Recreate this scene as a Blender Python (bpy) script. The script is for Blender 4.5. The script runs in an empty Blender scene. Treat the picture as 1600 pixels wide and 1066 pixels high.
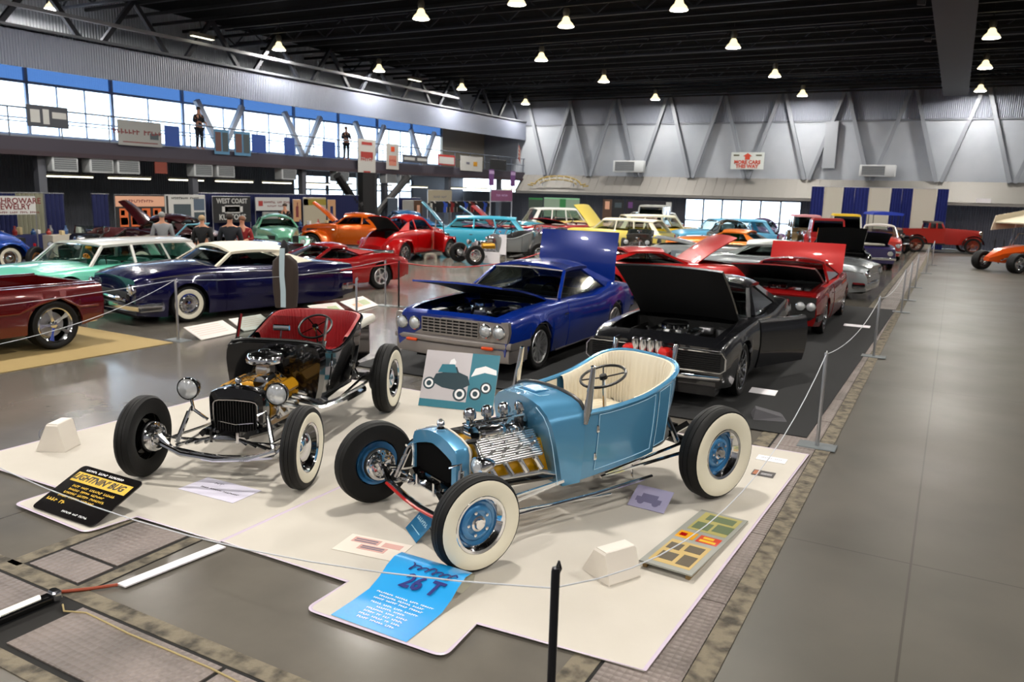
import bpy, math, random
from math import sin, cos, pi, radians, sqrt, atan2, tan, hypot
from mathutils import Vector, Matrix
random.seed(7)
SC = bpy.context.scene
COL = SC.collection

# ------------------------------------------------------------------ camera
CAM_H, YAW, PITCH, ROLL, FPX = 2.55, radians(28.442), radians(10.599), radians(1.58), 1250.0
cd = bpy.data.cameras.new('camera'); cam = bpy.data.objects.new('camera', cd); COL.objects.link(cam)
CR = Matrix.Rotation(YAW, 4, 'Z') @ Matrix.Rotation(pi/2 - PITCH, 4, 'X') @ Matrix.Rotation(ROLL, 4, 'Z')
cam.matrix_world = Matrix.Translation((0, 0, CAM_H)) @ CR
cd.sensor_width = 36; cd.lens = FPX / 1600 * 36; cd.clip_end = 300; cd.clip_start = .05
cd.dof.use_dof = True; cd.dof.focus_distance = 6.0; cd.dof.aperture_fstop = 2.8
SC.camera = cam
# ------------------------------------------------------------------ light + exposure
w = bpy.data.worlds.new('sky'); SC.world = w; w.use_nodes = True
bg = w.node_tree.nodes['Background']; bg.inputs[0].default_value = (.72, .86, 1, 1); bg.inputs[1].default_value = 6.5
SC.view_settings.view_transform = 'Standard'; SC.view_settings.look = 'None'
SC.view_settings.gamma = 1; SC.view_settings.use_curve_mapping = False
SC.view_settings.exposure = 0.0
LAMP_W = 235.0
SC.cycles.max_bounces = 6; SC.cycles.diffuse_bounces = 3; SC.cycles.glossy_bounces = 3
SC.cycles.transparent_max_bounces = 12; SC.cycles.transmission_bounces = 3
SC.cycles.caustics_reflective = False; SC.cycles.caustics_refractive = False
SC.cycles.use_denoising = True
SC.cycles.sample_clamp_indirect = 4.0

def portal(name, loc, rot, sx, sy):
    l = bpy.data.lights.new(name, 'AREA'); l.shape = 'RECTANGLE'; l.size = sx; l.size_y = sy
    o = bpy.data.objects.new(name, l); COL.objects.link(o); o.location = loc; o.rotation_euler = rot
    l.cycles.is_portal = True
    return o

# ------------------------------------------------------------------ materials
def hexc(h):
    h = h.lstrip('#'); c = [int(h[i:i+2], 16)/255 for i in (0, 2, 4)]
    return tuple((x/12.92 if x <= .04045 else ((x+.055)/1.055)**2.4) for x in c)
MC = {}
def mat(name, col='#808080', rough=.5, metal=0.0, coat=0.0, emit=0.0, noise=None, bump=None, alpha=1.0, spec=.5, coatr=.03, rvar=None):
    if name in MC: return MC[name]
    m = bpy.data.materials.new(name); m.use_nodes = True
    nt = m.node_tree; b = nt.nodes['Principled BSDF']
    c = hexc(col) if isinstance(col, str) else col
    b.inputs['Base Color'].default_value = (*c, 1); b.inputs['Roughness'].default_value = rough
    b.inputs['Metallic'].default_value = metal; b.inputs['Coat Weight'].default_value = coat
    b.inputs['Coat Roughness'].default_value = coatr; b.inputs['Specular IOR Level'].default_value = spec
    if alpha < 1: b.inputs['Alpha'].default_value = alpha
    if emit:
        b.inputs['Emission Color'].default_value = (*c, 1); b.inputs['Emission Strength'].default_value = emit
    tc = None
    if noise or bump or rvar: tc = nt.nodes.new('ShaderNodeTexCoord')
    if noise:
        sc, c2, lo, hi = noise
        n = nt.nodes.new('ShaderNodeTexNoise'); n.inputs['Scale'].default_value = sc; n.inputs['Detail'].default_value = 6
        r = nt.nodes.new('ShaderNodeValToRGB'); r.color_ramp.elements[0].position = lo; r.color_ramp.elements[1].position = hi
        r.color_ramp.elements[0].color = (*c, 1); r.color_ramp.elements[1].color = (*hexc(c2), 1)
        nt.links.new(tc.outputs['Object'], n.inputs['Vector']); nt.links.new(n.outputs['Fac'], r.inputs['Fac'])
        nt.links.new(r.outputs['Color'], b.inputs['Base Color'])
    if rvar:
        sc, lo, hi = rvar
        n = nt.nodes.new('ShaderNodeTexNoise'); n.inputs['Scale'].default_value = sc; n.inputs['Detail'].default_value = 4
        mr = nt.nodes.new('ShaderNodeMapRange'); mr.inputs['From Min'].default_value = .3; mr.inputs['From Max'].default_value = .7
        mr.inputs['To Min'].default_value = lo; mr.inputs['To Max'].default_value = hi
        nt.links.new(tc.outputs['Object'], n.inputs['Vector']); nt.links.new(n.outputs['Fac'], mr.inputs['Value'])
        nt.links.new(mr.outputs['Result'], b.inputs['Roughness'])
    if bump:
        kind, sc, st, dist = bump
        if kind == 'noise':
            n = nt.nodes.new('ShaderNodeTexNoise'); n.inputs['Scale'].default_value = sc; out = n.outputs['Fac']; vi = n.inputs['Vector']
        elif kind == 'vor':
            n = nt.nodes.new('ShaderNodeTexVoronoi'); n.inputs['Scale'].default_value = sc; n.inputs['Randomness'].default_value = .15; out = n.outputs['Distance']; vi = n.inputs['Vector']
        else:
            n = nt.nodes.new('ShaderNodeTexWave'); n.inputs['Scale'].default_value = sc; n.bands_direction = kind; out = n.outputs['Fac']; vi = n.inputs['Vector']
        bp = nt.nodes.new('ShaderNodeBump'); bp.inputs['Strength'].default_value = st; bp.inputs['Distance'].default_value = dist
        nt.links.new(tc.outputs['Object'], vi); nt.links.new(out, bp.inputs['Height']); nt.links.new(bp.outputs['Normal'], b.inputs['Normal'])
    MC[name] = m
    return m
def paint(name, col, metal=.35, rough=.28): return mat(name, col, rough, metal, 1.0)
def glassmat(name, tint=(.55, .62, .6), refl=.25):
    if name in MC: return MC[name]
    m = bpy.data.materials.new(name); m.use_nodes = True; nt = m.node_tree; nt.nodes.remove(nt.nodes['Principled BSDF'])
    tr = nt.nodes.new('ShaderNodeBsdfTransparent'); tr.inputs[0].default_value = (*tint, 1)
    gl = nt.nodes.new('ShaderNodeBsdfGlossy'); gl.inputs['Roughness'].default_value = .03
    fr = nt.nodes.new('ShaderNodeLayerWeight'); fr.inputs['Blend'].default_value = .5
    pw = nt.nodes.new('ShaderNodeMath'); pw.operation = 'POWER'; pw.inputs[1].default_value = 4.0
    nt.links.new(fr.outputs['Facing'], pw.inputs[0])
    ad = nt.nodes.new('ShaderNodeMath'); ad.operation = 'ADD'; ad.inputs[1].default_value = .04+refl*.25; ad.use_clamp = True
    mx = nt.nodes.new('ShaderNodeMixShader'); nt.links.new(pw.outputs[0], ad.inputs[0]); nt.links.new(ad.outputs[0], mx.inputs[0])
    nt.links.new(tr.outputs[0], mx.inputs[1]); nt.links.new(gl.outputs[0], mx.inputs[2])
    nt.links.new(mx.outputs[0], nt.nodes['Material Output'].inputs[0]); MC[name] = m
    return m
CHROME = mat('chrome', (.88, .89, .91), .09, 1.0)
POLISH = mat('polished_aluminium', (.86, .86, .86), .2, .95)
ALU = mat('cast_aluminium', (.8, .8, .8), .32, .95)
STEEL = mat('brushed_steel', (.5, .5, .52), .35, 1.0)
BLACKM = mat('satin_black_metal', '#0b0b0c', .35)
GLOSSB = mat('gloss_black_paint', '#050506', .12, 0, 1.0)
DARK = mat('dark_void', '#060606', .8)
TYRE = mat('tyre_rubber', '#090909', .6, spec=.3, bump=('noise', 60, .1, .01))
WWALL = mat('whitewall_rubber', '#e2dcc8', .5)
GLASS = glassmat('clear_glass', (.8, .86, .84), .25)
TINT = glassmat('smoked_glass', (.3, .34, .33), .5)
LENS = mat('headlamp_lens', (.75, .78, .8), .08, .6)
ORANGE = mat('amber_lens', '#d1481a', .2)
REDLENS = mat('red_lens', '#9c1010', .15)
WHITE = mat('white_card', '#e9e6ea', .55)
CREAM = mat('cream_vinyl', '#ddd3bd', .45)

# ------------------------------------------------------------------ mesh helper
class MB:
    def __init__(s, m=None): s.v = []; s.f = []; s.m = m or Matrix.Identity(4); s.mi = []; s.cur = 0
    def add(s, vs, fs):
        n = len(s.v); M = s.m
        s.v += [tuple(M @ Vector(p)) for p in vs]
        for f in fs: s.f.append(tuple(n+i for i in f)); s.mi.append(s.cur)
        return s
    def box(s, x0, x1, y0, y1, z0, z1, tx=0, ty=0):
        a = [(x0, y0, z0), (x1, y0, z0), (x1, y1, z0), (x0, y1, z0), (x0+tx, y0+ty, z1), (x1-tx, y0+ty, z1), (x1-tx, y1-ty, z1), (x0+tx, y1-ty, z1)]
        return s.add(a, [(3, 2, 1, 0), (4, 5, 6, 7), (0, 1, 5, 4), (1, 2, 6, 5), (2, 3, 7, 6), (3, 0, 4, 7)])
    def rbox(s, x0, x1, y0, y1, z0, z1, r=.02):
        # box with chamfered edges: three stacked rings
        def ring(z, i): return [(x0+i+r, y0+i, z), (x1-i-r, y0+i, z), (x1-i, y0+i+r, z), (x1-i, y1-i-r, z), (x1-i-r, y1-i, z), (x0+i+r, y1-i, z), (x0+i, y1-i-r, z), (x0+i, y0+i+r, z)]
        rs = [ring(z0, r*.7), ring(z0+r, 0), ring(z1-r, 0), ring(z1, r*.7)]
        return s.rings(rs, True, True)
    def rings(s, rs, cap0=False, cap1=False, closed=True):
        n = len(rs[0]); vs = [p for r in rs for p in r]; fs = []
        for i in range(len(rs)-1):
            for j in range(n if closed else n-1):
                k = (j+1) % n; fs.append((i*n+j, i*n+k, (i+1)*n+k, (i+1)*n+j))
        if cap0: fs.append(tuple(range(n-1, -1, -1)))
        if cap1: fs.append(tuple((len(rs)-1)*n+i for i in range(n)))
        return s.add(vs, fs)
    def tube(s, pts, r, n=8, closed=False, flat=None):
        P = [Vector(p) for p in pts]; R = r if isinstance(r, (list, tuple)) else [r]*len(P)
        rs = []; up = None
        for i, p in enumerate(P):
            a = P[i-1] if (i > 0 or closed) else P[i]; b = P[(i+1) % len(P)] if (i < len(P)-1 or closed) else P[i]
            d = (b-a).normalized()
            if up is None: up = Vector((0, 0, 1)) if abs(d.z) < .9 else Vector((1, 0, 0))
            u = (up - d*up.dot(d)).normalized(); up = u; v = d.cross(u)
            fl = flat or 1
            rs.append([tuple(p + (u*cos(2*pi*k/n)*fl + v*sin(2*pi*k/n))*R[i]) for k in range(n)])
        if closed: rs.append(rs[0])
        return s.rings(rs, not closed, not closed)
    def lathe(s, prof, c=(0, 0, 0), ax='z', n=24, a0=0, a1=2*pi):
        rs = []; full = abs(a1-a0-2*pi) < 1e-6
        for (r, h) in prof:
            ring = []
            for k in range(n if full else n+1):
                t = a0+(a1-a0)*k/n; x, y = r*cos(t), r*sin(t)
                p = (x, y, h) if ax == 'z' else ((h, x, y) if ax == 'x' else (y, h, x))
                ring.append((p[0]+c[0], p[1]+c[1], p[2]+c[2]))
            rs.append(ring)
        return s.rings(rs, prof[0][0] > 1e-5 and False, False, full)
    def ball(s, c, r, n=12, m=8):
        rx, ry, rz = r if isinstance(r, tuple) else (r, r, r); rs = []
        for i in range(m+1):
            t = pi*i/m; rs.append([(c[0]+rx*sin(t)*cos(2*pi*k/n), c[1]+ry*sin(t)*sin(2*pi*k/n), c[2]-rz*cos(t)) for k in range(n)])
        return s.rings(rs)
    def prism(s, poly, ax, a, b):
        def P(p, h): return (p[0], p[1], h) if ax == 'z' else ((h, p[0], p[1]) if ax == 'x' else (p[0], h, p[1]))
        return s.rings([[P(p, a) for p in poly], [P(p, b) for p in poly]], True, True)
    def panel(s, p, t):
        P = [Vector(q) for q in p]; n = (P[1]-P[0]).cross(P[-1]-P[0]).normalized()*t
        return s.rings([[tuple(q) for q in P], [tuple(q+n) for q in P]], True, True)
    def grid(s, rows, t=0):
        n = len(rows[0]); vs = [p for r in rows for p in r]
        fs = [(i*n+j, i*n+j+1, (i+1)*n+j+1, (i+1)*n+j) for i in range(len(rows)-1) for j in range(n-1)]
        return s.add(vs, fs)
    def bar(s, a, b, w, h=None):
        a, b = Vector(a), Vector(b); d = (b-a).normalized(); up = Vector((0, 0, 1)) if abs(d.z) < .95 else Vector((0, 1, 0))
        x = d.cross(up).normalized()*(w/2); y = x.cross(d).normalized()*((h or w)/2)
        q = lambda c: [tuple(c+x+y), tuple(c-x+y), tuple(c-x-y), tuple(c+x-y)]
        return s.rings([q(a), q(b)], True, True)
    def build(s, name, m, parent=None, smooth=35, loc=None, rot=None):
        me = bpy.data.meshes.new(name); me.from_pydata(s.v, [], s.f); me.validate(); 
        for x in (m if isinstance(m, (list, tuple)) else [m]): me.materials.append(x)
        if isinstance(m, (list, tuple)) and len(me.polygons) == len(s.mi): me.polygons.foreach_set('material_index', s.mi)
        import bmesh
        bm = bmesh.new(); bm.from_mesh(me); bmesh.ops.recalc_face_normals(bm, faces=bm.faces); bm.to_mesh(me); bm.free()
        if smooth: me.shade_smooth(); me.set_sharp_from_angle(angle=radians(smooth))
        return link(name, me, parent, loc, rot)
def link(name, data, parent=None, loc=None, rot=None):
    o = bpy.data.objects.new(name, data); COL.objects.link(o)
    if parent: o.parent = parent
    if loc is not None: o.location = loc
    if rot is not None: o.rotation_euler = rot
    return o
def tag(o, label=None, cat=None, group=None, kind=None):
    if label: o['label'] = label
    if cat: o['category'] = cat
    if group: o['group'] = group
    if kind: o['kind'] = kind
    return o
def empty(name, loc=(0, 0, 0), rz=0, parent=None):
    o = bpy.data.objects.new(name, None); COL.objects.link(o); o.location = loc; o.rotation_euler = (0, 0, rz); o.empty_display_size = .1
    if parent: o.parent = parent
    return o
def copy_tree(o, parent=None):
    c = o.copy(); COL.objects.link(c)
    if parent: c.parent = parent
    for ch in list(o.children): copy_tree(ch, c)
    return c
FONT_CACHE = {}
def text(body, size, m, parent, loc, rot, name='lettering', ext=.002, sx=1.0, bold=0.0, shear=0.0, mirror=False):
    if set(body) <= set('x '):       # print too small to read in the photograph: rows of uneven strokes, no words
        b = MB(); cw = size*.62*sx; x = -len(body)*cw/2; rn = random.Random(len(body)*7+int(size*1000))
        for ch in body:
            if ch == 'x':
                h0 = size*rn.uniform(.24, .36); b.box(x+cw*.06, x+cw*.36, -h0, h0, 0, ext+.0004); h1 = size*rn.uniform(-.25, .25); b.box(x+cw*.36, x+cw*.9, h1-size*.08, h1+size*.08, 0, ext+.0004)
            x += cw
        return b.build('print', m, parent, 0, loc, rot)
    c = bpy.data.curves.new(name, 'FONT'); c.body = body; c.size = size; c.extrude = ext; c.align_x = 'CENTER'; c.align_y = 'CENTER'
    c.offset = bold; c.resolution_u = 2; c.shear = shear; c.materials.append(m)
    t = bpy.data.objects.new('t', c); me = bpy.data.meshes.new_from_object(t); bpy.data.objects.remove(t); bpy.data.curves.remove(c)
    if not len(me.materials): me.materials.append(m)
    o = link(name, me, parent, loc, rot); o.scale = (sx, 1, 1); o['kind'] = 'stuff' if False else 'thing'; del o['kind']
    return o
def at(px, py, z=0.0):
    # world point at height z seen at a pixel of the 1600x1066 photograph
    d = CR @ Vector((px-800, 533-py, -FPX)); t = (z-CAM_H)/d.z
    return Vector((0, 0, CAM_H)) + d*t
def itp(keys, x):
    if x <= keys[0][0]: return keys[0][1]
    if x >= keys[-1][0]: return keys[-1][1]
    n = len(keys)
    sl = [(keys[i+1][1]-keys[i][1])/(keys[i+1][0]-keys[i][0]) for i in range(n-1)]
    def m(i):
        if i == 0: return sl[0]
        if i == n-1: return sl[-1]
        a, b = sl[i-1], sl[i]
        return 0 if a*b <= 0 else 2*a*b/(a+b)
    for i in range(n-1):
        if x <= keys[i+1][0]:
            h = keys[i+1][0]-keys[i][0]; t = (x-keys[i][0])/h
            a, b = keys[i][1], keys[i+1][1]; m0, m1 = m(i)*h, m(i+1)*h
            return a*(2*t**3-3*t*t+1)+m0*(t**3-2*t*t+t)+b*(-2*t**3+3*t*t)+m1*(t**3-t*t)
# ================================================================== THE HALL
FLOORM = mat('polished_concrete', '#6f6a62', .3, noise=(1.4, '#59554f', .25, .8), rvar=(.7, .13, .22), spec=.45)
# add saw-cut joints to the concrete
def _joints(m):
    nt = m.node_tree; b = nt.nodes['Principled BSDF']; tc = [n for n in nt.nodes if n.type == 'TEX_COORD'][0]
    br = nt.nodes.new('ShaderNodeTexBrick'); br.inputs['Scale'].default_value = 1.0; br.offset = 0
    br.inputs['Color1'].default_value = (1, 1, 1, 1); br.inputs['Color2'].default_value = (.93, .93, .93, 1); br.inputs['Mortar'].default_value = (.5, .48, .45, 1)
    br.inputs['Mortar Size'].default_value = .008; br.inputs['Brick Width'].default_value = 6.1; br.inputs['Row Height'].default_value = 6.1
    mx = nt.nodes.new('ShaderNodeMix'); mx.data_type = 'RGBA'; mx.blend_type = 'MULTIPLY'; mx.inputs['Factor'].default_value = 1
    src = b.inputs['Base Color'].links[0].from_socket
    nt.links.new(tc.outputs['Object'], br.inputs['Vector']); nt.links.new(src, mx.inputs['A']); nt.links.new(br.outputs['Color'], mx.inputs['B'])
    nt.links.new(mx.outputs['Result'], b.inputs['Base Color'])
_joints(FLOORM)
FX0, FX1, FY0, FY1 = -33.0, 24.0, -14.0, 52.0
fl = MB().box(FX0, -.86, FY0, FY1, -.2, 0).build('floor', FLOORM); tag(fl, kind='structure')
AISLEM = mat('worn_aisle_concrete', '#56524a', .4, noise=(1.1, '#44413a', .25, .8), rvar=(.5, .36, .46), spec=.4); _joints(AISLEM)
MB().box(-.86, FX1, FY0, FY1, -.2, 0).build('aisle_slab', AISLEM, fl)
PLATE = mat('perforated_steel_plate', '#857a75', .5, .2, noise=(2.2, '#655d58', .35, .7), bump=('vor', 22, .9, .02))
KERB = mat('rough_concrete_kerb', '#766d5c', .85, noise=(9, '#3d382f', .42, .66), bump=('noise', 30, .6, .02))
GROOVE = mat('trench_gap', '#100e0c', .9)
# long trench beside the aisle: cover plates laid end to end, a rough concrete kerb, and the gaps beside them
y = 2.35; i = 0
while y < 51:
    L = 1.22 if y < 26 else 3.66
    MB().box(-1.42, -1.0, y+.006, y+L-.006, .001, .011).build('cover_plate', PLATE, fl); y += L
MB().box(-.995, -.855, 2.3, 51.5, .001, .008).build('kerb_strip', KERB, fl)
MB().box(-1.6, -1.445, 2.3, 51.5, .001, .007).build('kerb_strip', KERB, fl)
MB().box(-1.45, -.99, 2.3, 51.5, .0005, .0035).build('trench_gap', GROOVE, fl)
# cross trench in the front
x = -5.35
MB().box(-9, -1.6, 2.18, 2.76, .0005, .0035).build('trench_gap', GROOVE, fl)
for xa, xb in ((-9, -7.2), (-7.19, -5.95), (-5.94, -4.66), (-4.36, -3.15), (-3.14, -1.92)):
    MB().box(xa+.01, xb-.01, 2.24, 2.69, .001, .012).build('cover_plate', PLATE, fl)
MB().box(-9, -1.6, 2.72, 2.84, .001, .007).build('kerb_strip', KERB, fl)
MB().box(-9, -1.6, 2.1, 2.2, .001, .007).build('kerb_strip', KERB, fl)
# short trench that runs off under the mat
MB().box(-5.24, -4.52, 2.78, 3.72, .0006, .004).build('trench_gap', GROOVE, fl)
for a, b in (((-5.18, 3.14), (-4.66, 3.7)), ((-5.18, 2.86), (-4.66, 3.11))):
    MB().box(a[0], b[0], a[1], b[1], .001, .012).build('cover_plate', PLATE, fl)
MB().box(-5.34, -5.22, 2.8, 3.72, .001, .007).build('kerb_strip', KERB, fl)
MB().box(-4.63, -4.53, 2.8, 3.72, .001, .006).build('kerb_strip', KERB, fl)

# ---- walls
LGREY = mat('painted_block_wall', '#a6abb3', .8, noise=(.35, '#969ca5', .4, .65))
CORR = mat('corrugated_grey_sheet', '#979dab', .55, .1, bump=('X', 3.2, .9, .06))
CORRY = mat('corrugated_pale_sheet', '#868da0', .5, .1, bump=('Y', 3.2, .9, .06))
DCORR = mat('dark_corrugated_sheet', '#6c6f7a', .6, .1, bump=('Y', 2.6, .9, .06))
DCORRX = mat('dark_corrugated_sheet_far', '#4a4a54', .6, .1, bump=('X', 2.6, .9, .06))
TRUSS = mat('grey_painted_steel', '#6f737b', .5, .2)
TRUSSD = mat('dark_painted_steel', '#2a2d36', .6, .2)
BLACKC = mat('black_ceiling_paint', '#040405', .95, spec=.1)
PURL = mat('charcoal_purlin_paint', '#0e0e11', .55, .1)
MAROON = mat('maroon_beam', '#2e1f27', .6)
wb_ = empty('wall_back', (0, 52, 0)); tag(wb_, kind='structure')
XL = -27.5
MB().box(-34, 24, 0, .3, 3.7, 7.15).build('block_panel_band', LGREY, wb_)
MB().box(-34, 24, -.02, .28, 7.15, 9.7).build('corrugated_band', CORR, wb_)
MB().box(-34, 24, -.06, -.0, 7.1, 7.2).build('ledge', TRUSS, wb_)
AWN = mat('ribbed_awning_sheet', '#86837f', .55, .2)
# awning: sloped ribbed skirt below the pale wall
aw = MB()
aw.box(-27.6, 24, -1.2, -1.1, 2.45, 2.6)
aw.panel([(-27.6, -1.2, 2.58), (24, -1.2, 2.58), (24, -.05, 3.72), (-27.6, -.05, 3.72)], .04)
aw.build('awning', AWN, wb_)
rb = MB(); xx = -27.2
while xx < 24: rb.bar((xx, -1.2, 2.62), (xx, -.07, 3.76), .05, .05); xx += .62
tag(rb.build('awning_rib', AWN, wb_), kind='stuff')
# wall under the awning with the glazed doors cut out of it
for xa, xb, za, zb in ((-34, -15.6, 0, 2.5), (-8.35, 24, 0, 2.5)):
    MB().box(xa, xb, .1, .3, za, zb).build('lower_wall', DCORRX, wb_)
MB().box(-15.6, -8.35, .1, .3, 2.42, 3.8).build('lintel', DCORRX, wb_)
# V braces standing proud of the pale wall
for xb in (13.2, 6.05, -1.04, -8.11, -15.25, -22.4):
    for sg in (-1, 1):
        MB().bar((xb+sg*.12, -.25, 3.72), (xb+sg*1.72, -.2, 9.0), .2, .2).build('brace', mat('pale_grey_steel', '#868b93', .5, .1), wb_)
for xb in (9.6, 2.5, -4.6, -11.7, -18.8, -25.6):
    for sg in (-1, 1):
        MB().bar((xb+sg*.12, -.3, 3.72), (xb+sg*1.72, -.22, 9.0), .2, .2).build('brace', mat('pale_grey_steel', '#868b93', .5, .1), wb_)
# glazed exit doors in the back wall
DFR = mat('door_frame_bronze', '#3a3a40', .5, .3)
PANE = glassmat('door_pane', (.93, .96, 1), .05)
for k in range(6):
    x0 = -15.6 + k*1.2083; d = empty('door_%d' % (k+1), (x0, 52.12, 0)); tag(d, kind='structure')
    fr = MB(); wd = 1.2083
    fr.box(0, .05, 0, .08, 0, 2.42); fr.box(wd-.05, wd, 0, .08, 0, 2.42); fr.box(.05, wd-.05, 0, .08, 2.34, 2.42); fr.box(.05, wd-.05, 0, .08, 0, .18); fr.box(.05, wd-.05, 0, .06, .98, 1.05)
    fr.build('door_frame', DFR, d); MB().box(.05, wd-.05, .03, .04, .18, 2.34).build('pane', PANE, d)
portal('door_portal', (-12, 52.5, 1.3), (radians(90), 0, 0), 7.2, 2.4)
# pale wall leaf behind the camera and on the right, ceiling
FARM = mat('far_side_wall_paint', '#6e7078', .8)
for nm, b in (('wall_right', (24, 24.3, -14, 52, 0, 9.7)), ('wall_front', (-34, 24, -14.3, -14, 0, 9.7))):
    tag(MB().box(*b).build(nm, FARM), kind='structure')
ce = MB().box(-34, 24, -14, 52.3, 9.7, 9.9).build('ceiling', BLACKC); tag(ce, kind='structure')
y = -12.5
while y < 52:
    MB().box(-31, 24, y-.05, y+.05, 9.0, 9.12).build('purlin', PURL, ce)
    y += 1.52
for yy in (3.0, 11.3, 19.6, 27.9, 36.2, 44.5):
    t = MB()
    for a, b in ((8.78, 8.86), (9.5, 9.56)): t.box(-31, 24, yy-.07, yy+.07, a, b)
    x = -31; k = 0
    while x < 23.5:
        t.bar((x, yy, 8.84 if k % 2 else 9.52), (x+.9, yy, 9.52 if k % 2 else 8.84), .05); x += .9; k += 1
    tag(t.build('roof_truss', TRUSSD, ce), kind='stuff')
# end truss over the back wall
t = MB(); t.box(-31, 24, 51.2, 51.35, 8.72, 8.82); t.box(-31, 24, 50.7, 51.9, 8.95, 9.1); t.build('end_girder', PURL, ce)
g = MB(); g.box(-1.3, -.1, -14, 51.2, 8.3, 8.42); g.box(-1.25, -1.13, -14, 51.2, 8.42, 9.7); g.box(-.27, -.15, -14, 51.2, 8.42, 9.7)
g.build('roof_girder', mat('girder_paint', '#17171a', .55, .1), ce)
# black ceiling fans / round vents far up
# ---- left side: pale band, balcony, windows
wl = empty('wall_left', (0, 0, 0)); tag(wl, kind='structure')
MB().box(XL-.1, XL, -14, 52, 6.15, 7.38).build('corrugated_band', CORRY, wl)
MB().box(XL-3.6, XL, -14, 52, 7.3, 7.36).build('soffit', LGREY, wl)
MB().box(XL-.12, XL+.06, -14, 52, 7.38, 7.46).build('ledge', TRUSS, wl)
MB().box(XL-3.4, XL-3.2, -14, 52, 7.4, 9.7).build('upper_sheet', mat('upper_sheet_paint', '#b4b8c0', .7, bump=('Y', 2.5, .8, .05)), wl)
MB().box(XL-.06, XL+.1, -14, 43, 8.0, 8.12).build('top_chord', mat('pale_beam', '#8a8c92', .5), wl)
yy = -13.0; k = 0
while yy < 51:
    MB().bar((XL-.1, yy, 7.42), (XL-.1, yy+1.35, 9.1), .16).build('strut', TRUSSD, wl)
    MB().bar((XL-.1, yy+2.7, 7.42), (XL-.1, yy+1.35, 9.1), .16).build('strut', TRUSSD, wl)
    yy += 3.6
# balcony
MB().box(XL-3.6, XL, -14, 52, 3.42, 3.9).build('balcony_slab', mat('balcony_fascia', '#3a3540', .7), wl)
MB().box(XL-.06, XL+.12, -14, 53, 3.3, 3.46).build('balcony_edge_beam', MAROON, wl)
yy = -13
rl = MB(); rl.tube([(XL-.05, -13, 4.85), (XL-.05, 52, 4.85)], .03, 6); rl.tube([(XL-.05, -13, 4.4), (XL-.05, 52, 4.4)], .02, 6)
while yy < 52: rl.tube([(XL-.05, yy, 3.9), (XL-.05, yy, 4.85)], .025, 6); yy += 1.8
rl.build('balcony_rail', mat('rail_grey', '#59606d', .5, .3), wl)
# balcony back wall with big windows
WX = XL-3.45
MB().box(WX-.2, WX, -14, 52, 3.9, 4.12).build('window_sill_wall', LGREY, wl)
MB().box(WX-.2, WX, 46.5, 52, 4.1, 6.8).build('end_wall', mat('beige_wall', '#b0a99b', .8), wl)
MB().box(WX-.2, WX, -14, 52, 6.8, 7.4).build('window_head', LGREY, wl)
WFR = mat('window_frame_blue_grey', '#5a7196', .5, .2)
WFR_BLOOM = mat('window_frame_bloom_blue', '#9db2d6', .5, .1)  # same frames further along, window bloom put into the colour as a paler blue
BLUEP = glassmat('blue_tinted_pane', (.15, .22, .33), .1)
PANEW = glassmat('window_pane', (.96, .98, 1), .05)
yy = -9.5; n = 0
while yy < 46.4:
    n += 1; W = 3.5; wdw = empty('window_%d' % n, (WX-.1, yy, 4.12)); tag(wdw, kind='structure')
    fr = MB(); fr.box(-.06, .06, 0, .12, 0, 2.68); fr.box(-.05, .05, .12, W, 0, .08); fr.box(-.05, .05, .12, W, 1.9, 2.0); fr.box(-.05, .05, .12, W, .62, .67)
    for q in ((1.2, 2.35) if (n < 9 or n % 2) else (1.75,)): fr.box(-.03, .03, q, q+.05, .08, 1.9)
    fr.build('window_frame', WFR if n < 8 else WFR_BLOOM, wdw)
    MB().box(-.01, .01, .12, W, .08, 1.9).build('pane', PANEW, wdw); MB().box(-.01, .01, .12, W, 2.0, 2.68).build('transom_pane', BLUEP, wdw)
    portal('window_portal', (WX-.5, yy+W/2, 5.3), (0, radians(-90), 0), 2.4, W)
    yy += W
# slanting pale braces in front of the far windows
for yb in (26.5, 31.8, 37.2, 42.4):
    MB().bar((XL-2.2, yb, 3.95), (XL-2.2, yb+1.3, 6.1), .22).build('window_brace', mat('pale_blue_steel', '#d3dbe8', .5), wl)
    MB().bar((XL-2.2, yb, 3.95), (XL-2.2, yb-1.3, 6.1), .22).build('window_brace', mat('pale_blue_steel', '#d3dbe8', .5), wl)
# recess under the balcony
RX = XL-5.2
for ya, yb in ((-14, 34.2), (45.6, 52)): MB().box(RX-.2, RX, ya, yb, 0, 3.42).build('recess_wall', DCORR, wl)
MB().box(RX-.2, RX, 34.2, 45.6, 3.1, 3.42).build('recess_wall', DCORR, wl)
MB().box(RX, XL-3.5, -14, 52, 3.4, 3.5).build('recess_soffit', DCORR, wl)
for ya in (10.5, 16.9, 23.3, 29.7, 36.1, 42.5, 48.9):
    MB().box(XL-.5, XL-.22, ya-.14, ya+.14, 0, 3.42).build('post', mat('post_grey', '#54565e', .5), wl)
# bright glazed opening under the balcony
for k in range(4):
    x0 = 34.2 + k*2.85; d = empty('window_%d' % (n+1+k), (RX-.1, x0, 0)); tag(d, kind='structure')
    fr = MB(); fr.box(-.05, .05, 0, .1, 0, 3.1); fr.box(-.05, .05, 2.75, 2.85, 0, 3.1); fr.box(-.05, .05, .1, 2.75, 2.3, 2.4); fr.box(-.05, .05, .1, 2.75, 0, .15)
    fr.box(-.04, .04, 1.4, 1.46, .15, 2.3)
    fr.build('window_frame', DFR, d); MB().box(-.01, .01, .1, 2.75, .15, 3.1).build('pane', PANEW, d)
portal('recess_portal', (RX-.4, 39.9, 1.6), (0, radians(-90), 0), 3.2, 11.4)
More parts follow.
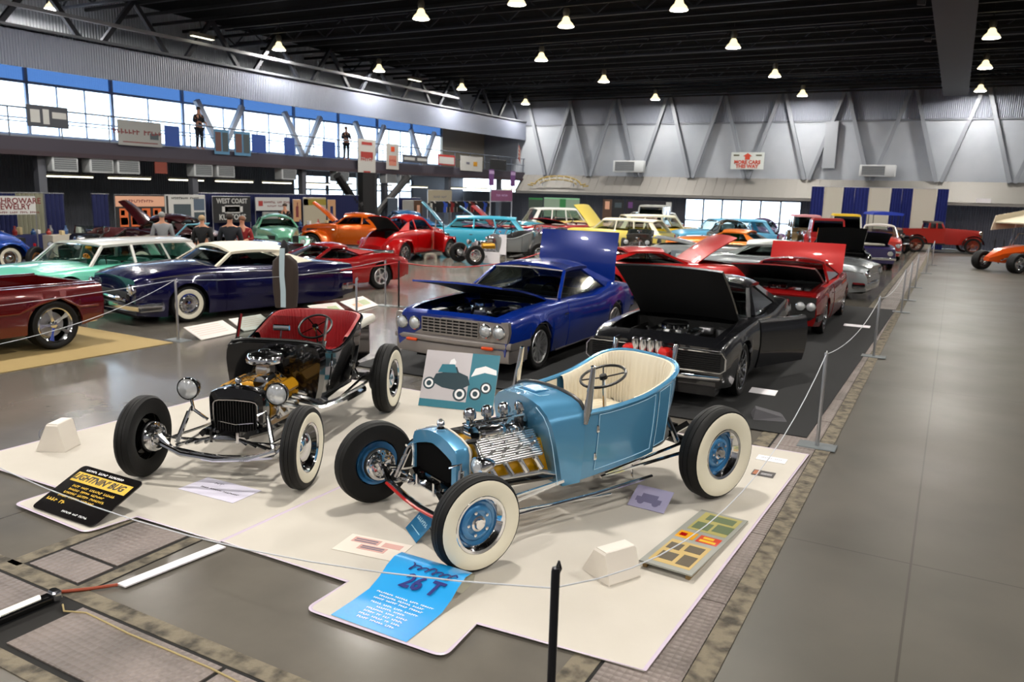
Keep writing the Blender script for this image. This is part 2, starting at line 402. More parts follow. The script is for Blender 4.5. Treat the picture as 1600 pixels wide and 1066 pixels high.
# ground outside so that the glass does not look down into nothing
tag(MB().box(-70, FX0-.2, -14, 90, -.3, -.05).build('pavement', mat('outdoor_paving', '#b9b7b0', .9)), kind='structure')
tag(MB().box(-33.2, 24, 52.3, 95, -.3, -.05).build('pavement', mat('outdoor_paving', '#b9b7b0', .9)), kind='structure')

# ---- high-bay lamps on their grid
BULB = mat('lamp_glow', (1, .93, .8), .5, emit=30)
GLOWC = mat('lit_acrylic_reflector', (.95, .82, .5), .3, emit=1.6)
def lamp_proto():
    r = empty('high_bay_lamp', (0, 0, 8.4))
    MB().lathe([(0, .62), (.1, .62), (.13, .5), (.1, .36), (.07, .34), (0, .34)], n=14).build('ballast_housing', mat('lamp_housing', '#8f8a7c', .4, .6), r)
    MB().lathe([(.06, .36), (.12, .3), (.15, .2), (.25, .1), (.3, .0), (.29, 0), (.14, .19), (.05, .33)], n=20).build('reflector', GLOWC, r)
    MB().lathe([(0, .02), (.28, .02), (.28, 0), (0, 0)], n=20).build('lamp_lens', BULB, r)
    MB().tube([(0, 0, .62), (0, 0, 1.3)], .015, 6).build('hanger', BLACKM, r)
    return r
lp = lamp_proto(); first = True
LG = 'high-bay lamps hanging from the black ceiling'
lamps = [(-8.5, 26.3), (-8.5, 33.5), (-8.5, 41.9), (-8.5, 50.0), (.42, 34.6), (.42, 42), (.42, 50.3), (-17.2, 24.4), (-17.2, 33.8), (-17.2, 41.2), (-17.2, 49.6),
         (-27.0, 27.5), (-26.7, 34.2), (-26.5, 41.8), (-26.5, 49.9), (-13, 23.7), (-13, 27.4), (-28.6, 18.3)]
n_in_view = len(lamps)
lamps += [(x, y) for x in (-22, -13, -4.2, 5, 14) for y in (16, 7, -2.5, -10)] + [(14, 26), (14, 36), (14, 46)]
ROWN = {-8.5: 'third row from the left wall', .42: 'row beside the roof girder', -17.2: 'second row from the left wall', -27.0: 'row along the left wall', -26.7: 'row along the left wall', -26.5: 'row along the left wall', -13: 'pair between the second and third rows', -28.6: 'row along the left wall'}
ORD = ['nearest', 'second', 'third', 'farthest']
rows = {}
for i, (x, y) in enumerate(lamps):
    o = lp if first else copy_tree(lp); first = False
    o.location = (x, y, 8.4)
    if i < n_in_view:
        key = ROWN[x]; rows.setdefault(key, []).append((y, o))
    else:
        cn = {-22: 'first', -13: 'second', -4.2: 'third', 5: 'fourth', 14: 'fifth'}[x]; rn = {16: 'over the sports car', 7: 'over the two hot rods', -2.5: 'behind the viewpoint', -10: 'by the front wall', 26: 'near end of the aisle', 36: 'middle of the aisle', 46: 'far end of the aisle'}[y]
        tag(o, 'lit high-bay lamp outside the view, %s column, %s' % (cn, rn), 'lamp', LG)
    L = bpy.data.lights.new('lamp_light', 'AREA'); L.shape = 'DISK'; L.size = .56; L.energy = LAMP_W*(.45 if y > 49 else 1); L.color = (1, .95, .88)
    lo = bpy.data.objects.new('lamp_light', L); COL.objects.link(lo); lo.parent = o; lo.location = (0, 0, -.01)
for key, l in rows.items():
    l.sort(key=lambda t: t[0]); m_ = len(l)
    for j, (y, o) in enumerate(l):
        nm = ['nearest', 'second nearest', 'third nearest', 'fourth nearest', 'fifth nearest'][j] if j < m_-1 else 'farthest'
        tag(o, '%s lit bell-shaped high-bay lamp in the %s' % (nm, key), 'lamp', LG)
# ================================================================== WHEELS AND CARS
WC = {}
def wheel_meshes(R, w, rr, style, ww, rimcol):
    key = (R, w, rr, style, ww, rimcol)
    if key in WC: return WC[key]
    parts = []
    def keep(nm, mb, m, sm=35):
        o = mb.build(nm, m, None, sm); parts.append((nm, o.data)); bpy.data.objects.remove(o)
    h = w/2; S = R-rr
    t = MB().lathe([(rr-.01, -h*.7), (rr+S*.12, -h*.86), (rr+S*.55, -h), (R-S*.13, -h*.93), (R-.012, -h*.74), (R, -h*.55), (R+.001, -h*.28), (R-.006, -h*.25), (R+.001, -h*.22), (R+.002, h*.22), (R-.006, h*.25), (R+.001, h*.28), (R, h*.55), (R-.012, h*.74), (R-S*.13, h*.93), (R-S*.3, h*.99), (rr+S*.55, h), (rr+S*.12, h*.86), (rr-.01, h*.7)], ax='y', n=44)
    keep('tyre', t, TYRE)
    if ww:
        a, b = ww
        keep('whitewall', MB().lathe([(rr+S*a, h*.9), (rr+S*(a+.03), h*(.93+.12*a)), (rr+S*.5, h*1.035), (rr+S*(b-.04), h*1.03), (rr+S*b, h*.985)], ax='y', n=44), WWALL)
    RM = {'blue': paint('wheel_blue_enamel', '#3f86bd', .3, .25), 'black': GLOSSB, 'chrome': CHROME, 'alu': ALU, 'wood': mat('wood_spoke', '#7d3517', .5), 'orange': mat('orange_wire_enamel', '#d98a1e', .35), 'cream': mat('cream_enamel', '#d8cfae', .3)}[rimcol]
    if style == 'steel':     # painted steel wheel, chrome trim ring, dished centre
        keep('rim', MB().lathe([(rr, h*.78), (rr-.012, h*.8), (rr-.03, h*.5), (rr-.045, h*.1), (rr-.075, -h*.02), (rr*.62, h*.16), (rr*.55, h*.3), (rr*.45, h*.34), (rr*.36, h*.2), (.0, h*.2)], ax='y', n=40), RM)
        keep('trim_ring', MB().lathe([(rr+.012, h*.8), (rr-.002, h*.92), (rr-.02, h*.86), (rr-.045, h*.45), (rr-.05, h*.3)], ax='y', n=40), CHROME)
        keep('rim_back', MB().lathe([(rr-.02, -h*.75), (rr-.06, -h*.2), (rr-.08, h*.0)], ax='y', n=32), RM)
        hb = MB().lathe([(.055, h*.2), (.055, h*.42), (.04, h*.5), (.034, h*.75), (0, h*.78)], ax='y', n=16)
        for k in range(5):
            a = 2*pi*k/5; hb.lathe([(.012, h*.2), (.012, h*.46), (0, h*.5)], c=(.082*cos(a), 0, .082*sin(a)), ax='y', n=8)
        keep('hub', hb, CHROME)
    elif style == 'cap':     # steel wheel with large domed hub cap
        keep('rim', MB().lathe([(rr, h*.78), (rr-.015, h*.8), (rr-.035, h*.4), (rr-.06, h*.05), (rr*.6, h*.1), (0, h*.1)], ax='y', n=36), RM)
        keep('hub_cap', MB().lathe([(rr*.62, h*.1), (rr*.6, h*.35), (rr*.5, h*.6), (rr*.3, h*.78), (rr*.12, h*.9), (0, h*.92)], ax='y', n=28), CHROME)
        keep('trim_ring', MB().lathe([(rr+.01, h*.8), (rr-.004, h*.9), (rr-.02, h*.75)], ax='y', n=36), CHROME)
    elif style == 'fullcap':
        keep('hub_cap', MB().lathe([(rr+.005, h*.8), (rr*.9, h*.82), (rr*.8, h*.6), (rr*.7, h*.75), (rr*.35, h*.7), (rr*.25, h*.95), (0, h)], ax='y', n=32), CHROME)
    elif style.startswith('spoke'):
        n = int(style[5:])
        keep('rim', MB().lathe([(rr+.012, h*.84), (rr, h*.93), (rr-.014, h*.86), (rr-.025, h*.3), (rr-.03, -h*.7)], ax='y', n=40), RM)
        sp = MB()
        for k in range(n):
            a = 2*pi*k/n; ww_ = .035 if n > 7 else .05
            c, s_ = cos(a), sin(a); px, pz = -s_, c
            def q(r, wd, yy, th): return [(r*c+px*wd, yy+th, r*s_+pz*wd), (r*c-px*wd, yy+th, r*s_-pz*wd), (r*c-px*wd, yy-th, r*s_-pz*wd), (r*c+px*wd, yy-th, r*s_+pz*wd)]
            sp.rings([q(.04, ww_*.5, h*.5, .012), q(rr*.55, ww_*.34, h*.62, .01), q(rr-.015, ww_*(.62 if n > 7 else .8), h*.74, .01)], True, True)
        sp.lathe([(.055, h*.35), (.055, h*.6), (.035, h*.68), (0, h*.7)], ax='y', n=16)
        keep('spokes', sp, RM)
        keep('brake_disc', MB().lathe([(rr*.72, -h*.1), (rr*.72, h*.05), (.05, h*.05)], ax='y', n=28), STEEL)
    elif style == 'wood':
        keep('rim', MB().lathe([(rr+.01, h*.7), (rr-.02, h*.7), (rr-.03, -h*.7), (rr+.01, -h*.7)], ax='y', n=32), RM)
        sp = MB()
        for k in range(12):
            a = 2*pi*k/12; sp.tube([(.05*cos(a), 0, .05*sin(a)), ((rr-.02)*cos(a), 0, (rr-.02)*sin(a))], .014, 6)
        sp.lathe([(.08, -h*.5), (.08, h*.6), (.04, h*.9), (0, h*.9)], ax='y', n=14)
        keep('spokes', sp, RM)
    WC[key] = parts
    return parts
def wheel(parent, x, y, R, w, rr, style='spoke5', ww=None, rimcol='alu', steer=0, name='wheel', z=None):
    e = empty(name, (x, y, R if z is None else z), (0 if y > 0 else pi)+steer, parent)
    for nm, me in wheel_meshes(R, w, rr, style, ww, rimcol): link(nm, me, e)
    return e

class Car:
    """a closed shell lofted from nose to tail, with cut wheel arches, hood, trunk and cabin openings; local +x forward, origin on the ground under the front axle"""
    def __init__(s, name, label, pos, head, P, group=None, cat='car'):
        s.P = P; s.root = empty(name, (pos[0], pos[1], P.get('lift', 0)), radians(head)); tag(s.root, label, cat, group)
        s.nose = P['nose']; s.wb = P['wb']; s.tail = -(P['wb']+P['rear'])
        s.sill = P.get('sill', .2); s.R = P.get('R', .33)
        s.paint = P['paint']
        s.wheels()
    def S(s, x): return itp(s.P['zs'], x)
    def Wd(s, x): return itp(s.P['w'], x)
    def C(s, x): return s.S(x)+itp(s.P.get('crown', [(0, .05)]), x)
    def low(s, x):
        z = s.sill
        if x > s.nose-.5: z = s.sill + .06*max(0, (x-(s.nose-.5))/.5)
        if x < s.tail+.6: z = max(z, s.sill+.12*(s.tail+.6-x)/.6)
        for xw, Ra in s.P.get('arches', ((0, s.R+.05), (-s.wb, s.R+.05))):
            if Ra and abs(x-xw) < Ra: z = max(z, s.R+sqrt(Ra*Ra-(x-xw)**2)*.98)
        return z
    def pt(s, x, k, sg=1, off=0):
        # k indexes the half section from rocker (0) to centre line (9)
        w, zs, zc = s.Wd(x), s.S(x), s.C(x); h = zs-s.sill; tuck = s.P.get('tuck', .06)
        T = [(1-tuck, 0), (1-tuck*.35, .22), (1, .5), (1-.012, .75), (.965, .92), (.935, .985)]
        if k < 6:
            a, b = T[k]; z = max(s.sill+h*b, s.low(x)); y = w*a
            if k == 0: z = s.low(x)
        else:
            a, c = [(.88, .2), (.76, .42), (.42, .82), (0, 1)][k-6]; y = w*a; z = zs+(zc-zs)*c
        slx = 0; sl = s.P.get('slant', 0)
        if x > s.nose-.35 and k < 6: slx = -sl*abs(z-(s.sill+zs)*.55)*((x-(s.nose-.35))/.35)
        return (x+slx, (y+off)*sg, z)
    def stations(s):
        xs = set()
        n = 40
        for i in range(n+1): xs.add(round(s.tail+(s.nose-s.tail)*i/n, 3))
        for xw, Ra in s.P.get('arches', ((0, s.R+.05), (-s.wb, s.R+.05))):
            if not Ra: continue
            for i in range(15): xs.add(round(xw+Ra*cos(pi*i/14), 3))
            xs.add(xw+Ra+.004); xs.add(xw-Ra-.004)
        for h in s.P.get('holes', {}).values(): xs.add(h[0]); xs.add(h[1])
        xs.add(s.nose-.35); xs.add(s.nose-.03); xs.add(s.tail+.03)
        return sorted(x for x in xs if s.tail-1e-6 <= x <= s.nose+1e-6)
    def shell(s, m=None):
        xs = s.stations(); b = MB(); cols = [(k, -1) for k in range(9)]+[(9, 1)]+[(k, 1) for k in range(8, -1, -1)]
        rows = [[s.pt(x, k, sg) for k, sg in cols] for x in xs]; n = len(cols); fs = []
        holes = s.P.get('holes', {})
        for i in range(len(xs)-1):
            xm = (xs[i]+xs[i+1])/2
            cut = any(h[0] < xm < h[1] for h in holes.values())
            for j in range(n-1):
                if cut and 7 <= j <= n-9: continue
                fs.append((i*n+j, i*n+j+1, (i+1)*n+j+1, (i+1)*n+j))
        fs.append(tuple(range(n))); L = (len(xs)-1)*n
        fs.append(tuple(L+i for i in range(n)))
        b.add([p for r in rows for p in r], fs)
        o = b.build('body', m or s.paint, s.root, 32)
        # dark floor pan, wheel houses and firewall
        ch = MB(); w = s.Wd(-s.wb/2)
        ti = w-s.P.get('tw', .2)-.1
        ch.box(s.tail+.15, s.nose-.12, -ti, ti, s.sill-.02, s.sill+.12)
        ch.box(-s.wb+.42, -.42, -w*.93, w*.93, s.sill-.01, s.sill+.05)
        if 'hood' in holes:
            x0 = holes['hood'][0]; ch.box(x0-.05, x0, -w*.8, w*.8, s.sill, s.S(x0)-.05)
            ch.box(x0, s.nose-.3, -ti, -ti+.03, s.sill, s.S(0)-.12); ch.box(x0, s.nose-.3, ti-.03, ti, s.sill, s.S(0)-.12)
        else:
            ch.box(-.55, s.nose-.15, -ti, ti, s.sill+.1, s.S(0)-.12)
        if 'trunk' not in holes: ch.box(s.tail+.2, -s.wb+.3, -ti, ti, s.sill+.1, s.S(-s.wb)-.14)
        ch.build('floor_pan', DARK, s.root)
        return o
    def wheels(s):
        P = s.P; tw = P.get('tw', .2); rr = P.get('rr', .2)
        for x in (0, -s.wb):
            for sg in (1, -1):
                if x < 0 and P.get('skirts'): continue
                yy = (s.Wd(x)*(1-P.get('inset', .035))-tw/2)*sg
                wheel(s.root, x, yy, s.R, tw, rr, P.get('rim', 'spoke5'), P.get('ww'), P.get('rimcol', 'alu'), P.get('steer', 0) if x == 0 else 0)
    def patch(s, name, x0, x1, k0, k1, sg, off=.006, m=None, parent=None):
        xs = [x for x in s.stations() if x0 < x < x1]; xs = [x0]+xs+[x1]
        rows = []
        for x in xs: rows.append([s.pt(x, k, sg, off) for k in range(k0, k1+1)])
        b = MB(); b.grid(rows)
        # turned-in edge
        for e in ([r[0] for r in rows], [r[-1] for r in rows], rows[0], rows[-1]):
            b.grid([e, [(p[0], p[1]-sg*(off+.012), p[2]) for p in e]])
        return b.build(name, m or s.paint, parent or s.root, 32)
    def doors(s, spans, handle=True):
        for x0, x1 in spans:
            for sg in (1, -1):
                d = s.patch('door', x0, x1, 0, 5, sg)
                if handle:
                    p = s.pt(x0+.14, 3, sg, .02); MB().rbox(p[0]-.07, p[0]+.07, p[1]-.012, p[1]+.012, p[2]-.012, p[2]+.012, .008).build('door_handle', CHROME, d)
    def greenhouse(s, G, roofm=None, glass=None, trim=CHROME, two=False):
        m = roofm or s.paint; glass = glass or TINT
        wb, wt, rr, bb = G['x']; rz, rc = G['z']; rw = G['rw']; bw = G.get('bw', s.Wd((wb+bb)/2)*.86)
        rrw = G.get('rrw', rw); bz = lambda x: s.S(x)+.02
        bwr = G.get('bwr', bw)
        n = 10; rows = []; low = []
        for i in range(n+1):
            t = i/n; x = wt+(rr-wt)*t; hw = rw+(rrw-rw)*t
            dz = -.035*(abs(t-.45)/.55)**2.5 if not G.get('flat') else -.01*t
            if G.get('bubble'): dz = -G['bubble']*(abs(t-.42)/.58)**2.2
            r = []
            for j in range(13):
                u = -1+2*j/12; zz = rz+(rc-rz)*(1-abs(u)**2.4)+dz; y = hw*(u if abs(u) < .99 else u)
                xo = .07*(1-u*u)*(1-t)**2 - (.06*(1-u*u)*t*t)
                r.append((x+xo, y, zz))
            rows.append(r)
        b = MB(); b.grid(rows); low = [[(p[0]-.0, p[1]*.985, p[2]-.05) for p in r] for r in rows]; b.grid(low)
        for a, c in ((rows[0], low[0]), (rows[-1], low[-1]), ([r[0] for r in rows], [r[0] for r in low]), ([r[-1] for r in rows], [r[-1] for r in low])): b.grid([a, c])
        s.roof = b.build('roof', m, s.root, 40)
        rzf = rows[0][0][2]-.03; rzr = rows[-1][0][2]-.03
        sw, swt = G.get('c', (bb+.1, rr+.02))
        for sg in (1, -1):
            MB().bar((wb, sg*bw, bz(wb)), (wt+.0, sg*rw*.985, rzf), .05, .05).build('pillar', m, s.root, 30); pl = MB()
            q = [(sw, sg*bw, bz(sw)), (bb, sg*bwr*.97, bz(bb)), (rr, sg*rrw*.985, rzr), (swt, sg*rrw*.99, rzr)]
            pl.panel(q if sg > 0 else q[::-1], -.035)
            for bx, bt in G.get('b', ()):
                MB().bar((bx, sg*(bw), bz(bx)), (bt, sg*rw*.985, rz-.04), .055, .03).build('pillar', m, s.root, 30)
            pl.build('pillar', m, s.root, 30)
        g = MB(); rw_ = []
        for i in range(5):
            t = i/4; r = []
            for j in range(9):
                u = -1+2*j/8; y = (bw+(rw-bw)*t)*u*.97; xo = .10*(1-u*u)*(1-t)+.07*(1-u*u)*t
                r.append((wb+(wt-wb)*t+xo, y, bz(wb)+(rzf+.01-bz(wb))*t + (.025*(1-u*u)*t)))
            rw_.append(r)
        g.grid(rw_).build('windshield', glass, s.root)
        if trim:
            fr = [tuple(rw_[0][j]) for j in range(9)]+[tuple(rw_[i][8]) for i in range(1, 5)]+[tuple(rw_[4][j]) for j in range(7, -1, -1)]+[tuple(rw_[i][0]) for i in range(3, 0, -1)]
            MB().tube(fr, .014, 6, True).build('windshield_trim', trim, s.root)
        g = MB(); rows2 = []
        for i in range(4):
            t = i/3; r = []
            for j in range(7):
                u = -1+2*j/6; r.append((bb+(rr-bb)*t-.06*(1-u*u), (bwr+(rrw-bwr)*t)*u*.93, bz(bb)+(rzr+.01-bz(bb))*t+.02*(1-u*u)*t))
            rows2.append(r)
        g.grid(rows2).build('rear_window', glass, s.root)
        for sg in (1, -1):
            q = [(wb-.03, sg*(bw-.015), bz(wb)), (sw, sg*(bw-.015), bz(sw)), (swt, sg*(rrw-.03), rzr), (wt-.02, sg*(rw-.03), rzf)]
            MB().add(q, [(0, 1, 2, 3)]).build('side_window', glass, s.root)
    def interior(s, x0, x1, m=None, dash=True, wheel_side=1):
        m = m or mat('dark_upholstery', '#151517', .6); zf = s.sill+.1
        w = s.Wd((x0+x1)/2)*.72
        for xx in ([x1+.55, x1+1.35] if x0-x1 > 1.9 else [x1+.35]):
            if xx > x0-.5: continue
            for sg in (1, -1):
                st = MB(); st.rbox(xx-.02, xx+.48, sg*w*.5-w*.42, sg*w*.5+w*.42, zf, zf+.28, .05)
                st.rbox(xx-.16, xx+.04, sg*w*.5-w*.42, sg*w*.5+w*.42, zf+.2, min(zf+.62, s.S(xx)+.12), .05); st.build('seat', m, s.root)
        if dash:
            MB().rbox(x0-.3, x0-.02, -w*1.05, w*1.05, s.S(x0)-.22, s.S(x0)+.0, .04).build('dashboard', m, s.root)
            c = Vector((x0-.45, wheel_side*w*.5, s.S(x0)+.0)); sw_ = MB()
            sw_.tube([tuple(c+Vector((-.06*cos(a), .18*sin(a), .17*cos(a)))) for a in [2*pi*k/20 for k in range(20)]], .013, 6, True)
            sw_.tube([tuple(c), tuple(c+Vector((.3, 0, -.12)))], .02, 6); sw_.bar(tuple(c+Vector((0, -.17, 0))), tuple(c+Vector((0, .17, 0))), .02)
            sw_.build('steering_wheel', BLACKM, s.root)
    def engine(s, x, z, col='#24262b', sc=1.0, cleaner=True):
        e = empty('engine', (x, 0, z), 0, s.root); e.scale = (sc,)*3
        MB().box(-.35, .3, -.22, .22, -.35, .02, .03, .03).build('engine_block', mat('engine_paint_'+col[1:], col, .35, .3), e)
        for sg in (1, -1): MB().rbox(-.3, .24, sg*.25-.07, sg*.25+.07, .0, .1, .03).build('valve_cover', CHROME, e)
        MB().rbox(-.22, .16, -.12, .12, .02, .12, .03).build('intake_manifold', ALU, e)
        if cleaner: MB().lathe([(0, .2), (.16, .2), (.18, .18), (.18, .12), (.1, .1), (0, .1)], n=24).build('air_cleaner', CHROME, e)
        MB().lathe([(.1, .3), (.12, .32), (.12, .36), (.04, .38), (0, .38)], c=(0, 0, -.1), ax='x', n=16).build('pulley', CHROME, e)
        h = MB(); h.tube([(.2, .05, .1), (.34, .05, .12), (.5, .1, .02)], .022, 8); h.tube([(-.1, -.3, .02), (-.2, -.45, .05), (-.4, -.5, -.02)], .018, 8)
        h.build('hoses', BLACKM, e)
        b2 = MB(); b2.rbox(.15, .4, -.66, -.48, -.15, .06, .02); b2.lathe([(0, -.1), (.07, -.1), (.07, .08), (.03, .1), (0, .1)], c=(-.45, .5, 0), n=14); b2.rbox(-.5, -.36, .2, .4, .0, .1, .02)
        b2.build('engine_accessories', STEEL, e)
        return e
    def radiator(s, x, m=None):
        w = s.Wd(x)*.62; z = s.S(x)-.06
        b = MB(); b.rbox(x-.04, x+.02, -w, w, s.sill+.1, z, .02); b.build('radiator', BLACKM, s.root)
        b = MB(); b.tube([(x+.05, -w-.12, z-.03), (x+.02, -w*.7, z+.02), (x+.02, w*.7, z+.02), (x+.05, w+.12, z-.03)], .028, 8, flat=.6); b.build('radiator_support', m or s.paint, s.root)
    def lid(s, name, hinge_x, length, half, zh, ang, m=None, crown=.05, thick=.025, bulge=0, fwd=1, taper=1.0):
        # hinged panel: from the hinge line it runs 'length' at 'ang' above level, towards +x (fwd=1) or -x
        e = empty(name, (hinge_x, 0, zh), 0, s.root)
        rows = []; rows2 = []
        for i in range(7):
            t = i/6; r = []; r2 = []
            for j in range(11):
                u = -1+2*j/10; hw = half*(1+(taper-1)*t)
                lx = length*t; lz = crown*(1-u*u)*1.0 + .03*sin(pi*t)+bulge*(max(0, 1-(u/.35)**2))*sin(pi*t)**.5
                X = lx*cos(ang)-lz*sin(ang); Z = lx*sin(ang)+lz*cos(ang)
                X2 = lx*cos(ang)-(lz-thick)*sin(ang); Z2 = lx*sin(ang)+(lz-thick)*cos(ang)
                r.append((fwd*X, hw*u, Z)); r2.append((fwd*X2, hw*u*.985, Z2))
            rows.append(r); rows2.append(r2)
        b = MB(); b.grid(rows)
        for a, c in ((rows[0], rows2[0]), (rows[-1], rows2[-1]), ([r[0] for r in rows], [r[0] for r in rows2]), ([r[-1] for r in rows], [r[-1] for r in rows2])): b.grid([a, c])
        b.build(name+'_skin', m or s.paint, e, 40)
        MB().grid(rows2).build(name+'_lining', mat('hood_lining', '#0a0a0b', .7), e)
        return e
    def headlamp(s, x, y, z, r=.085, name='headlamp', tilt=0):
        for sg in (1, -1):
            e = empty(name, (x, sg*y, z), 0, s.root)
            MB().lathe([(r*.9, -.06), (r*1.12, -.01), (r*1.14, .02), (r, .03), (r*.93, .015)], ax='x', n=22).build('bezel', CHROME, e)
            MB().lathe([(r*.93, .012), (r*.6, .03), (0, .038)], ax='x', n=22).build('lens', LENS, e)
    def bumper(s, x, z, hw, h=.11, front=True, wrap=.25, m=None, bow=.08, parent=None, d=.05):
        sg = 1 if front else -1; pts = []
        for j in range(15):
            u = -1+2*j/14; pts.append((x+sg*(-bow*u*u), hw*u))
        pts = [(x-sg*(bow+wrap), -hw-.02)]+pts+[(x-sg*(bow+wrap), hw+.02)]
        rs = []
        for (px, py) in pts:
            rs.append([(px, py, z-h/2), (px+sg*d*.8, py, z-h/2+.015), (px+sg*d, py, z), (px+sg*d*.8, py, z+h/2-.015), (px, py, z+h/2), (px-sg*.02, py, z)])
        return MB().rings(rs, True, True).build('bumper', m or CHROME, parent or s.root, 50)
    def grille(s, x, y0, y1, z0, z1, nb=6, nv=0, m=CHROME, bar=.012, back=True):
        g = MB()
        for i in range(nb+1):
            z = z0+(z1-z0)*i/nb; g.box(x, x+.025, y0, y1, z-bar/2, z+bar/2)
        for i in range(nv+1):
            if nv: yy = y0+(y1-y0)*i/nv; g.box(x, x+.02, yy-bar/2, yy+bar/2, z0, z1)
        o = g.build('grille', m, s.root)
        if back: MB().box(x-.02, x+.004, y0, y1, z0, z1).build('grille_backing', DARK, o)
        return o
    def strip(s, x0, x1, k, m=CHROME, r=.009, off=.01, zoff=0, name='trim_strip'):
        for sg in (1, -1):
            n = 14; pts = []
            for i in range(n+1):
                p = s.pt(x0+(x1-x0)*i/n, k, sg, off); pts.append((p[0], p[1], p[2]+zoff))
            MB().tube(pts, r, 5).build(name, m, s.root)
    def tail_lamps(s, z, w, h, y, m=REDLENS):
        for sg in (1, -1):
            MB().rbox(s.tail-.02, s.tail+.03, sg*y-w/2, sg*y+w/2, z-h/2, z+h/2, .012).build('tail_lamp', m, s.root)
    def mirror_(s, x, sg=1):
        p = s.pt(x, 5, sg); b = MB().tube([p, (p[0], p[1]+sg*.08, p[2]+.08)], .01, 6); b.rbox(p[0]-.02, p[0]+.02, p[1]+sg*.04, p[1]+sg*.16, p[2]+.06, p[2]+.14, .015); b.build('door_mirror', CHROME, s.root)
# ================================================================== OPEN HOT RODS
def tbucket(name, label, pos, head, P):
    r = empty(name, (pos[0], pos[1], P.get('lift', .0275)), radians(head)); tag(r, label, 'car', P.get('group'))
    body = P['paint']; wb = P['wb']; hw = P['hw']; ps = P.get('stripe')
    # ---- wheels
    for x, R, w_, rr, yy in ((0, P['Rf'], P['wf'], P['rrf'], P['tf']), (-wb, P['Rr'], P['wr'], P['rrr'], P['tr'])):
        for sg in (1, -1): wheel(r, x, yy*sg, R, w_, rr, P['rim'], P['ww'], P['rimcol'], 0)
    # ---- frame
    f = MB()
    for sg in (1, -1):
        f.tube([(-.04, sg*.20, .40), (-.4, sg*.26, .36), (-1.2, sg*.3, .32), (-2.0, sg*.33, .38), (-wb-.1, sg*.34, .52)], .034, 4)
    for xx, zz in ((-.12, .39), (-1.1, .32), (-2.0, .36), (-wb, .5)): f.box(xx-.025, xx+.025, -.22 if xx > -.5 else -.3, .22 if xx > -.5 else .3, zz-.025, zz+.025)
    f.build('frame', GLOSSB, r)
    # ---- front axle, spring, brakes
    Rf = P['Rf']; zA = Rf-.05
    ax = MB(); pts = [(0, -P['tf']+.09, Rf+.02), (.0, -P['tf']+.15, Rf-.0), (0, -P['tf']+.25, zA-.05), (0, -.2, zA-.09), (0, 0, zA-.1), (0, .2, zA-.09), (0, P['tf']-.25, zA-.05), (0, P['tf']-.15, Rf-.0), (0, P['tf']-.09, Rf+.02)]
    ax.tube(pts, .028, 8); ax.build('front_axle', CHROME, r)
    if P.get('axle_stripe'):
        MB().tube([(p[0]+.026, p[1], p[2]) for p in pts[2:-2]], .013, 6).build('axle_web', mat('red_axle_paint', '#a51c1c', .3), r)
    sp = MB()
    for k in range(4):
        L = .46-.09*k; sp.tube([(-.06, L*u, zA+.05-.08*u*u*1.0+.012*k) for u in [-1, -.6, -.2, .2, .6, 1]], .014, 4)
    for yy in (-.12, .12): sp.box(-.085, -.035, yy-.012, yy+.012, zA+.02, zA+.12)
    sp.build('leaf_spring', P['springm'], r)
    for sg in (1, -1):
        br = MB(); y0 = sg*(P['tf']-P['wf']*.5)
        br.lathe([(0, -.07*sg), (.04, -.07*sg), (.125, -.05*sg), (.14, -.02*sg), (.14, .02*sg), (0, .02*sg)], c=(0, y0, Rf), ax='y', n=24)
        br.lathe([(.11, -.055*sg), (.115, -.075*sg), (.1, -.08*sg), (.09, -.062*sg)], c=(0, y0, Rf), ax='y', n=20)
        for k in range(6): a = 2*pi*k/6; br.lathe([(.011, -.06*sg), (.011, -.085*sg), (0, -.09*sg)], c=(.065*cos(a), y0, Rf+.065*sin(a)), ax='y', n=6)
        br.tube([(-.1, y0-sg*.1, Rf-.02), (0, y0-sg*.08, Rf)], .02, 6); br.build('front_brake', CHROME, r)
    br = MB(); br.tube([(-.12, -P['tf']+.18, Rf-.04), (-.12, P['tf']-.18, Rf-.04)], .012, 6)
    br.build('tie_rod', CHROME, r)
    for sg in (1, -1):
        rod = MB(); y0 = sg*(P['tf']-.27)
        rod.tube([(.0, y0, zA+.06), (-.5, y0*.98, .31), (-1.15, sg*.36, .30)], .013, 6); rod.tube([(.0, y0, zA-.05), (-.5, y0*.98, .26), (-1.15, sg*.36, .295)], .013, 6); rod.lathe([(.0, -.02), (.022, -.02), (.022, .02), (0, .02)], c=(-1.15, sg*.37, .3), ax='y', n=10); rod.build('radius_rod', CHROME, r)
        rod = MB(); rod.tube([(-wb, sg*.5, P['Rr']-.05), (-1.45, sg*.4, .26)], .016, 6); rod.tube([(-wb, sg*.5, P['Rr']+.05), (-1.5, sg*.4, .28)], .014, 6); rod.build('trailing_arm', CHROME, r)
    for sg in (1, -1):
        sh = MB(); sh.tube([(-.04, sg*.44, zA), (-.12, sg*.36, .56)], .022, 8); sh.tube([(-.1, sg*.38, .5), (-.13, sg*.34, .6), (-.05, sg*.3, .58)], .012, 6)
        sh.build('shock_absorber', CHROME, r); MB().tube([(-wb+.1, sg*.42, .4), (-wb+.18, sg*.32, .66)], .025, 8).build('shock_absorber', CHROME, r)
    # ---- rear axle
    ra = MB(); zr = P['Rr']; ra.tube([(-wb, -P['tr']+.1, zr), (-wb, -.2, zr), (-wb, .2, zr), (-wb, P['tr']-.1, zr)], .045, 10)
    ra.ball((-wb, 0, zr), (.16, .17, .17)); ra.lathe([(0, -.05), (.14, -.05), (.14, .05), (0, .05)], c=(-wb, P['tr']-.13, zr), ax='y', n=20); ra.lathe([(0, -.05), (.14, -.05), (.14, .05), (0, .05)], c=(-wb, -P['tr']+.13, zr), ax='y', n=20)
    ra.build('rear_axle', P.get('axm', BLACKM), r)
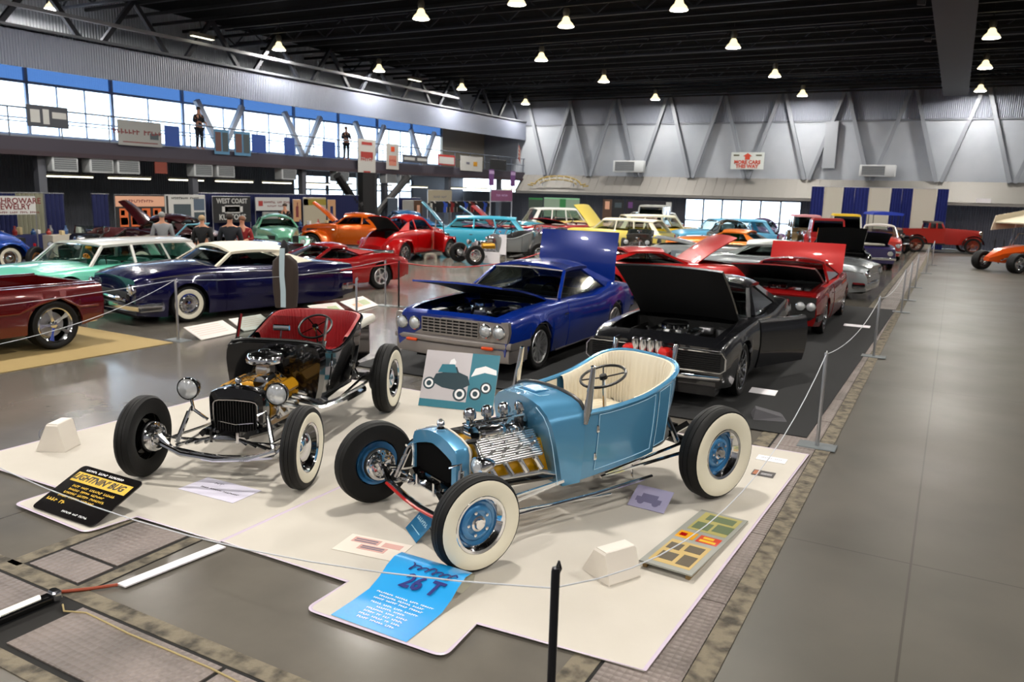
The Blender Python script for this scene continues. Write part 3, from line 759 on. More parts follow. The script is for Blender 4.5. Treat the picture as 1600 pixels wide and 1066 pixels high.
    # ---- radiator shell
    sx, shw, s0, s1 = P['shell']; so = []; si = []
    prof = P['shellprof']
    for (u, v) in prof: so.append((u*shw, s0+(s1-s0)*v))
    for (u, v) in P['coreprof']: si.append((u*shw, s0+(s1-s0)*v))
    so = so+[(-a, b) for a, b in so[::-1]]; si = si+[(-a, b) for a, b in si[::-1]]
    cr = lambda q, x, k=1.0: [(x, y*k, z) for y, z in q]
    b = MB().rings([cr(si, sx-.02), cr(si, sx), cr(so, sx-.012), cr([(y*1.02, z+.005) for y, z in so], sx-.04), cr([(y*1.02, z+.005) for y, z in so], sx-.13), cr(si, sx-.13)])
    shell = b.build('radiator_shell', body, r, 30)
    MB().prism(si, 'x', sx-.1, sx-.02).build('radiator_core', mat('radiator_core_black', '#030303', .95, spec=.1), shell)
    if P.get('grille_trim'):
        gt = MB(); gt.tube([(sx+.004, y, z) for y, z in si], .009, 6, True)
        gt.tube([(sx+.004, si[0][0], s0+.12), (sx+.016, 0, s0+.10), (sx+.004, -si[0][0], s0+.12)], .005, 5)
        gt.build('grille_trim', CHROME, shell)
        gb = MB()
        for k in range(15):
            yy = -shw*.72+shw*1.44*k/14; gb.box(sx-.02, sx-.008, yy-.004, yy+.004, s0+.02, s1-.1)
        gb.build('grille_bars', mat('grille_bar_dark', '#2b2a2a', .4, .5), shell)
    else:
        MB().tube([(sx-.125, y*1.04, z+.01) for y, z in so], .008, 6).build('shell_edge', mat('pale_edge_welt', '#d8cfc2', .5), shell)
    MB().lathe([(.03, 0), (.034, .03), (.02, .045), (.03, .06), (.026, .085), (.012, .1), (0, .1)], c=(sx-.07, 0, s1-.01), n=16).build('radiator_cap', CHROME, shell)
    # ---- headlamps
    hx, hy, hz, hr = P['lamps']
    for sg in (1, -1):
        e = empty('headlamp', (hx, sg*hy, hz), 0, r)
        MB().lathe([(0, -.13), (.03, -.125), (hr*.7, -.09), (hr, -.02), (hr*1.04, 0), (hr*1.04, .02), (hr*.93, .025)], ax='x', n=24).build('lamp_shell', P.get('lampm', CHROME), e)
        MB().lathe([(hr*.94, .02), (hr*.6, .04), (0, .05)], ax='x', n=24).build('lens', LENS, e)
        MB().tube([(-.03, 0, -hr*.9), (-.03, -sg*.02, -hr-.1), (-.05, -sg*(hy-.27), .45-hz)], .014, 6).build('lamp_stalk', CHROME, e)
    # ---- engine
    ex0, ex1, ez = P['eng']; EY = P['engm']; e = empty('engine', (0, 0, 0), 0, r); L = ex0-ex1
    b = MB(); b.prism([(-.16, ez-.34), (.16, ez-.34), (.24, ez-.2), (.24, ez-.08), (.16, ez+.05), (-.16, ez+.05), (-.24, ez-.08), (-.24, ez-.2)], 'x', ex1, ex0)
    b.prism([(-.22, ez-.3), (.22, ez-.3), (.2, ez+.02), (-.2, ez+.02)], 'x', ex1-.16, ex1); b.prism([(-.09, ez-.22), (.09, ez-.22), (.07, ez-.04), (-.07, ez-.04)], 'x', ex1-.5, ex1-.2)
    b.build('engine_block', EY, e)
    for sg in (1, -1):
        m45 = Matrix.Translation(((ex0+ex1)/2, sg*.215, ez-.005)) @ Matrix.Rotation(-sg*radians(50), 4, 'X')
        hd = MB(m45)
        if P['fins']:
            hd.box(-L*.5, L*.5, -.11, .11, -.03, .012)
            for k in range(12):
                yy = -.10+.20*k/11; hd.box(-L*.49, L*.49, yy-.004, yy+.004, .012, .036)
            for k in range(8): hd.lathe([(.011, .012), (.011, .05), (0, .055)], c=(-L*.42+L*.84*k/7, (.06 if k % 2 else -.04), 0), n=6)
            for k in range(4): hd.lathe([(.012, .04), (.012, .09), (0, .1)], c=(-L*.35+L*.7*k/3, .02*sg, 0), n=8)
        else:
            hd.box(-L*.47, L*.47, -.09, .09, -.05, 0)
            hd.rbox(-L*.45, L*.45, -.06, .06, 0, .075, .02)
        hd.build('cylinder_head', POLISH if P['fins'] else P.get('imm') or POLISH, e)
        ex = MB()
        for k in range(4):
            xx = ex0-.06-(L-.12)*k/3; ex.tube([(xx, sg*.2, ez-.09), (xx-.01, sg*.27, ez-.11), (xx-.05, sg*.3, ez-.19)], .024, 8)
        ex.tube([(ex0-.04, sg*.29, ez-.19), (ex1+.0, sg*.29, ez-.22), (ex1-.25, sg*.32, ez-.3)], .02, 8)
        ex.build('exhaust_manifold', POLISH, e)
    im = MB(); im.rbox(ex1+.04, ex0-.05, -.1, .1, ez+.03, ez+.1, .02)
    for k in range(4):
        xx = ex0-.1-(L-.2)*k/3
        for sg in (1, -1): im.tube([(xx, 0, ez+.1), (xx, sg*.09, ez+.08), (xx, sg*.13, ez+.03)], .024, 8)
    im.build('intake_manifold', P.get('imm') or POLISH, e)
    if P['carbs'] == 4:
        for k in range(4):
            xx = ex0-.06-(L-.06)*k/3.0
            cb = MB(); cb.rbox(xx-.032, xx+.032, -.04, .04, ez+.1, ez+.17, .01); cb.lathe([(.03, .17), (.03, .2), (.05, .215), (.052, .25), (.04, .28), (.018, .293), (0, .295)], c=(xx, 0, ez), n=16)
            cb.tube([(xx-.03, .05, ez+.14), (xx+.03, .05, ez+.14)], .012, 6); cb.lathe([(0, -.01), (.024, -.01), (.024, .012), (0, .012)], c=(xx, .055, ez+.15), ax='y', n=10)
            cb.build('carburettor', CHROME, e)
        fu = MB(); fu.tube([(ex0, .075, ez+.19), (ex1+.02, .075, ez+.19)], .009, 6); fu.tube([(ex0-.05, -.08, ez+.15), (ex1, -.08, ez+.15)], .007, 6)
        fu.build('fuel_line', CHROME, e)
    else:
        cb = MB(); xc = P['airx']; cb.rbox(xc-.08, xc+.08, -.07, .07, ez+.1, ez+.2, .02); cb.build('carburettor', ALU, e)
        MB().lathe([(.06, .2), (.14, .21), (.175, .23), (.18, .26), (.165, .3), (.15, .315), (.06, .33), (.05, .345), (.015, .35), (0, .35)], c=(xc, 0, ez), n=32).build('air_cleaner', CHROME, e)
    g = MB(); g.lathe([(0, -.12), (.045, -.12), (.055, -.1), (.055, .08), (.04, .1), (0, .1)], c=(ex0-.16, .13, ez+.12), ax='x', n=20)
    g.lathe([(0, .1), (.012, .1), (.012, .12), (.06, .125), (.06, .14), (0, .14)], c=(ex0-.16, .13, ez+.12), ax='x', n=20); g.build('generator', CHROME, e)
    bt = MB(); rnd = random.Random(3)
    for k in range(16):
        xx = ex0-.05-(L-.1)*rnd.random(); sg = 1 if k % 2 else -1; yy = sg*(.07+.1*rnd.random())
        bt.lathe([(.012, 0), (.014, .03), (.008, .045), (.012, .06), (0, .065)], c=(xx, yy, ez+.075-abs(yy)*.25), n=8)
    for k in range(5): xx = ex0-.08-(L-.16)*k/4; bt.tube([(xx, -.1, ez+.09), (xx-.02, 0, ez+.12), (xx, .1, ez+.09)], .008, 6)
    tag(bt.build('engine_fittings', CHROME, e), kind='stuff')
    p = MB(); p.lathe([(0, 0), (.08, 0), (.085, .01), (.08, .03), (0, .03)], c=(ex0+.01, 0, ez-.15), ax='x', n=20); p.lathe([(0, 0), (.05, 0), (.05, .03), (0, .03)], c=(ex0+.01, .1, ez-.02), ax='x', n=16); p.lathe([(0, 0), (.05, 0), (.05, .03), (0, .03)], c=(ex0+.01, -.1, ez-.02), ax='x', n=16)
    p.build('pulleys', ALU, e)
    hs = MB()
    for sg in (1, -1): hs.tube([(ex0-.06, sg*.14, ez+.07), (ex0+.06, sg*.16, ez+.09), (sx-.12, sg*.14, s1-.1)], .022, 8)
    for k in range(4):
        for sg in (1, -1): hs.tube([(ex1+.03, sg*.02, ez+.11), (ex0-.1-(L-.2)*k/3, sg*.12, ez+.13), (ex0-.1-(L-.2)*k/3, sg*.2, ez+.07)], .004, 5)
    hs.lathe([(0, 0), (.045, 0), (.05, .05), (.045, .09), (.02, .12), (0, .12)], c=(ex1+.02, .02, ez+.06), n=14)
    hs.build('hoses_and_leads', BLACKM, e)
    # ---- body tub
    zb = P['zb']; zt = P['zt']; xf = P['xf']; xd = P['xd']; xe = P['xe']
    # cowl
    fr = P['cowl_f']; rows = []
    for i in range(7):
        t = i/6; row = []
        for (y0, z0, y1, z1) in P['cowl']:
            y = y0+(y1-y0)*t; z = z0+(z1-z0)*t
            x0 = xf+fr*(z0-P['cowl'][0][1]); row.append((x0+(xd-x0)*t, y, z))
        rows.append([(p[0], p[1], p[2]) for p in row]+[(p[0], -p[1], p[2]) for p in row[-2::-1]])
    cw = MB(); cw.grid(rows); cw.build('cowl', body, r, 50)
    MB().add(rows[0], [tuple(range(len(rows[0])))]).build('firewall', P.get('firem', body), r, 0)
    top = rows[-1]; k0 = P.get('rail_k', 2)
    MB().tube([(p[0]-.005, p[1], p[2]+.006) for p in top[k0:len(top)-k0]], .016, 8).build('dash_rail', BLACKM, r)
    MB().panel([(xd+.02, .36, zt(xd)-.02), (xd+.02, -.36, zt(xd)-.02), (xd+.05, -.36, zt(xd)-.2), (xd+.05, .36, zt(xd)-.2)], .01).build('dashboard', P.get('dashm', body), r)
    # tub sides and rounded back
    path = []
    n1 = 9
    for i in range(n1): t = i/n1; path.append((xd+(xe+.28-xd)*t, itp(P['plan'], xd+(xe+.28-xd)*t)))
    yc = itp(P['plan'], xe+.28)
    for i in range(9): a = pi/2*i/8; path.append((xe+.28-.28*sin(a), yc*(cos(a)**.62 if i < 8 else 0)))
    full = path+[(x, -y) for x, y in path[-2::-1]]
    def sec(x, y, inset=0, ty=0):
        pts = []; b0, t0 = zb(x), zt(x) if abs(y) > 1e-6 or True else 0
        t0 = zt(x)
        for k in range(6):
            v = k/5; z = b0+(t0-b0)*v; q = 1-P['tuck']*(1-v)**2; cx = xd+.0
            yy = y*q*(1-inset/max(abs(y), .2) if abs(y) > .05 else 1); xx = x+(P['tuck']*1.2*(1-v)**2*(1 if x < xe+.3 else 0)) + (inset if x < xe+.25 else 0)*(1-abs(y)/max(yc, .1))
            pts.append((xx, yy, z))
        return pts
    rows = [sec(x, y) for x, y in full]
    tub = MB().grid(rows); ob = tub.build('body', body, r, 50)
    # rim
    MB().tube([p[-1] for p in rows], .022, 8).build('body_rim', P.get('rimm', body), r)
    # floor
    fl_ = [(x, y*.9) for x, y in full]; MB().add([(x, y, zb(x)+.03) for x, y in fl_], [tuple(range(len(fl_)))]).build('floor_pan', BLACKM, r, 0)
    # interior lining: pleated
    IN = P['inm']; rows = []
    xs0 = P['seat_x']; dense = []
    for i in range(len(full)-1):
        a, b2 = full[i], full[i+1]
        for k in range(6): t = k/6; dense.append((a[0]+(b2[0]-a[0])*t, a[1]+(b2[1]-a[1])*t))
    sel = [(x, y) for x, y in dense if x < xs0]
    for idx, (x, y) in enumerate(sel):
        rip = .010*abs(sin(idx*pi/3)); dd = .055+rip
        nx = (1 if x < xe+.27 else 0); l = hypot(x-(xe+.28), y) or 1
        ex_, ey_ = ((x-(xe+.28))/l, y/l) if x < xe+.28 else (0, 1 if y > 0 else -1)
        col = []
        for v in (0, .3, .6, .85, .97, 1.0):
            z = P['seat_z']+(zt(x)+P.get('roll', .02)-P['seat_z'])*v; q = dd*(1.5-.5*v) if v < .97 else dd*.75
            if v == 1.0: q = .0
            col.append((x-ex_*q, y-ey_*q, z+(0 if v < 1 else -.012)))
        rows.append(col)
    MB().grid(rows).build('seat_back', IN, r, 60)
    sc = MB(); npl = 16; ys = yc*.88
    for k in range(npl):
        ya = -ys+2*ys*k/npl; yb = -ys+2*ys*(k+1)/npl
        sc.rbox(xe+.16, xs0+.12, ya*.93+.001, yb*.93-.001, P['seat_z']-.06, P['seat_z']+.03, .012)
    sc.build('seat_cushion', IN, r, 30)
    for sg in (1, -1):
        q = []
        for i in range(6):
            x = xd-.03+(xs0-xd+.06)*i/5; y = itp(P['plan'], x); q.append([(x, sg*(y*(1-P['tuck']*.9)-.03), zb(x)+.05), (x, sg*(y*(1-P['tuck']*.25)-.03), zb(x)*.5+zt(x)*.5), (x, sg*(y-.025), zt(x)-.01)])
        MB().grid(q).build('door_card', P.get('cardm', IN), r, 0)
    # doors with pinstripes
    for (x0, x1, nm) in P['panels']:
        for sg in (1, -1):
            rows = []
            for i in range(7):
                x = x0+(x1-x0)*i/6; y = itp(P['plan'], x); col = []
                for k in range(5):
                    v = .1+.84*k/4; q = 1-P['tuck']*(1-v)**2
                    col.append((x, sg*(y*q+.004), zb(x)+(zt(x)-zb(x))*v))
                rows.append(col)
            d = MB().grid(rows).build(nm, body, r, 60)
            if ps:
                lp_ = [(p[0], p[1]+sg*.003, p[2]) for p in rows[0]]+[(rw[-1][0], rw[-1][1]+sg*.003, rw[-1][2]) for rw in rows[1:]]+[(p[0], p[1]+sg*.003, p[2]) for p in rows[-1][-2::-1]]+[(rw[0][0], rw[0][1]+sg*.003, rw[0][2]) for rw in rows[-2:0:-1]]
                MB().tube(lp_, .0035, 4, True).build('pinstripe', ps, d, 0)
            else:
                for ed_ in (rows[0], rows[-1]): MB().tube(ed_, .005, 4).build('door_gap', DARK, d, 0)
            if nm == 'door':
                for k in (1, 3): p = rows[0][k]; MB().rbox(p[0]-.01, p[0]+.02, p[1]-.006, p[1]+.006, p[2]-.03, p[2]+.03, .004).build('hinge', CHROME, d)
    # windshield posts
    px0, pz0, px1, pz1, py, pr = P['posts']
    for sg in (1, -1):
        b = MB()
        if P.get('flatposts'):
            b.bar((px0, sg*py, pz0), (px1, sg*py, pz1), .012, .05); b.tube([(px0+.05, sg*(py+.01), pz0-.04), (px0-.03, sg*(py+.01), pz0+.03), (px0-.02, sg*(py-.06), pz0+.02)], .018, 8)
        else:
            b.tube([(px0+.02, sg*(py+.015), pz0-.1), (px0, sg*(py+.01), pz0), (px1, sg*py, pz1)], [.012, .024, .014], 10, flat=1.6)
            b.lathe([(0, 0), (.02, 0), (.024, .012), (0, .02)], c=(px1, sg*py, pz1), n=10)
        b.build('windshield_post', CHROME, r)
    if P.get('glass'):
        MB().panel([(px0, py-.01, pz0+.01), (px0, -py+.01, pz0+.01), (px1, -py+.01, pz1-.0), (px1, py-.01, pz1)], .005).build('windshield', GLASS, r)
        mb = MB(); mb.tube([(px0-.02, 0, pz0), (px0-.04, 0, pz0+.12)], .008, 6); mb.rbox(px0-.06, px0-.04, -.09, .09, pz0+.12, pz0+.18, .01); mb.build('rear_view_mirror', CHROME, r)
    # steering
    wx, wy, wz, wr = P['steer']; tl = radians(P.get('tilt', 28))
    e = empty('steering_wheel', (wx, wy, wz), 0, r); e.rotation_euler = (0, tl, 0)
    MB().tube([(wr*cos(a), wr*sin(a), 0) for a in [2*pi*k/28 for k in range(28)]], .012, 8, True).build('wheel_rim', BLACKM, e)
    sp = MB()
    for k in range(4):
        a = pi/4+pi/2*k; sp.bar((0, 0, -.01), (wr*cos(a), wr*sin(a), 0), .012, .008)
    sp.lathe([(0, .015), (.03, .012), (.035, -.02), (0, -.03)], n=14)
    sp.build('wheel_spokes', BLACKM if ps else CHROME, e)
    MB().tube([(0, 0, -.02), (.08, 0, -.35)], .017, 10).build('steering_column', CHROME, e)
    lv = MB(); lv.tube([(xd-.25, -.05, zb(xd)+.05), (xd-.28, -.05, zt(xd)-.12)], .007, 6); lv.ball((xd-.28, -.05, zt(xd)-.1), .02, 8, 6); lv.build('gear_lever', CHROME, r)
    return r

BLUEB = paint('light_blue_metallic_paint', '#5596bf', .4, .27)
bt_z = [(-2.4, .49), (-1.9, .37), (-1.5, .32), (-1.03, .26)]; bt_t = [(-2.4, 1.12), (-2.28, 1.08), (-2.05, .98), (-1.8, .905), (-1.4, .855), (-1.15, .845)]
BT = dict(paint=BLUEB, wb=2.45, hw=.48, stripe=mat('pale_blue_pinstripe', '#a9d3ea', .4), lift=.0275,
    Rf=.335, wf=.135, rrf=.2, tf=.73, Rr=.395, wr=.19, rrr=.215, tr=.755, rim='steel', rimcol='blue', ww=(.02, .8), axle_stripe=True, springm=CHROME,
    shell=(-.10, .305, .28, .755), shellprof=[(.86, 0), (1, .02), (1, .25), (1, .5), (1, .76), (.93, .86), (.62, .94), (.3, .985), (.06, 1.0)],
    coreprof=[(.8, .01), (.86, .01), (.86, .25), (.86, .5), (.86, .66), (.8, .69), (.6, .735), (.3, .79), (.06, .82)],
    lamps=(-.24, .40, .58, .07), eng=(-.37, -.92, .60), engm=paint('yellow_engine_enamel', '#d9a008', .0, .3), fins=True, carbs=4, imm=None,
    zb=lambda x: itp(bt_z, x), zt=lambda x: itp(bt_t, x), xf=-1.07, cowl_f=.27, xd=-1.2, xe=-2.38,
    cowl=[(.37, .25, .43, .275), (.385, .45, .45, .45), (.39, .62, .46, .65), (.375, .76, .46, .80), (.34, .84, .44, .865), (.27, .90, .39, .915), (.18, .93, .3, .945), (.09, .945, .16, .965), (0, .95, 0, .97)],
    rail_k=4, plan=[(-2.4, .44), (-2.2, .485), (-1.9, .495), (-1.5, .48), (-1.2, .455)], tuck=.1, inm=CREAM, seat_x=-1.72, seat_z=.62, roll=.015,
    cardm=CREAM, panels=((-1.34, -1.94, 'door'), (-1.99, -2.12, 'quarter_panel')), posts=(-1.22, .86, -1.27, 1.2, .45, .02),
    steer=(-1.62, .2, 1.04, .19), tilt=20)
bluT = tbucket('roadster_hot_rod', 'light blue open roadster hot rod with whitewall tyres, yellow engine and cream seat', (-3.25, 4.64), -114.2, BT)
# extra chrome: running tubes and license stand under the blue car
b = MB(); b.tube([(-.55, .44, .16), (-1.3, .5, .18), (-1.95, .5, .2)], .016, 8); b.tube([(-1.78, .44, .2), (-1.78, .42, .33)], .01, 6); b.tube([(-.3, .46, .22), (-1.5, .48, .13)], .01, 6)
b.build('side_pipe', CHROME, bluT)
b = MB(); b.tube([(-1.17, .18, .945), (-.98, .16, .95), (-.97, 0, .956), (-.98, -.16, .95), (-1.17, -.18, .945)], .004, 5); b.build('cowl_pinstripe', BT['stripe'], bluT)
b = MB(); b.rbox(-1.14, -1.0, -.09, .09, .955, .972, .008); b.build('cowl_vent', BLUEB, bluT)
MB().tube([(-1.0+.26*(z-.25)*.9, y*1.005+.002, z) for y, z in ((.40, .29), (.405, .45), (.41, .62), (.395, .76), (.355, .845), (.28, .905))], .0035, 4).build('cowl_edge_pinstripe', BT['stripe'], bluT)

kt_z = [(-2.5, .44), (-2.2, .42), (-1.5, .44), (-1.0, .46)]; kt_t = [(-2.5, 1.14), (-2.3, 1.12), (-2.1, 1.07), (-1.8, .97), (-1.45, .90), (-1.2, .93), (-1.1, .97)]
KT = dict(paint=GLOSSB, wb=2.46, hw=.5, stripe=None, Rf=.352, wf=.135, rrf=.21, tf=.72, Rr=.39, wr=.17, rrr=.215, tr=.735, rim='cap', rimcol='black', ww=(.02, .62), springm=CHROME, imm=paint('gold_engine_enamel', '#c08a10', .3, .3),
    shell=(-.26, .25, .33, .75), shellprof=[(.8, 0), (.92, .03), (.98, .25), (1, .5), (1, .78), (.92, .9), (.66, .965), (.3, .99), (.06, 1.0)],
    coreprof=[(.66, .04), (.76, .06), (.8, .25), (.82, .45), (.82, .66), (.76, .72), (.6, .745), (.3, .755), (.06, .76)], grille_trim=True,
    lamps=(-.22, .41, .74, .098), lampm=GLOSSB, eng=(-.45, -1.0, .64), engm=paint('gold_engine_enamel', '#c08a10', .3, .3), fins=False, carbs=1, airx=-.88,
    zb=lambda x: itp(kt_z, x), zt=lambda x: itp(kt_t, x), xf=-1.05, cowl_f=.0, xd=-1.15, xe=-2.45,
    cowl=[(.42, .46, .44, .46), (.45, .58, .47, .58), (.47, .72, .49, .72), (.48, .84, .5, .86), (.47, .93, .49, .95), (.44, .98, .46, .99), (.3, 1.005, .32, 1.015), (.15, 1.01, .16, 1.02), (0, 1.01, 0, 1.02)],
    rail_k=4, plan=[(-2.5, .46), (-2.2, .51), (-1.8, .52), (-1.15, .49)], tuck=.14, inm=mat('red_pleated_vinyl', '#8c1219', .4), seat_x=-1.75, seat_z=.72, roll=.03,
    panels=((-1.32, -1.9, 'door'),), posts=(-1.22, .98, -1.33, 1.24, .45, .02), flatposts=True, glass=True, steer=(-1.6, .22, 1.1, .17), tilt=35)
blaT = tbucket('roadster_hot_rod', 'gloss black open roadster hot rod with red pleated interior and chrome headlamps', (-5.285, 4.60), -69.0, KT)
b = MB()
for sg in (1, -1):
    b.tube([(-.75, sg*.36, .52), (-1.0, sg*.47, .4), (-1.5, sg*.5, .34), (-2.2, sg*.52, .31)], [.03, .045, .05, .05], 10)
    for k in range(4): b.tube([(-.55-.15*k, sg*.26, .56), (-.68-.15*k, sg*.38, .5), (-.85-.13*k, sg*.46, .42)], .028, 8)
b.build('side_pipe', CHROME, blaT)
b = MB(); b.tube([(.1, -.52, .33), (.14, -.3, .26), (.15, 0, .235), (.14, .3, .26), (.1, .52, .33)], .022, 8); b.build('nerf_bar', CHROME, blaT)
b = MB(); b.box(-2.98, -2.47, -.36, .36, .55, .93, .03, .0); b.build('rear_deck', GLOSSB, blaT)
MB().rbox(-3.05, -2.48, -.42, .42, .93, 1.03, .03).build('deck_cover', mat('white_vinyl_cover', '#d9d6cc', .5), blaT)
# ================================================================== FULL-SIZE CARS
def full_interior(c, x0, x1, **k): c.interior(x0, x1, **k)
def sixties(name, label, pos, head, pnt, o=None, group=None):
    o = o or {}
    wb = o.get('wb', 2.92); nose = o.get('nose', .92); rear = o.get('rear', 1.15); hw = o.get('hw', .95)
    zs = o.get('zs') or [(-(wb+rear), .86), (-wb-.6, .93), (-wb, .95), (-wb+.7, .89), (-1.4, .9), (-.6, .9), (.3, .885), (nose-.1, .84), (nose, .80)]
    P = dict(nose=nose, wb=wb, rear=rear, sill=.2, R=.33, paint=pnt, zs=zs,
        w=[(-(wb+rear), hw*.86), (-wb-.7, hw*.95), (-wb+.2, hw), (-1.5, hw*.985), (0, hw), (nose-.3, hw*.975), (nose, hw*.93)],
        crown=[(-(wb+rear), .02), (-wb, .05), (0, .05), (nose, .015)], tw=.21, rr=.215, slant=o.get('slant', .06))
    P.update({k: v for k, v in o.items() if k in ('lift', 'holes', 'rim', 'rimcol', 'ww', 'crown', 'w', 'R', 'rr', 'tw', 'sill', 'arches', 'steer', 'inset', 'skirts', 'tuck')})
    c = Car(name, label, pos, head, P, group); return c

# ---- blue coupe, hood and trunk up
BLUE = paint('deep_blue_paint', '#082980', .15, .2)
holes = {'hood': (-.55, .88), 'cabin': (-2.9, -.95), 'trunk': (-3.95, -3.2)}
c = sixties('hardtop_coupe', 'deep blue two-door hardtop with hood and trunk lid raised, silver grille with four round lamps', (-5.95, 10.15), -90, BLUE,
    dict(lift=.0235, holes=holes, rim='spoke10', R=.335, rr=.235, wb=2.92, nose=.98, rear=1.15, hw=.96, slant=.1,
         zs=[(-4.07, .86), (-3.5, .96), (-3.0, 1.0), (-2.6, .95), (-2.0, .89), (-.8, .91), (.3, .89), (.88, .84), (.98, .80)]))
c.shell(); c.doors([(-.92, -2.0)])
c.greenhouse(dict(x=(-.78, -1.34, -2.35, -3.15), z=(1.35, 1.44), rw=.64, bw=.82, c=(-2.62, -2.15), bwr=.74, rrw=.58), glass=TINT, trim=mat('silver_trim', '#b8b2b0', .3, .8))
c.interior(-.95, -2.9); SILV = mat('silver_grille_alloy', '#a39c98', .35, .75)
MB().prism([(-.9, .52), (.9, .52), (.93, .66), (.915, .80), (-.915, .80), (-.93, .66)], 'x', .9, .972).build('header_panel', SILV, c.root)
c.grille(.972, -.46, .46, .555, .765, 5, 9, SILV, .014)
c.headlamp(.985, .58, .665, .085); c.headlamp(.985, .79, .665, .085, 'outer_headlamp')
c.bumper(.99, .47, .95, .1, m=SILV, wrap=.5); c.bumper(.98, .33, .92, .2, m=SILV, wrap=.45)
for sg in (1, -1): MB().rbox(.99, 1.03, sg*.62-.09, sg*.62+.09, .41, .45, .01).build('turn_signal', ORANGE, c.root)
c.radiator(.84, mat('light_blue_support', '#5f86c4', .3, .2)); c.engine(.1, .74, '#1d2f66'); MB().box(-.57, -.53, -.72, .72, .35, .86).build('firewall', BLUE, c.root); c.strip(-3.9, .8, 0, SILV, .012, .004)
c.lid('hood', -.55, 1.42, .74, .955, radians(12), BLUE, crown=.02, bulge=.02)
c.lid('trunk_lid', -3.2, .88, .76, .985, radians(82), BLUE, crown=.02, fwd=-1)
c.bumper(-4.02, .47, .88, .12, front=False); c.tail_lamps(.68, .22, .12, .68)

# ---- charcoal coupe, hood up, hidden lamps, door ajar
CHAR = paint('charcoal_metallic_paint', '#1b1c20', .5, .22)
c = sixties('hardtop_coupe', 'charcoal two-door hardtop with raised hood, full-width black grille and red engine model before it', (-3.08, 10.3), -90, CHAR,
    dict(lift=.0235, holes={'hood': (-.5, .66), 'cabin': (-2.75, -.9)}, rim='spoke10', R=.345, rr=.26, wb=2.75, nose=.92, rear=.98, hw=.93, slant=.09, rimcol='chrome',
         zs=[(-3.73, .84), (-3.3, .93), (-2.9, .97), (-2.4, .93), (-1.8, .87), (-.8, .89), (.3, .86), (.82, .79), (.92, .74)]))
c.shell(); c.patch('door', -2.0, -.9, 0, 5, -1)
dr = empty('door', (-.9, c.Wd(-.9), 0), radians(16), c.root); dr.rotation_euler = (0, 0, radians(-24))
dm = MB(); rows = []
for i in range(7):
    x = -1.1*i/6; rows.append([(x, p[1]-c.Wd(-.9)+.01, p[2]) for p in [c.pt(-.9+x, k) for k in range(6)]])
dm.grid(rows); dm.grid([[(p[0], p[1]-.07, p[2]) for p in r_] for r_ in rows])
for a in (rows[0], rows[-1], [r_[0] for r_ in rows], [r_[-1] for r_ in rows]): dm.grid([a, [(p[0], p[1]-.07, p[2]) for p in a]])
dm.build('door_skin', CHAR, dr); 
c.greenhouse(dict(x=(-.72, -1.32, -2.25, -2.95), z=(1.29, 1.38), rw=.6, bw=.77, c=(-2.45, -2.0), bwr=.7, rrw=.56, b=((-1.0, -1.42),)), glass=TINT)
c.interior(-.9, -2.7)
MB().prism([(-.86, .46), (.86, .46), (.9, .58), (.86, .71), (-.86, .71), (-.9, .58)], 'x', .9, .925).build('grille_opening', mat('matt_black_mesh', '#060606', .6), c.root)
gt = MB(); gt.tube([(.935, y, z) for y, z in ((-.84, .46), (.84, .46), (.89, .5), (.89, .64), (.84, .7), (-.84, .7), (-.89, .64), (-.89, .5))], .013, 6, True); gt.build('grille_surround', CHROME, c.root)
c.grille(.925, -.82, .82, .48, .69, 8, 0, mat('matt_black_bar', '#101012', .4), .008)
c.bumper(.93, .38, .86, .09, wrap=.4); MB().box(.7, .9, -.78, .78, .16, .33).build('front_valance', CHAR, c.root)
c.radiator(.62, CHAR); c.engine(.1, .70, '#26262a'); c.lid('hood', -.5, 1.32, .7, .91, radians(34), CHAR, crown=.03)
c.bumper(-3.7, .42, .84, .1, front=False); c.tail_lamps(.66, .3, .1, .6)

# ---- maroon-red muscle coupe behind it, hood and trunk up
MRED = paint('candy_red_paint', '#7c0a0c', .25, .22)
c = sixties('muscle_coupe', 'red two-door muscle coupe with raised hood and trunk lid, parked behind the charcoal coupe', (-2.88, 16.2), -90, MRED,
    dict(lift=.0235, holes={'hood': (-.55, .75), 'trunk': (-3.95, -3.2), 'cabin': (-2.9, -.95)}, rim='spoke5', wb=2.92, nose=1.0, rear=1.15, hw=.95, rimcol='chrome', rr=.24))
c.shell(); c.doors([(-.92, -2.0)])
c.greenhouse(dict(x=(-.78, -1.38, -2.35, -3.15), z=(1.25, 1.33), rw=.62, bw=.80, c=(-2.62, -2.15), bwr=.74, rrw=.58))
c.interior(-.95, -2.9); MB().box(.93, 1.0, -.86, .86, .42, .78).build('grille_opening', mat('matt_black_mesh', '#060606', .6), c.root)
c.headlamp(1.01, .6, .62, .08); c.headlamp(1.0, .78, .62, .08, 'outer_headlamp'); c.bumper(1.0, .4, .92, .12, m=mat('black_bumper', '#111113', .3), wrap=.4)
c.radiator(.7); c.engine(.1, .72, '#2a3b5e'); c.lid('hood', -.55, 1.4, .76, .94, radians(15), MRED, crown=.03, bulge=.05); c.lid('trunk_lid', -3.15, .62, .8, .96, radians(75), paint('bright_red_paint', '#b30d0a', .2, .3), crown=.02, fwd=-1)
c.bumper(-4.02, .45, .88, .12, front=False)

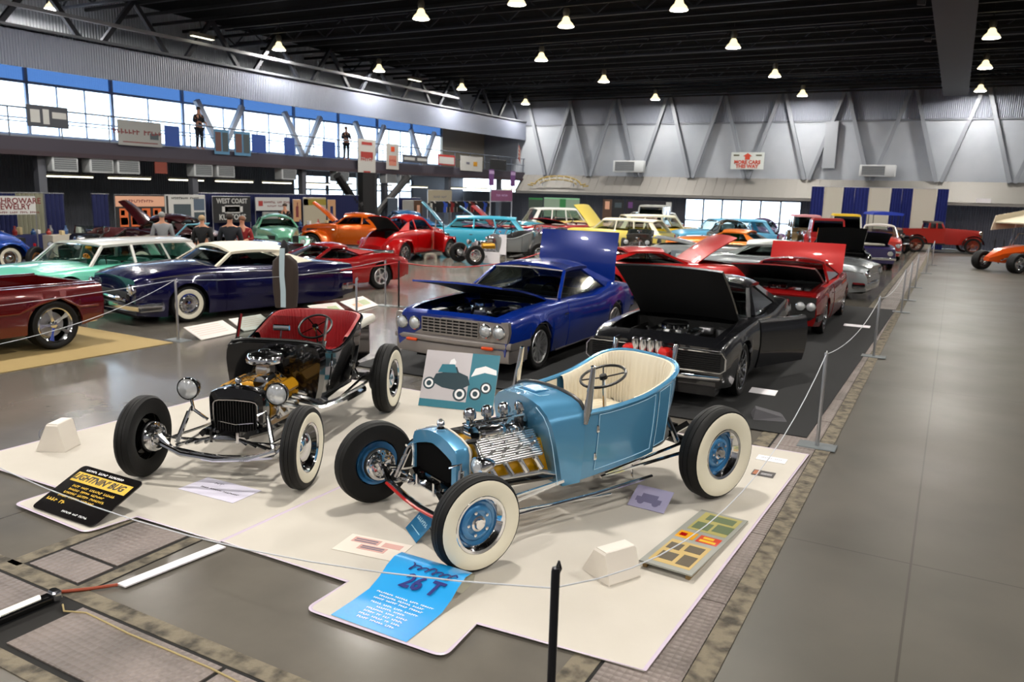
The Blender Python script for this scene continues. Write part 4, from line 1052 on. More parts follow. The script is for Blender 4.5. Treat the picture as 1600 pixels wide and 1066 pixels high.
# ---- dark kustom convertible with white top
PURP = paint('candy_blue_violet_paint', '#070538', .25, .2)
def fifties(name, label, pos, head, pnt, o=None, group=None):
    o = o or {}; wb = o.get('wb', 2.93); nose = o.get('nose', .9); rear = o.get('rear', 1.25); hw = o.get('hw', .96)
    P = dict(nose=nose, wb=wb, rear=rear, sill=.17, R=.34, paint=pnt,
        zs=[(-(wb+rear), .88), (-wb-.5, .93), (-wb, .95), (-wb+.8, .93), (-1.2, .95), (-.4, .96), (.4, .93), (nose-.15, .88), (nose, .83)],
        w=[(-(wb+rear), hw*.86), (-wb-.6, hw*.94), (-wb+.3, hw), (-1.5, hw*.98), (0, hw), (nose-.25, hw*.98), (nose, hw*.9)],
        crown=[(-(wb+rear), .03), (-wb, .08), (-.4, .12), (.4, .11), (nose, .03)], tw=.17, rr=.19, slant=.04, rim='fullcap', ww=(.05, .6), arches=((0, .4), (-wb, .39)))
    P.update(o); return Car(name, label, pos, head, P, group)
c = fifties('custom_convertible', 'low candy dark blue custom convertible with padded white top and chrome front bumper', (-13.12, 10.2), -102, PURP, dict(wb=2.75, nose=.95, rear=1.1, holes={'cabin': (-2.75, -.75)}, skirts=True, arches=((0, .4),), sill=.14))
c.shell(); c.doors([(-.75, -1.9)])
c.greenhouse(dict(x=(-.62, -1.0, -2.25, -2.95), z=(1.27, 1.40), rw=.68, bw=.80, c=(-2.35, -1.95), bwr=.72, rrw=.62, bubble=.05), roofm=mat('white_canvas_top', '#e0d8c4', .6), glass=TINT)
c.interior(-.8, -2.8, m=mat('pale_blue_seat', '#5e9db5', .5)); c.headlamp(1.0, .8, .66, .09)
MB().rbox(.9, .99, -.62, .62, .38, .6, .03).build('grille_opening', DARK, c.root); gr = MB(); gr.tube([(1.0, -.62, .46), (1.06, -.3, .49), (1.07, 0, .5), (1.06, .3, .49), (1.0, .62, .46)], .035, 8); gr.ball((1.07, -.45, .5), .06, 10, 6); gr.ball((1.07, .45, .5), .06, 10, 6); gr.build('grille', CHROME, c.root)
c.bumper(1.04, .34, .94, .15, wrap=.4, bow=.14); c.strip(-3.8, -1.9, 3, CHROME, .012); c.bumper(-3.83, .42, .9, .14, front=False); c.strip(-1.9, .7, 4, CHROME, .01)
# ---- mint wagon
MINT = paint('mint_green_paint', '#6ccab0', .1, .3)
c = fifties('station_wagon', 'mint green station wagon with white roof, behind the maroon pickup truck', (-15.5, 9.1), -83, MINT, dict(wb=2.95, rear=1.15, holes={'cabin': (-3.6, -.75)}, ww=None, sill=.1, lift=.0145,
        zs=[(-4.1, .74), (-3.5, .80), (-2.9, .82), (-2.1, .8), (-1.2, .81), (-.4, .82), (.4, .8), (.75, .75), (.9, .7)], rim='cap', rimcol='chrome'))
c.shell(); c.doors([(-.75, -1.75), (-1.8, -2.6)])
WROOF = paint('white_roof_paint', '#d9d8d2', 0, .3)
c.greenhouse(dict(x=(-.62, -1.05, -3.55, -3.95), z=(1.26, 1.33), rw=.66, bw=.80, c=(-3.7, -3.35), bwr=.76, rrw=.64, b=((-1.75, -1.78), (-2.7, -2.6))), roofm=WROOF, glass=GLASS)
c.interior(-.8, -3.4, m=mat('mint_seat', '#5fae9c', .5)); c.headlamp(.92, .78, .6, .09); c.bumper(.95, .35, .92, .14); c.grille(.9, -.6, .6, .4, .58, 4, 0)
# ---- maroon pickup, tail towards us on the left
MAR = paint('maroon_candy_paint', '#5a0406', .3, .22)
def pickup():
    P = dict(nose=.85, wb=3.2, rear=.8, sill=.27, R=.37, paint=MAR, lift=.0145, zs=[(-4.0, .94), (-1.7, .96), (-1.2, 1.06), (.6, 1.04), (.85, .95)], w=[(-4.0, .93), (-2.95, .97), (-1.5, .93), (0, .96), (.85, .88)],
        crown=[(-4, .0), (-1.7, .01), (-1.2, .1), (.6, .1), (.85, .04)], tw=.28, rr=.26, slant=.0, rim='spoke5', rimcol='chrome', holes={'bed': (-3.96, -1.75), 'cabin': (-1.6, -.6)}, arches=((0, .43), (-3.2, .43)), tuck=.05, inset=.02)
    c = Car('pickup_truck', 'maroon lowered pickup truck with an open bed, cut by the left side of the picture', (-12.62, 3.95), -90, P, cat='truck'); c.shell()
    b = MB()
    for sg in (1, -1): b.box(-3.94, -1.75, sg*.70-.02, sg*.70+.02, .58, .955)
    b.box(-3.94, -1.75, -.7, .7, .56, .6); b.box(-1.8, -1.74, -.7, .7, .58, .95); b.box(-3.96, -3.92, -.7, .7, .58, .94); b.build('bed_liner', MAR, c.root)
    for sg in (1, -1): MB().tube([(-3.95, sg*.8, .96), (-1.75, sg*.8, .975)], .03, 8, flat=.5).build('bed_rail', MAR, c.root)
    c.greenhouse(dict(x=(-.55, -.8, -1.6, -1.68), z=(1.5, 1.58), rw=.64, bw=.8, c=(-1.66, -1.5), bwr=.8, rrw=.64), glass=TINT); c.bumper(-3.98, .42, .86, .16, front=False, wrap=.15)
    for sg in (1, -1): MB().rbox(-4.03, -3.99, sg*.78-.05, sg*.78+.05, .66, .8, .01).build('tail_lamp', REDLENS, c.root)
    c.strip(-3.9, .5, 2, MAR, .02, .004); c.doors([(-.55, -1.6)]); c.headlamp(.86, .7, .72, .1); c.bumper(.9, .42, .9, .15)
pickup()
# ---- red sports car low behind, and the red 1930s-40s sedan
RED = paint('red_paint', '#960507', .12, .22)
c = sixties('sports_car', 'low red open-top sports car with arched fenders behind a grey post', (-14.12, 14.1), -105, RED, dict(wb=2.49, nose=1.0, rear=.95, hw=.88, holes={'cabin': (-2.0, -.95)}, rim='spoke5', rr=.2,
    zs=[(-3.44, .72), (-3.0, .86), (-2.5, .93), (-2.0, .88), (-1.5, .8), (-.8, .82), (-.3, .86), (0, .88), (.5, .8), (1.0, .6)], crown=[(-3.44, .0), (-2.5, -.05), (-1, .05), (0, -.03), (1, .0)]))
c.shell(); c.doors([(-.95, -1.8)], False)
c.greenhouse(dict(x=(-.7, -1.2, -1.75, -2.45), z=(1.1, 1.17), rw=.5, bw=.68, c=(-1.95, -1.65), bwr=.6, rrw=.46)); c.interior(-.95, -2.0); c.bumper(1.0, .4, .6, .08)
def forties(name, label, pos, head, pnt, o=None, group=None, open_=(), roofm=None, detail=True):
    """fat-fendered car: narrow body with separate pontoon fenders"""
    o = o or {}; wb = o.get('wb', 2.85); hw = .66; nose = o.get('nose', .62); rear = o.get('rear', .85)
    P = dict(nose=nose, wb=wb, rear=rear, sill=.3, R=.35, paint=pnt, zs=[(-(wb+rear), .55), (-wb-.45, .85), (-wb, 1.02), (-wb+.8, 1.08), (-1.0, 1.06), (0, 1.0), (nose-.1, .93), (nose, .8)],
        w=[(-(wb+rear), .42), (-wb-.3, .62), (-wb+.5, .76), (-1.2, .74), (-.4, .55), (.2, .40), (nose, .22)], crown=[(-(wb+rear), .06), (-wb, .1), (-1, .1), (0, .14), (nose, .06)], tw=.17, rr=.2, slant=.05, arches=(), tuck=.03,
        rim=o.get('rim', 'cap'), rimcol=o.get('rimcol', 'chrome'), ww=o.get('ww'), holes=dict([(k, {'hood': (-.75, nose-.12), 'trunk': (-wb-.55, -wb+.1)}[k]) for k in open_], cabin=(-wb+.35, -1.0)))
    P['wheelx'] = True
    c = Car.__new__(Car); c.P = P; c.root = empty(name, (pos[0], pos[1], 0), radians(head)); tag(c.root, label, 'car', group)
    c.nose = nose; c.wb = wb; c.tail = -(wb+rear); c.sill = .3; c.R = .35; c.paint = pnt
    for x in (0, -wb):
        for sg in (1, -1): wheel(c.root, x, sg*.74, .35, .17, .2, P['rim'], P['ww'], P['rimcol'])
    c.shell()
    for (x0, x1, xw, peak, yo) in ((-.75, .62, 0, .86, .92), (-wb-.72, -wb+.62, -wb, .84, .93)):
        for sg in (1, -1):
            rows = []
            N = 16
            for i in range(N+1):
                t = i/N; x = x0+(x1-x0)*t; e = (1-abs(2*t-1)**2.4)**.5 if 0 < t < 1 else 0
                zt_ = .33+(peak-.33)*e; lo = .24+.02*(1-e)
                if abs(x-xw) < .42: lo = max(lo, .35+sqrt(.42**2-(x-xw)**2)*.96)
                lo = min(lo, zt_-.02); yi = max(.2, c.Wd(x)-.12); w_ = (yo-yi)*(.55+.45*e)
                row = []
                for k in range(8):
                    a = pi*.5*k/6 if k < 7 else pi/2
                    if k < 7: row.append((x, sg*(yi+w_*sin(a)), max(lo, (lo+.12 if zt_-lo > .14 else lo)+(zt_-(lo+.12 if zt_-lo > .14 else lo))*cos(a))))
                    else: row.append((x, sg*(yi+w_*.97), lo))
                rows.append(row)
            MB().grid(rows).build('fender', pnt, c.root, 60)
    for sg in (1, -1): MB().box(-wb+.5, -.6, min(sg*.7, sg*.9), max(sg*.7, sg*.9), .27, .31).build('running_board', BLACKM, c.root)
    c.doors([(-1.0, -2.0)])
    rx = o.get('roof', (-.95, -1.25, -2.35, -wb-.15)); rz = o.get('rz', 1.42)
    c.greenhouse(dict(x=rx, z=(rz, rz+.14), rw=.52, bw=.66, c=(-wb+.45, -wb+.75), bwr=.55, rrw=.45, bubble=.1, b=((-2.0, -2.0),)), roofm=roofm)
    c.interior(-1.0, -wb+.3)
    for sg in (1, -1):
        e = empty('headlamp', (.5, sg*.62, .68), 0, c.root); MB().lathe([(0, -.12), (.09, -.08), (.105, 0), (.095, .015)], ax='x', n=18).build('bezel', CHROME, e); MB().lathe([(.095, .0), (0, .03)], ax='x', n=18).build('lens', LENS, e)
        MB().rbox(c.tail-.0, c.tail+.05, sg*.6-.04, sg*.6+.04, .6, .72, .01).build('tail_lamp', REDLENS, c.root)
    c.bumper(.72, .42, .85, .1, bow=.12, wrap=.1); c.bumper(c.tail-.12, .42, .85, .1, front=False, bow=.12, wrap=.1)
    c.grille(nose-.01, -.2, .2, .42, .8, 7, 0)
    if 'hood' in open_: c.engine(-.1, .8, '#3a3b40'); c.lid('hood', -.75, 1.15, .42, 1.18, radians(38), pnt, crown=.06, taper=.6)
    if 'trunk' in open_: c.lid('trunk_lid', -wb+.1, .75, .5, 1.12, radians(35), pnt, crown=.05, fwd=-1, taper=.9)
    return c
# ================================================================== MATS, SIGNS, POSTS
MATM = mat('white_carpet_mat', '#c6c0b6', .9, noise=(1.5, '#bdb7ac', .3, .7), bump=('noise', 220, .2, .004))
def rr_poly(pts, r=.06, n=5):
    # polygon with rounded corners
    out = []; N = len(pts)
    for i in range(N):
        p = Vector(pts[i]); a = Vector(pts[i-1]); b = Vector(pts[(i+1) % N]); d0 = (a-p).normalized(); d1 = (b-p).normalized()
        p0 = p+d0*r; p1 = p+d1*r
        for k in range(n+1):
            t = k/n; q = p0*(1-t)**2+p*2*t*(1-t)+p1*t*t; out.append((q.x, q.y))
    return out
for poly, lab in (([(-7.62, 3.74), (-6.26, 3.76), (-6.25, 3.38), (-5.3, 3.34), (-5.24, 3.72), (-4.37, 3.74), (-4.34, 8.16), (-7.62, 8.1)], 'white carpet mat under the black hot rod, with a tab at its front'),
                  ([(-4.36, 3.755), (-3.2, 3.76), (-3.19, 3.36), (-2.2, 3.37), (-2.22, 3.76), (-1.2, 3.82), (-1.03, 8.24), (-4.33, 8.18)], 'white carpet mat under the light blue hot rod, with a tab at its front')):
    pl = []
    n = len(poly)
    for i in range(n):
        p = Vector(poly[i]); 
        if 2 <= i <= 3:
            a = Vector(poly[i-1]); b = Vector(poly[(i+1) % n]); d0 = (a-p).normalized(); d1 = (b-p).normalized(); r_ = .07
            for k in range(6): t = k/5; q = (p+d0*r_)*(1-t)**2+p*2*t*(1-t)+(p+d1*r_)*t*t; pl.append((q.x, q.y))
        else: pl.append((p.x, p.y))
    m = MB().prism(pl, 'z', .013 if True else 0, .022).build('display_mat', MATM); tag(m, lab, 'mat', 'white display mats')
    # clear taped edge
    MB().tube([(x, y, .0225) for x, y in pl], .012, 4, True, flat=.25).build('taped_edge', mat('glossy_tape', '#cdbfd0', .15), m, 0)
def flat(name, pts, z, th, m, label, cat, parent=None, group=None):
    o = MB().prism(pts, 'z', z, z+th).build(name, m, parent, 0); tag(o, label, cat, group); return o
CARPET = mat('black_carpet', '#151617', .9, bump=('noise', 150, .4, .006))
flat('carpet', [(-7.4, 8.86), (-1.14, 8.86), (-1.0, 21.0), (-8.2, 21.0)][:4], .012, .008, CARPET, 'long black carpet under the cars parked beside the aisle', 'carpet')
flat('carpet', [(-16.5, 2.0), (-10.85, 2.0), (-10.8, 8.5), (-16.5, 8.6)], .003, .008, mat('beige_carpet', '#9b8556', .9), 'beige carpet under the maroon pickup truck', 'carpet')

def board(name, c, yaw, tilt, w, h, m, label, cat, th=.006, r=0, foot=None, lean=None, z0=.024, group=None):
    """flat card: lower edge centred at c on the floor, tilted up by 'tilt' (degrees), facing the direction yaw (degrees)"""
    e = empty(name, (c[0], c[1], z0), radians(yaw)); tag(e, label, cat, group)
    hd = empty('panel_frame', (0, 0, .001), 0, e); hd.rotation_euler = (radians(tilt), 0, 0)
    pts = [(-w/2, 0), (w/2, 0), (w/2, h), (-w/2, h)]
    if r: pts = rr_poly(pts, r)
    MB().prism(pts, 'z', 0, th).build('card', m, hd, 0)
    if tilt > 8:
        zz = h*.8*sin(radians(tilt)); yy = h*.8*cos(radians(tilt)); b = MB()
        b.bar((0, yy, zz-.004), (0, yy+.02+zz*.25, .003), .03, .006); b.build('easel_foot', BLACKM, e)
    return e, hd, th
def lines(hd, th, rows, m, ext=.0008, name='print'):
    """print as thin raised ink: rows of (x0,x1,y0,y1)"""
    b = MB()
    for (x0, x1, y0, y1) in rows: b.box(x0, x1, y0, y1, th+.0002, th+.0002+ext)
    return b.build(name, m, hd, 0)
INK = mat('black_ink', '#141414', .5); YEL = mat('yellow_print', '#d9b02a', .4); WINK = mat('white_print', '#e6e6e8', .5)
# black and yellow sign of the black car
p0, p1 = at(48, 790, .04), at(145, 823, .04)
c_ = (p0+p1)/2; yw = math.degrees(atan2(p1.y-p0.y, p1.x-p0.x))
e, hd, th = board('car_sign', (c_.x, c_.y), yw, 24, .74, .50, mat('gloss_black_board', '#0a0708', .15, 0, .5), "black and yellow information board for the black hot rod", 'sign', .01, .05)
lines(hd, th, [(-.33, .33, .33, .43)], YEL)
text("LIGHTNIN' BUG", .085, INK, hd, (-.03, .38, th+.0015), (0, 0, 0), ext=.0006, bold=.003, shear=.25)
text("xxxxxx xxxxx xxxxxxxx", .035, WINK, hd, (-.05, .46, th+.001), (0, 0, 0), ext=.0005)
for k, (s_, x_) in enumerate((('xxxx xxxx xxxxxxx xxxxxx', .02), ('xxxxxx xxxxx xxxxxxx', -.02), ('xxxxxxx xxxxxx xxxxxxxx', .0), ('xxxxx xxxxxx xxxxxxx', -.05))):
    text(s_, .034, YEL, hd, (x_, .29-.038*k, th+.001), (0, 0, 0), ext=.0005, shear=.2)
text('xxxx xx', .05, YEL, hd, (-.22, .12, th+.001), (0, 0, 0), ext=.0005, shear=.4); text('xxxxxx xxx xxxxx', .03, WINK, hd, (.1, .05, th+.001), (0, 0, 0), ext=.0005)
# blue sign of the blue car: sheet with its top rolled over
p0, p1 = at(523, 962, .03), at(628, 1000, .03); c_ = (p0+p1)/2; yw = math.degrees(atan2(p1.y-p0.y, p1.x-p0.x))
SKYB = mat('bright_blue_print', '#1f9be0', .3, 0, 1.0)
e = empty('poster', (c_.x, c_.y, .024), radians(yw)); tag(e, 'bright blue poster with a curled top edge on the mat tab', 'poster')
w2 = .56
prof = [(0, .002), (.2, .004), (.36, .012), (.46, .05), (.54, .1), (.62, .13), (.7, .125), (.735, .1), (.72, .07), (.66, .05), (.58, .04)]
b = MB(); b.grid([[(-w2/2, y, z), (-w2/6, y, z), (w2/6, y, z), (w2/2, y, z)] for y, z in prof[:8]]); b.build('poster_sheet', SKYB, e, 60)
b = MB(); b.grid([[(-w2/2, y, z-.003), (w2/2, y, z-.003)] for y, z in prof[2:]]); b.build('poster_back', mat('paper_back', '#c9c6b4', .7), e, 60)
NAVYP = mat('navy_print', '#1b2470', .4)
pts = []
for k in range(60):
    t = k/59; q = .022*cos(t*38)*(1.3 if int(t*7) % 3 == 0 else .7); pts.append((-.12+.34*t+.02*sin(t*38+.8), .575+q, .1235+.37*q))
MB().tube(pts, .0055, 4).build('script_print', NAVYP, e, 60)
t_ = text('26 T', .15, mat('navy_print', '#1b2470', .4), e, (.03, .475, .072), (radians(28), 0, 0), ext=.001, bold=.004, shear=.3)
for k in range(9):
    wl_ = .2+.07*((k*7) % 4)
    text(['xxxxxxxx xxxxxx xxxx xxxxxx', 'xxxxxxxx xxxxxx xxxxx', 'xxxxx xxxxx xxxx xxxxxx', 'xxxxx xxxx xxxx xxxxxx', 'xxxxxxx xxxxx', 'xxxxxxxx xxxx xxxxx', 'xxxxx xx xxx xxxxx', 'xxxxx xxxxx xx xxxx', 'xxxxx xxxxxx xxxx'][k], .026, WINK, e, (0, .36-.036*k, .014 if k < 3 else .0065), (radians(3) if k > 2 else radians(4), 0, 0), ext=.0006)
# large photo poster standing behind the two cars
p0, p1 = at(655, 633, .03), at(768, 645, .03); c_ = (p0+p1)/2; yw = math.degrees(atan2(p1.y-p0.y, p1.x-p0.x))
e, hd, th = board('photo_poster', (c_.x, c_.y), yw, 66, .92, .68, mat('photo_grey', '#b9b4b8', .3), 'teal tinted photograph board of an old open car, leaning behind the black hot rod', 'poster', .008)
TEAL = mat('teal_print', '#1d6d80', .4); DTEAL = mat('dark_teal_print', '#0d2f3a', .4)
lines(hd, th, [(.12, .46, .0, .68)], TEAL); lines(hd, th, [(-.46, .12, .0, .09)], TEAL)
def disc(hd, th, x, y, r, m, z=.0, ri=0):
    b = MB(); b.lathe([(ri, th+.001+z), (r, th+.001+z)], c=(x, y, 0), n=20); b.build('print', m, hd, 0)
b = MB(); b.prism([(-.34, .3), (-.3, .4), (-.22, .42), (-.2, .5), (-.05, .5), (-.02, .44), (.1, .4), (.14, .3), (.0, .22), (-.2, .24)], 'z', th, th+.0015); b.build('print', DTEAL, hd, 0)
b = MB(); b.prism([(-.28, .42), (-.24, .52), (-.08, .53), (-.04, .43)], 'z', th+.001, th+.0025); b.build('print', TEAL, hd, 0)
for x_, y_, r_ in ((-.37, .28, .075), (.03, .18, .085), (.22, .2, .075), (.34, .28, .07)):
    disc(hd, th, x_, y_, r_, DTEAL, .001); disc(hd, th, x_, y_, r_*.72, WINK, .002); disc(hd, th, x_, y_, r_*.42, DTEAL, .003)
b = MB(); b.prism([(.14, .4), (.18, .5), (.3, .54), (.44, .5), (.45, .44), (.3, .46)], 'z', th+.001, th+.002); b.prism([(-.16, .5), (-.14, .58), (-.1, .6), (-.07, .56), (-.08, .5)], 'z', th+.001, th+.002); b.build('print', WINK, hd, 0)
# small cards
def card(p, yawoff, tilt, w, h, m, label, cat='card', z0=.024, th=.004, z=.02, r=0):
    c = at(p[0], p[1], z); return board('display_card' if cat == 'card' else cat, (c.x, c.y), yawoff, tilt, w, h, m, label, cat, th, r, z0=z0)
e, hd, th = card((1008, 797), -4, 28, .32, .24, mat('violet_grey_photo', '#a5a0bd', .3), 'small grey photograph card propped beside the blue hot rod')
lines(hd, th, [(-.12, .1, .07, .12), (-.08, .06, .12, .16)], mat('grey_print', '#6f6b88', .4)); disc(hd, th, -.07, .07, .03, mat('grey_print', '#6f6b88', .4), .001); disc(hd, th, .06, .07, .03, mat('grey_print', '#6f6b88', .4), .001)
e, hd, th = card((642, 838), -38, 45, .28, .2, mat('deep_blue_card', '#2a6d98', .3), 'small blue name card under the front axle of the blue hot rod'); text('xxxxxxx', .05, mat('pale_blue_print', '#a9cfe0', .4), hd, (0, .13, th+.001), (0, 0, 0), ext=.0005, shear=.3)
lines(hd, th, [(-.1, .1, .05, .056)], mat('pale_blue_print', '#a9cfe0', .4))
e, hd, th = card((320, 776), 2, 0, .62, .32, mat('lilac_paper', '#d3cfe0', .6), 'white paper notice lying before the black hot rod', z0=.0235, th=.0015)
text('xxx', .05, mat('grey_ink', '#6a6a78', .5), hd, (-.1, .25, .002), (0, 0, 0), ext=.0004, shear=.3); text('xxxx xxxxxx xxxxxxxx', .034, INK, hd, (.02, .14, .002), (0, 0, 0), ext=.0004, bold=.001, shear=.3)
e, hd, th = card((566, 869), 8, 0, .5, .28, mat('faded_paper', '#d8cfc4', .7), 'faded paper notice with pink print lying before the blue hot rod', z0=.0235, th=.0012)
PK = mat('faded_pink_print', '#c99d95', .6)
lines(hd, th, [(-.2, .02, .17, .25), (-.1, .12, .08, .155), (.05, .2, .17, .24)], PK); lines(hd, th, [(-.18, .0, .185, .2), (-.18, .0, .215, .23), (-.08, .1, .1, .115), (-.08, .1, .125, .14)], mat('grey_ink', '#6a6a78', .5), .0012)
e, hd, th = card((1190, 745), 0, 0, .2, .16, mat('dark_photo', '#2c2624', .4), 'small dark photograph lying behind the rear wheel of the blue hot rod', z0=.0235, th=.0015); lines(hd, th, [(-.09, -.04, .02, .14)], mat('rust_print', '#a15a2c', .5)); lines(hd, th, [(-.02, .08, .05, .06), (-.02, .08, .08, .09)], WINK)
e, hd, th = card((1203, 722), 0, 0, .28, .16, WHITE, 'white paper with faint writing at the far right corner of the mat', z0=.0235, th=.0012); text('xxxxxx xxxx', .03, mat('grey_ink', '#6a6a78', .5), hd, (0, .09, .0018), (0, 0, 0), ext=.0003, shear=.3)
# board of clippings
p = [at(998, 886, .024), at(1078, 910, .024), at(1155, 812, .024), at(1085, 794, .024)]
cb = empty('clippings_board', (p[0].x, p[0].y, .024), atan2(p[1].y-p[0].y, p[1].x-p[0].x)); tag(cb, 'long grey board of magazine clippings propped near the mat corner', 'board')
W_, H_ = .38, 1.22
hb = empty('panel_frame', (0, 0, .04), 0, cb); hb.rotation_euler = (radians(-1.6), 0, 0)
MB().box(0, W_, 0, H_, 0, .012).build('card', mat('grey_board', '#8f9088', .5), hb, 0); b = MB(); b.box(.02, .05, .02, 1.15, -.036, -.001, 0, 0); b.box(.33, .36, .02, 1.15, -.036, -.001); b.build('board_batten', mat('raw_wood', '#7a6238', .6), hb, 0)
Z_ = .0122
def clip(x0, x1, y0, y1, m, nm='clipping', z=0): return MB().box(x0, x1, y0, y1, Z_+z, Z_+z+.001).build(nm, m, hb, 0)
clip(.04, .34, .06, .5, mat('tan_clipping', '#b89c5a', .5)); clip(.03, .17, .56, .7, mat('yellow_clipping', '#d99a12', .4)); clip(.19, .35, .56, .7, mat('red_clipping', '#c23a22', .4)); clip(.05, .35, .76, 1.18, mat('olive_clipping', '#a39a5c', .4))
for q in ((.06, .16, .32, .44), (.19, .31, .34, .46), (.07, .19, .12, .26), (.22, .32, .1, .28)): clip(*q, mat('sepia_print', '#4a3d24', .5), 'clipping_print', .001)
for q in ((.07, .2, .8, .95), (.22, .35, .82, .98), (.1, .32, 1.02, 1.14)): clip(*q, mat('green_print', '#5c6a4c', .5), 'clipping_print', .001)
for q in ((.05, .1, .6, .66), (.21, .33, .58, .62), (.22, .3, .64, .68)): clip(*q, YEL if q[0] > .2 else REDLENS, 'clipping_print', .001)
# white display lamps (slanted boxes)
def light_box(p, yaw, w, d, h, label):
    c = at(*p, .022); e = empty('display_lamp', (c.x, c.y, .022), radians(yaw)); tag(e, label, 'lamp box', 'white slanted boxes on the mats')
    s = []
    for z, a, b_ in ((0, -d/2, d/2), (.012, -d/2-.003, d/2+.003), (h-.02, -d*.30, d*.12), (h-.006, -d*.285, d*.1), (h, -d*.26, d*.07)):
        i = 0 if z < h-.01 else .012
        s.append([(-w/2+i, a, z), (w/2-i, a, z), (w/2-i, b_, z), (-w/2+i, b_, z)])
    MB().rings(s, True, True).build('casing', mat('white_plastic', '#d9d2c8', .35), e, 25)
    return e
light_box((955, 896), 62, .27, .28, .21, 'white slanted plastic box near the front right mat corner')
e = light_box((92, 700), 15, .24, .28, .27, 'white slanted plastic box at the left edge of the mat'); e.rotation_euler = (0, 0, radians(115))
lg = MB(); lg.tube([(.05*cos(a), .152-.0, .13+.05*sin(a)) for a in [2*pi*k/16 for k in range(16)]], .004, 5, True); lg.build('roundel', mat('grey_ink', '#6a6a78', .5), e, 0)
# ---- stanchions and cords
def post_proto(base=True, h=1.0):
    r = empty('stanchion', (0, 0, 0)); b = MB(); b.lathe([(.019, .008), (.019, h-.02), (.016, h-.005), (0, h)], n=14); b.build('pole', STEEL, r)
    if base: MB().box(-.19, .19, -.12, .12, 0, .01, .004, .004).build('base_plate', mat('galvanised_plate', '#6e7477', .5, .5), r)
    h_ = MB(); h_.tube([(0, 0, h-.02), (0, .03, h+.01), (0, .05, h-.03), (0, .02, h-.05)], .006, 6); h_.build('hook', STEEL, r)
    return r
pp = post_proto(); GS = 'steel posts that hold the white cord'
PX = [(-1.0, 8.62), (-.93, 14.35), (-.86, 20.7), (-.84, 23.4), (-.82, 27.1), (-.7, 32.9), (-.62, 37.5)]
NM = ['steel post on a flat plate beside the mat corner, first along the aisle', 'second steel post along the aisle, beside the red coupe', 'third steel post along the aisle', 'fourth steel post along the aisle', 'fifth steel post along the aisle', 'sixth steel post along the aisle', 'seventh steel post along the aisle']
allp = [(x, y, l) for (x, y), l in zip(PX, NM)]
allp += [(-10.95, 8.72, 'steel post before the front wheel of the dark blue convertible'), (-10.78, 14.0, 'steel post before the red sports car'), (-8.98, 10.85, 'thin steel post before the white information boards'), (-22.0, 20.2, 'steel post before the orange coupe'),
    (-1.30, 2.84, 'nearest post, dark steel, cut by the lower edge of the picture'), (-1.3, 48.6, 'steel post before the red touring car'), (-9.2, 25.8, 'steel post beyond the red fastback car')]
for i, (x, y, l) in enumerate(allp):
    o = pp if i == 0 else copy_tree(pp); o.location = (x, y, .012 if (x > -1.45) else 0); tag(o, l, 'post', GS)
    if l.startswith('nearest post'):
        for ch in o.children: ch.data = ch.data.copy(); ch.data.materials.clear(); ch.data.materials.append(mat('dark_steel_post', '#26262b', .3, .7))
CORD = mat('white_cord', '#b9bcc2', .5)
def cord(a, b, sag, label, m=CORD, r=.004, n=14):
    pts = []
    for i in range(n+1):
        t = i/n; p = Vector(a)*(1-t)+Vector(b)*t; p.z -= 4*sag*t*(1-t); pts.append(tuple(p))
    o = MB().tube(pts, r, 6).build('cord', m, None, 60); tag(o, label, 'cord', 'barrier cords'); return o
H1 = .99
cord((-1.3, 2.86, .91), (-1.0, 8.6, H1), .53, 'white cord from the nearest post along the blue hot rod')
for i in range(6):
    a, b = PX[i], PX[i+1]; cord((a[0], a[1]+.03, H1), (b[0], b[1]-.03, H1), .16, 'white cord between the %s and %s aisle posts' % (['first', 'second', 'third', 'fourth', 'fifth', 'sixth'][i], ['second', 'third', 'fourth', 'fifth', 'sixth', 'seventh'][i]))
cord((-1.32, 2.84, .91), (-7.75, 2.95, .96), .38, 'white cord across the front of the two mats')
cord((-7.75, 2.97, 1.0), (-10.95, 8.7, H1), .22, 'white cord running past the left side of the white mats')
cord((-10.97, 8.7, H1), (-11.2, 1.5, 1.0), .14, 'white cord before the maroon pickup truck')
cord((-10.95, 8.75, H1), (-10.8, 13.97, H1), .12, 'white cord before the dark blue convertible')
o = copy_tree(pp); o.location = (-7.75, 2.95, 0); tag(o, 'steel post at the left corner of the mats, outside the view', 'post', GS)
o = copy_tree(pp); o.location = (-11.2, 1.5, 0.012); tag(o, 'steel post before the pickup truck cab, outside the view', 'post', GS)
ROPE = mat('red_rope', '#a4181c', .6)
bp = post_proto(); ROPG = 'dark posts that hold the red ropes'
for ch in bp.children: ch.data = ch.data.copy(); ch.data.materials.clear(); ch.data.materials.append(BLACKM)
RP = [((-10.45, 14.05), 'black post with red rope beside the steel post before the sports car'), ((-9.5, 19.0), 'black post with red rope behind the blue hardtop'), ((-11.9, 24.0), 'black post with red rope before the chrome race cars')]
for i, (p, l) in enumerate(RP):
    o = bp if i == 0 else copy_tree(bp); o.location = (p[0], p[1], 0); tag(o, l, 'post', ROPG)
cord((-10.45, 14.08, .97), (-9.5, 19.0, .97), .22, 'red rope sagging between black posts behind the blue hardtop', ROPE, .014)
cord((-9.5, 19.0, .97), (-11.9, 24.0, .97), .22, 'red rope sagging before the chrome race cars', ROPE, .014)
cord((-10.45, 14.02, .97), (-12.4, 13.0, .7), .05, 'red rope tied off beside the red sports car', ROPE, .014)
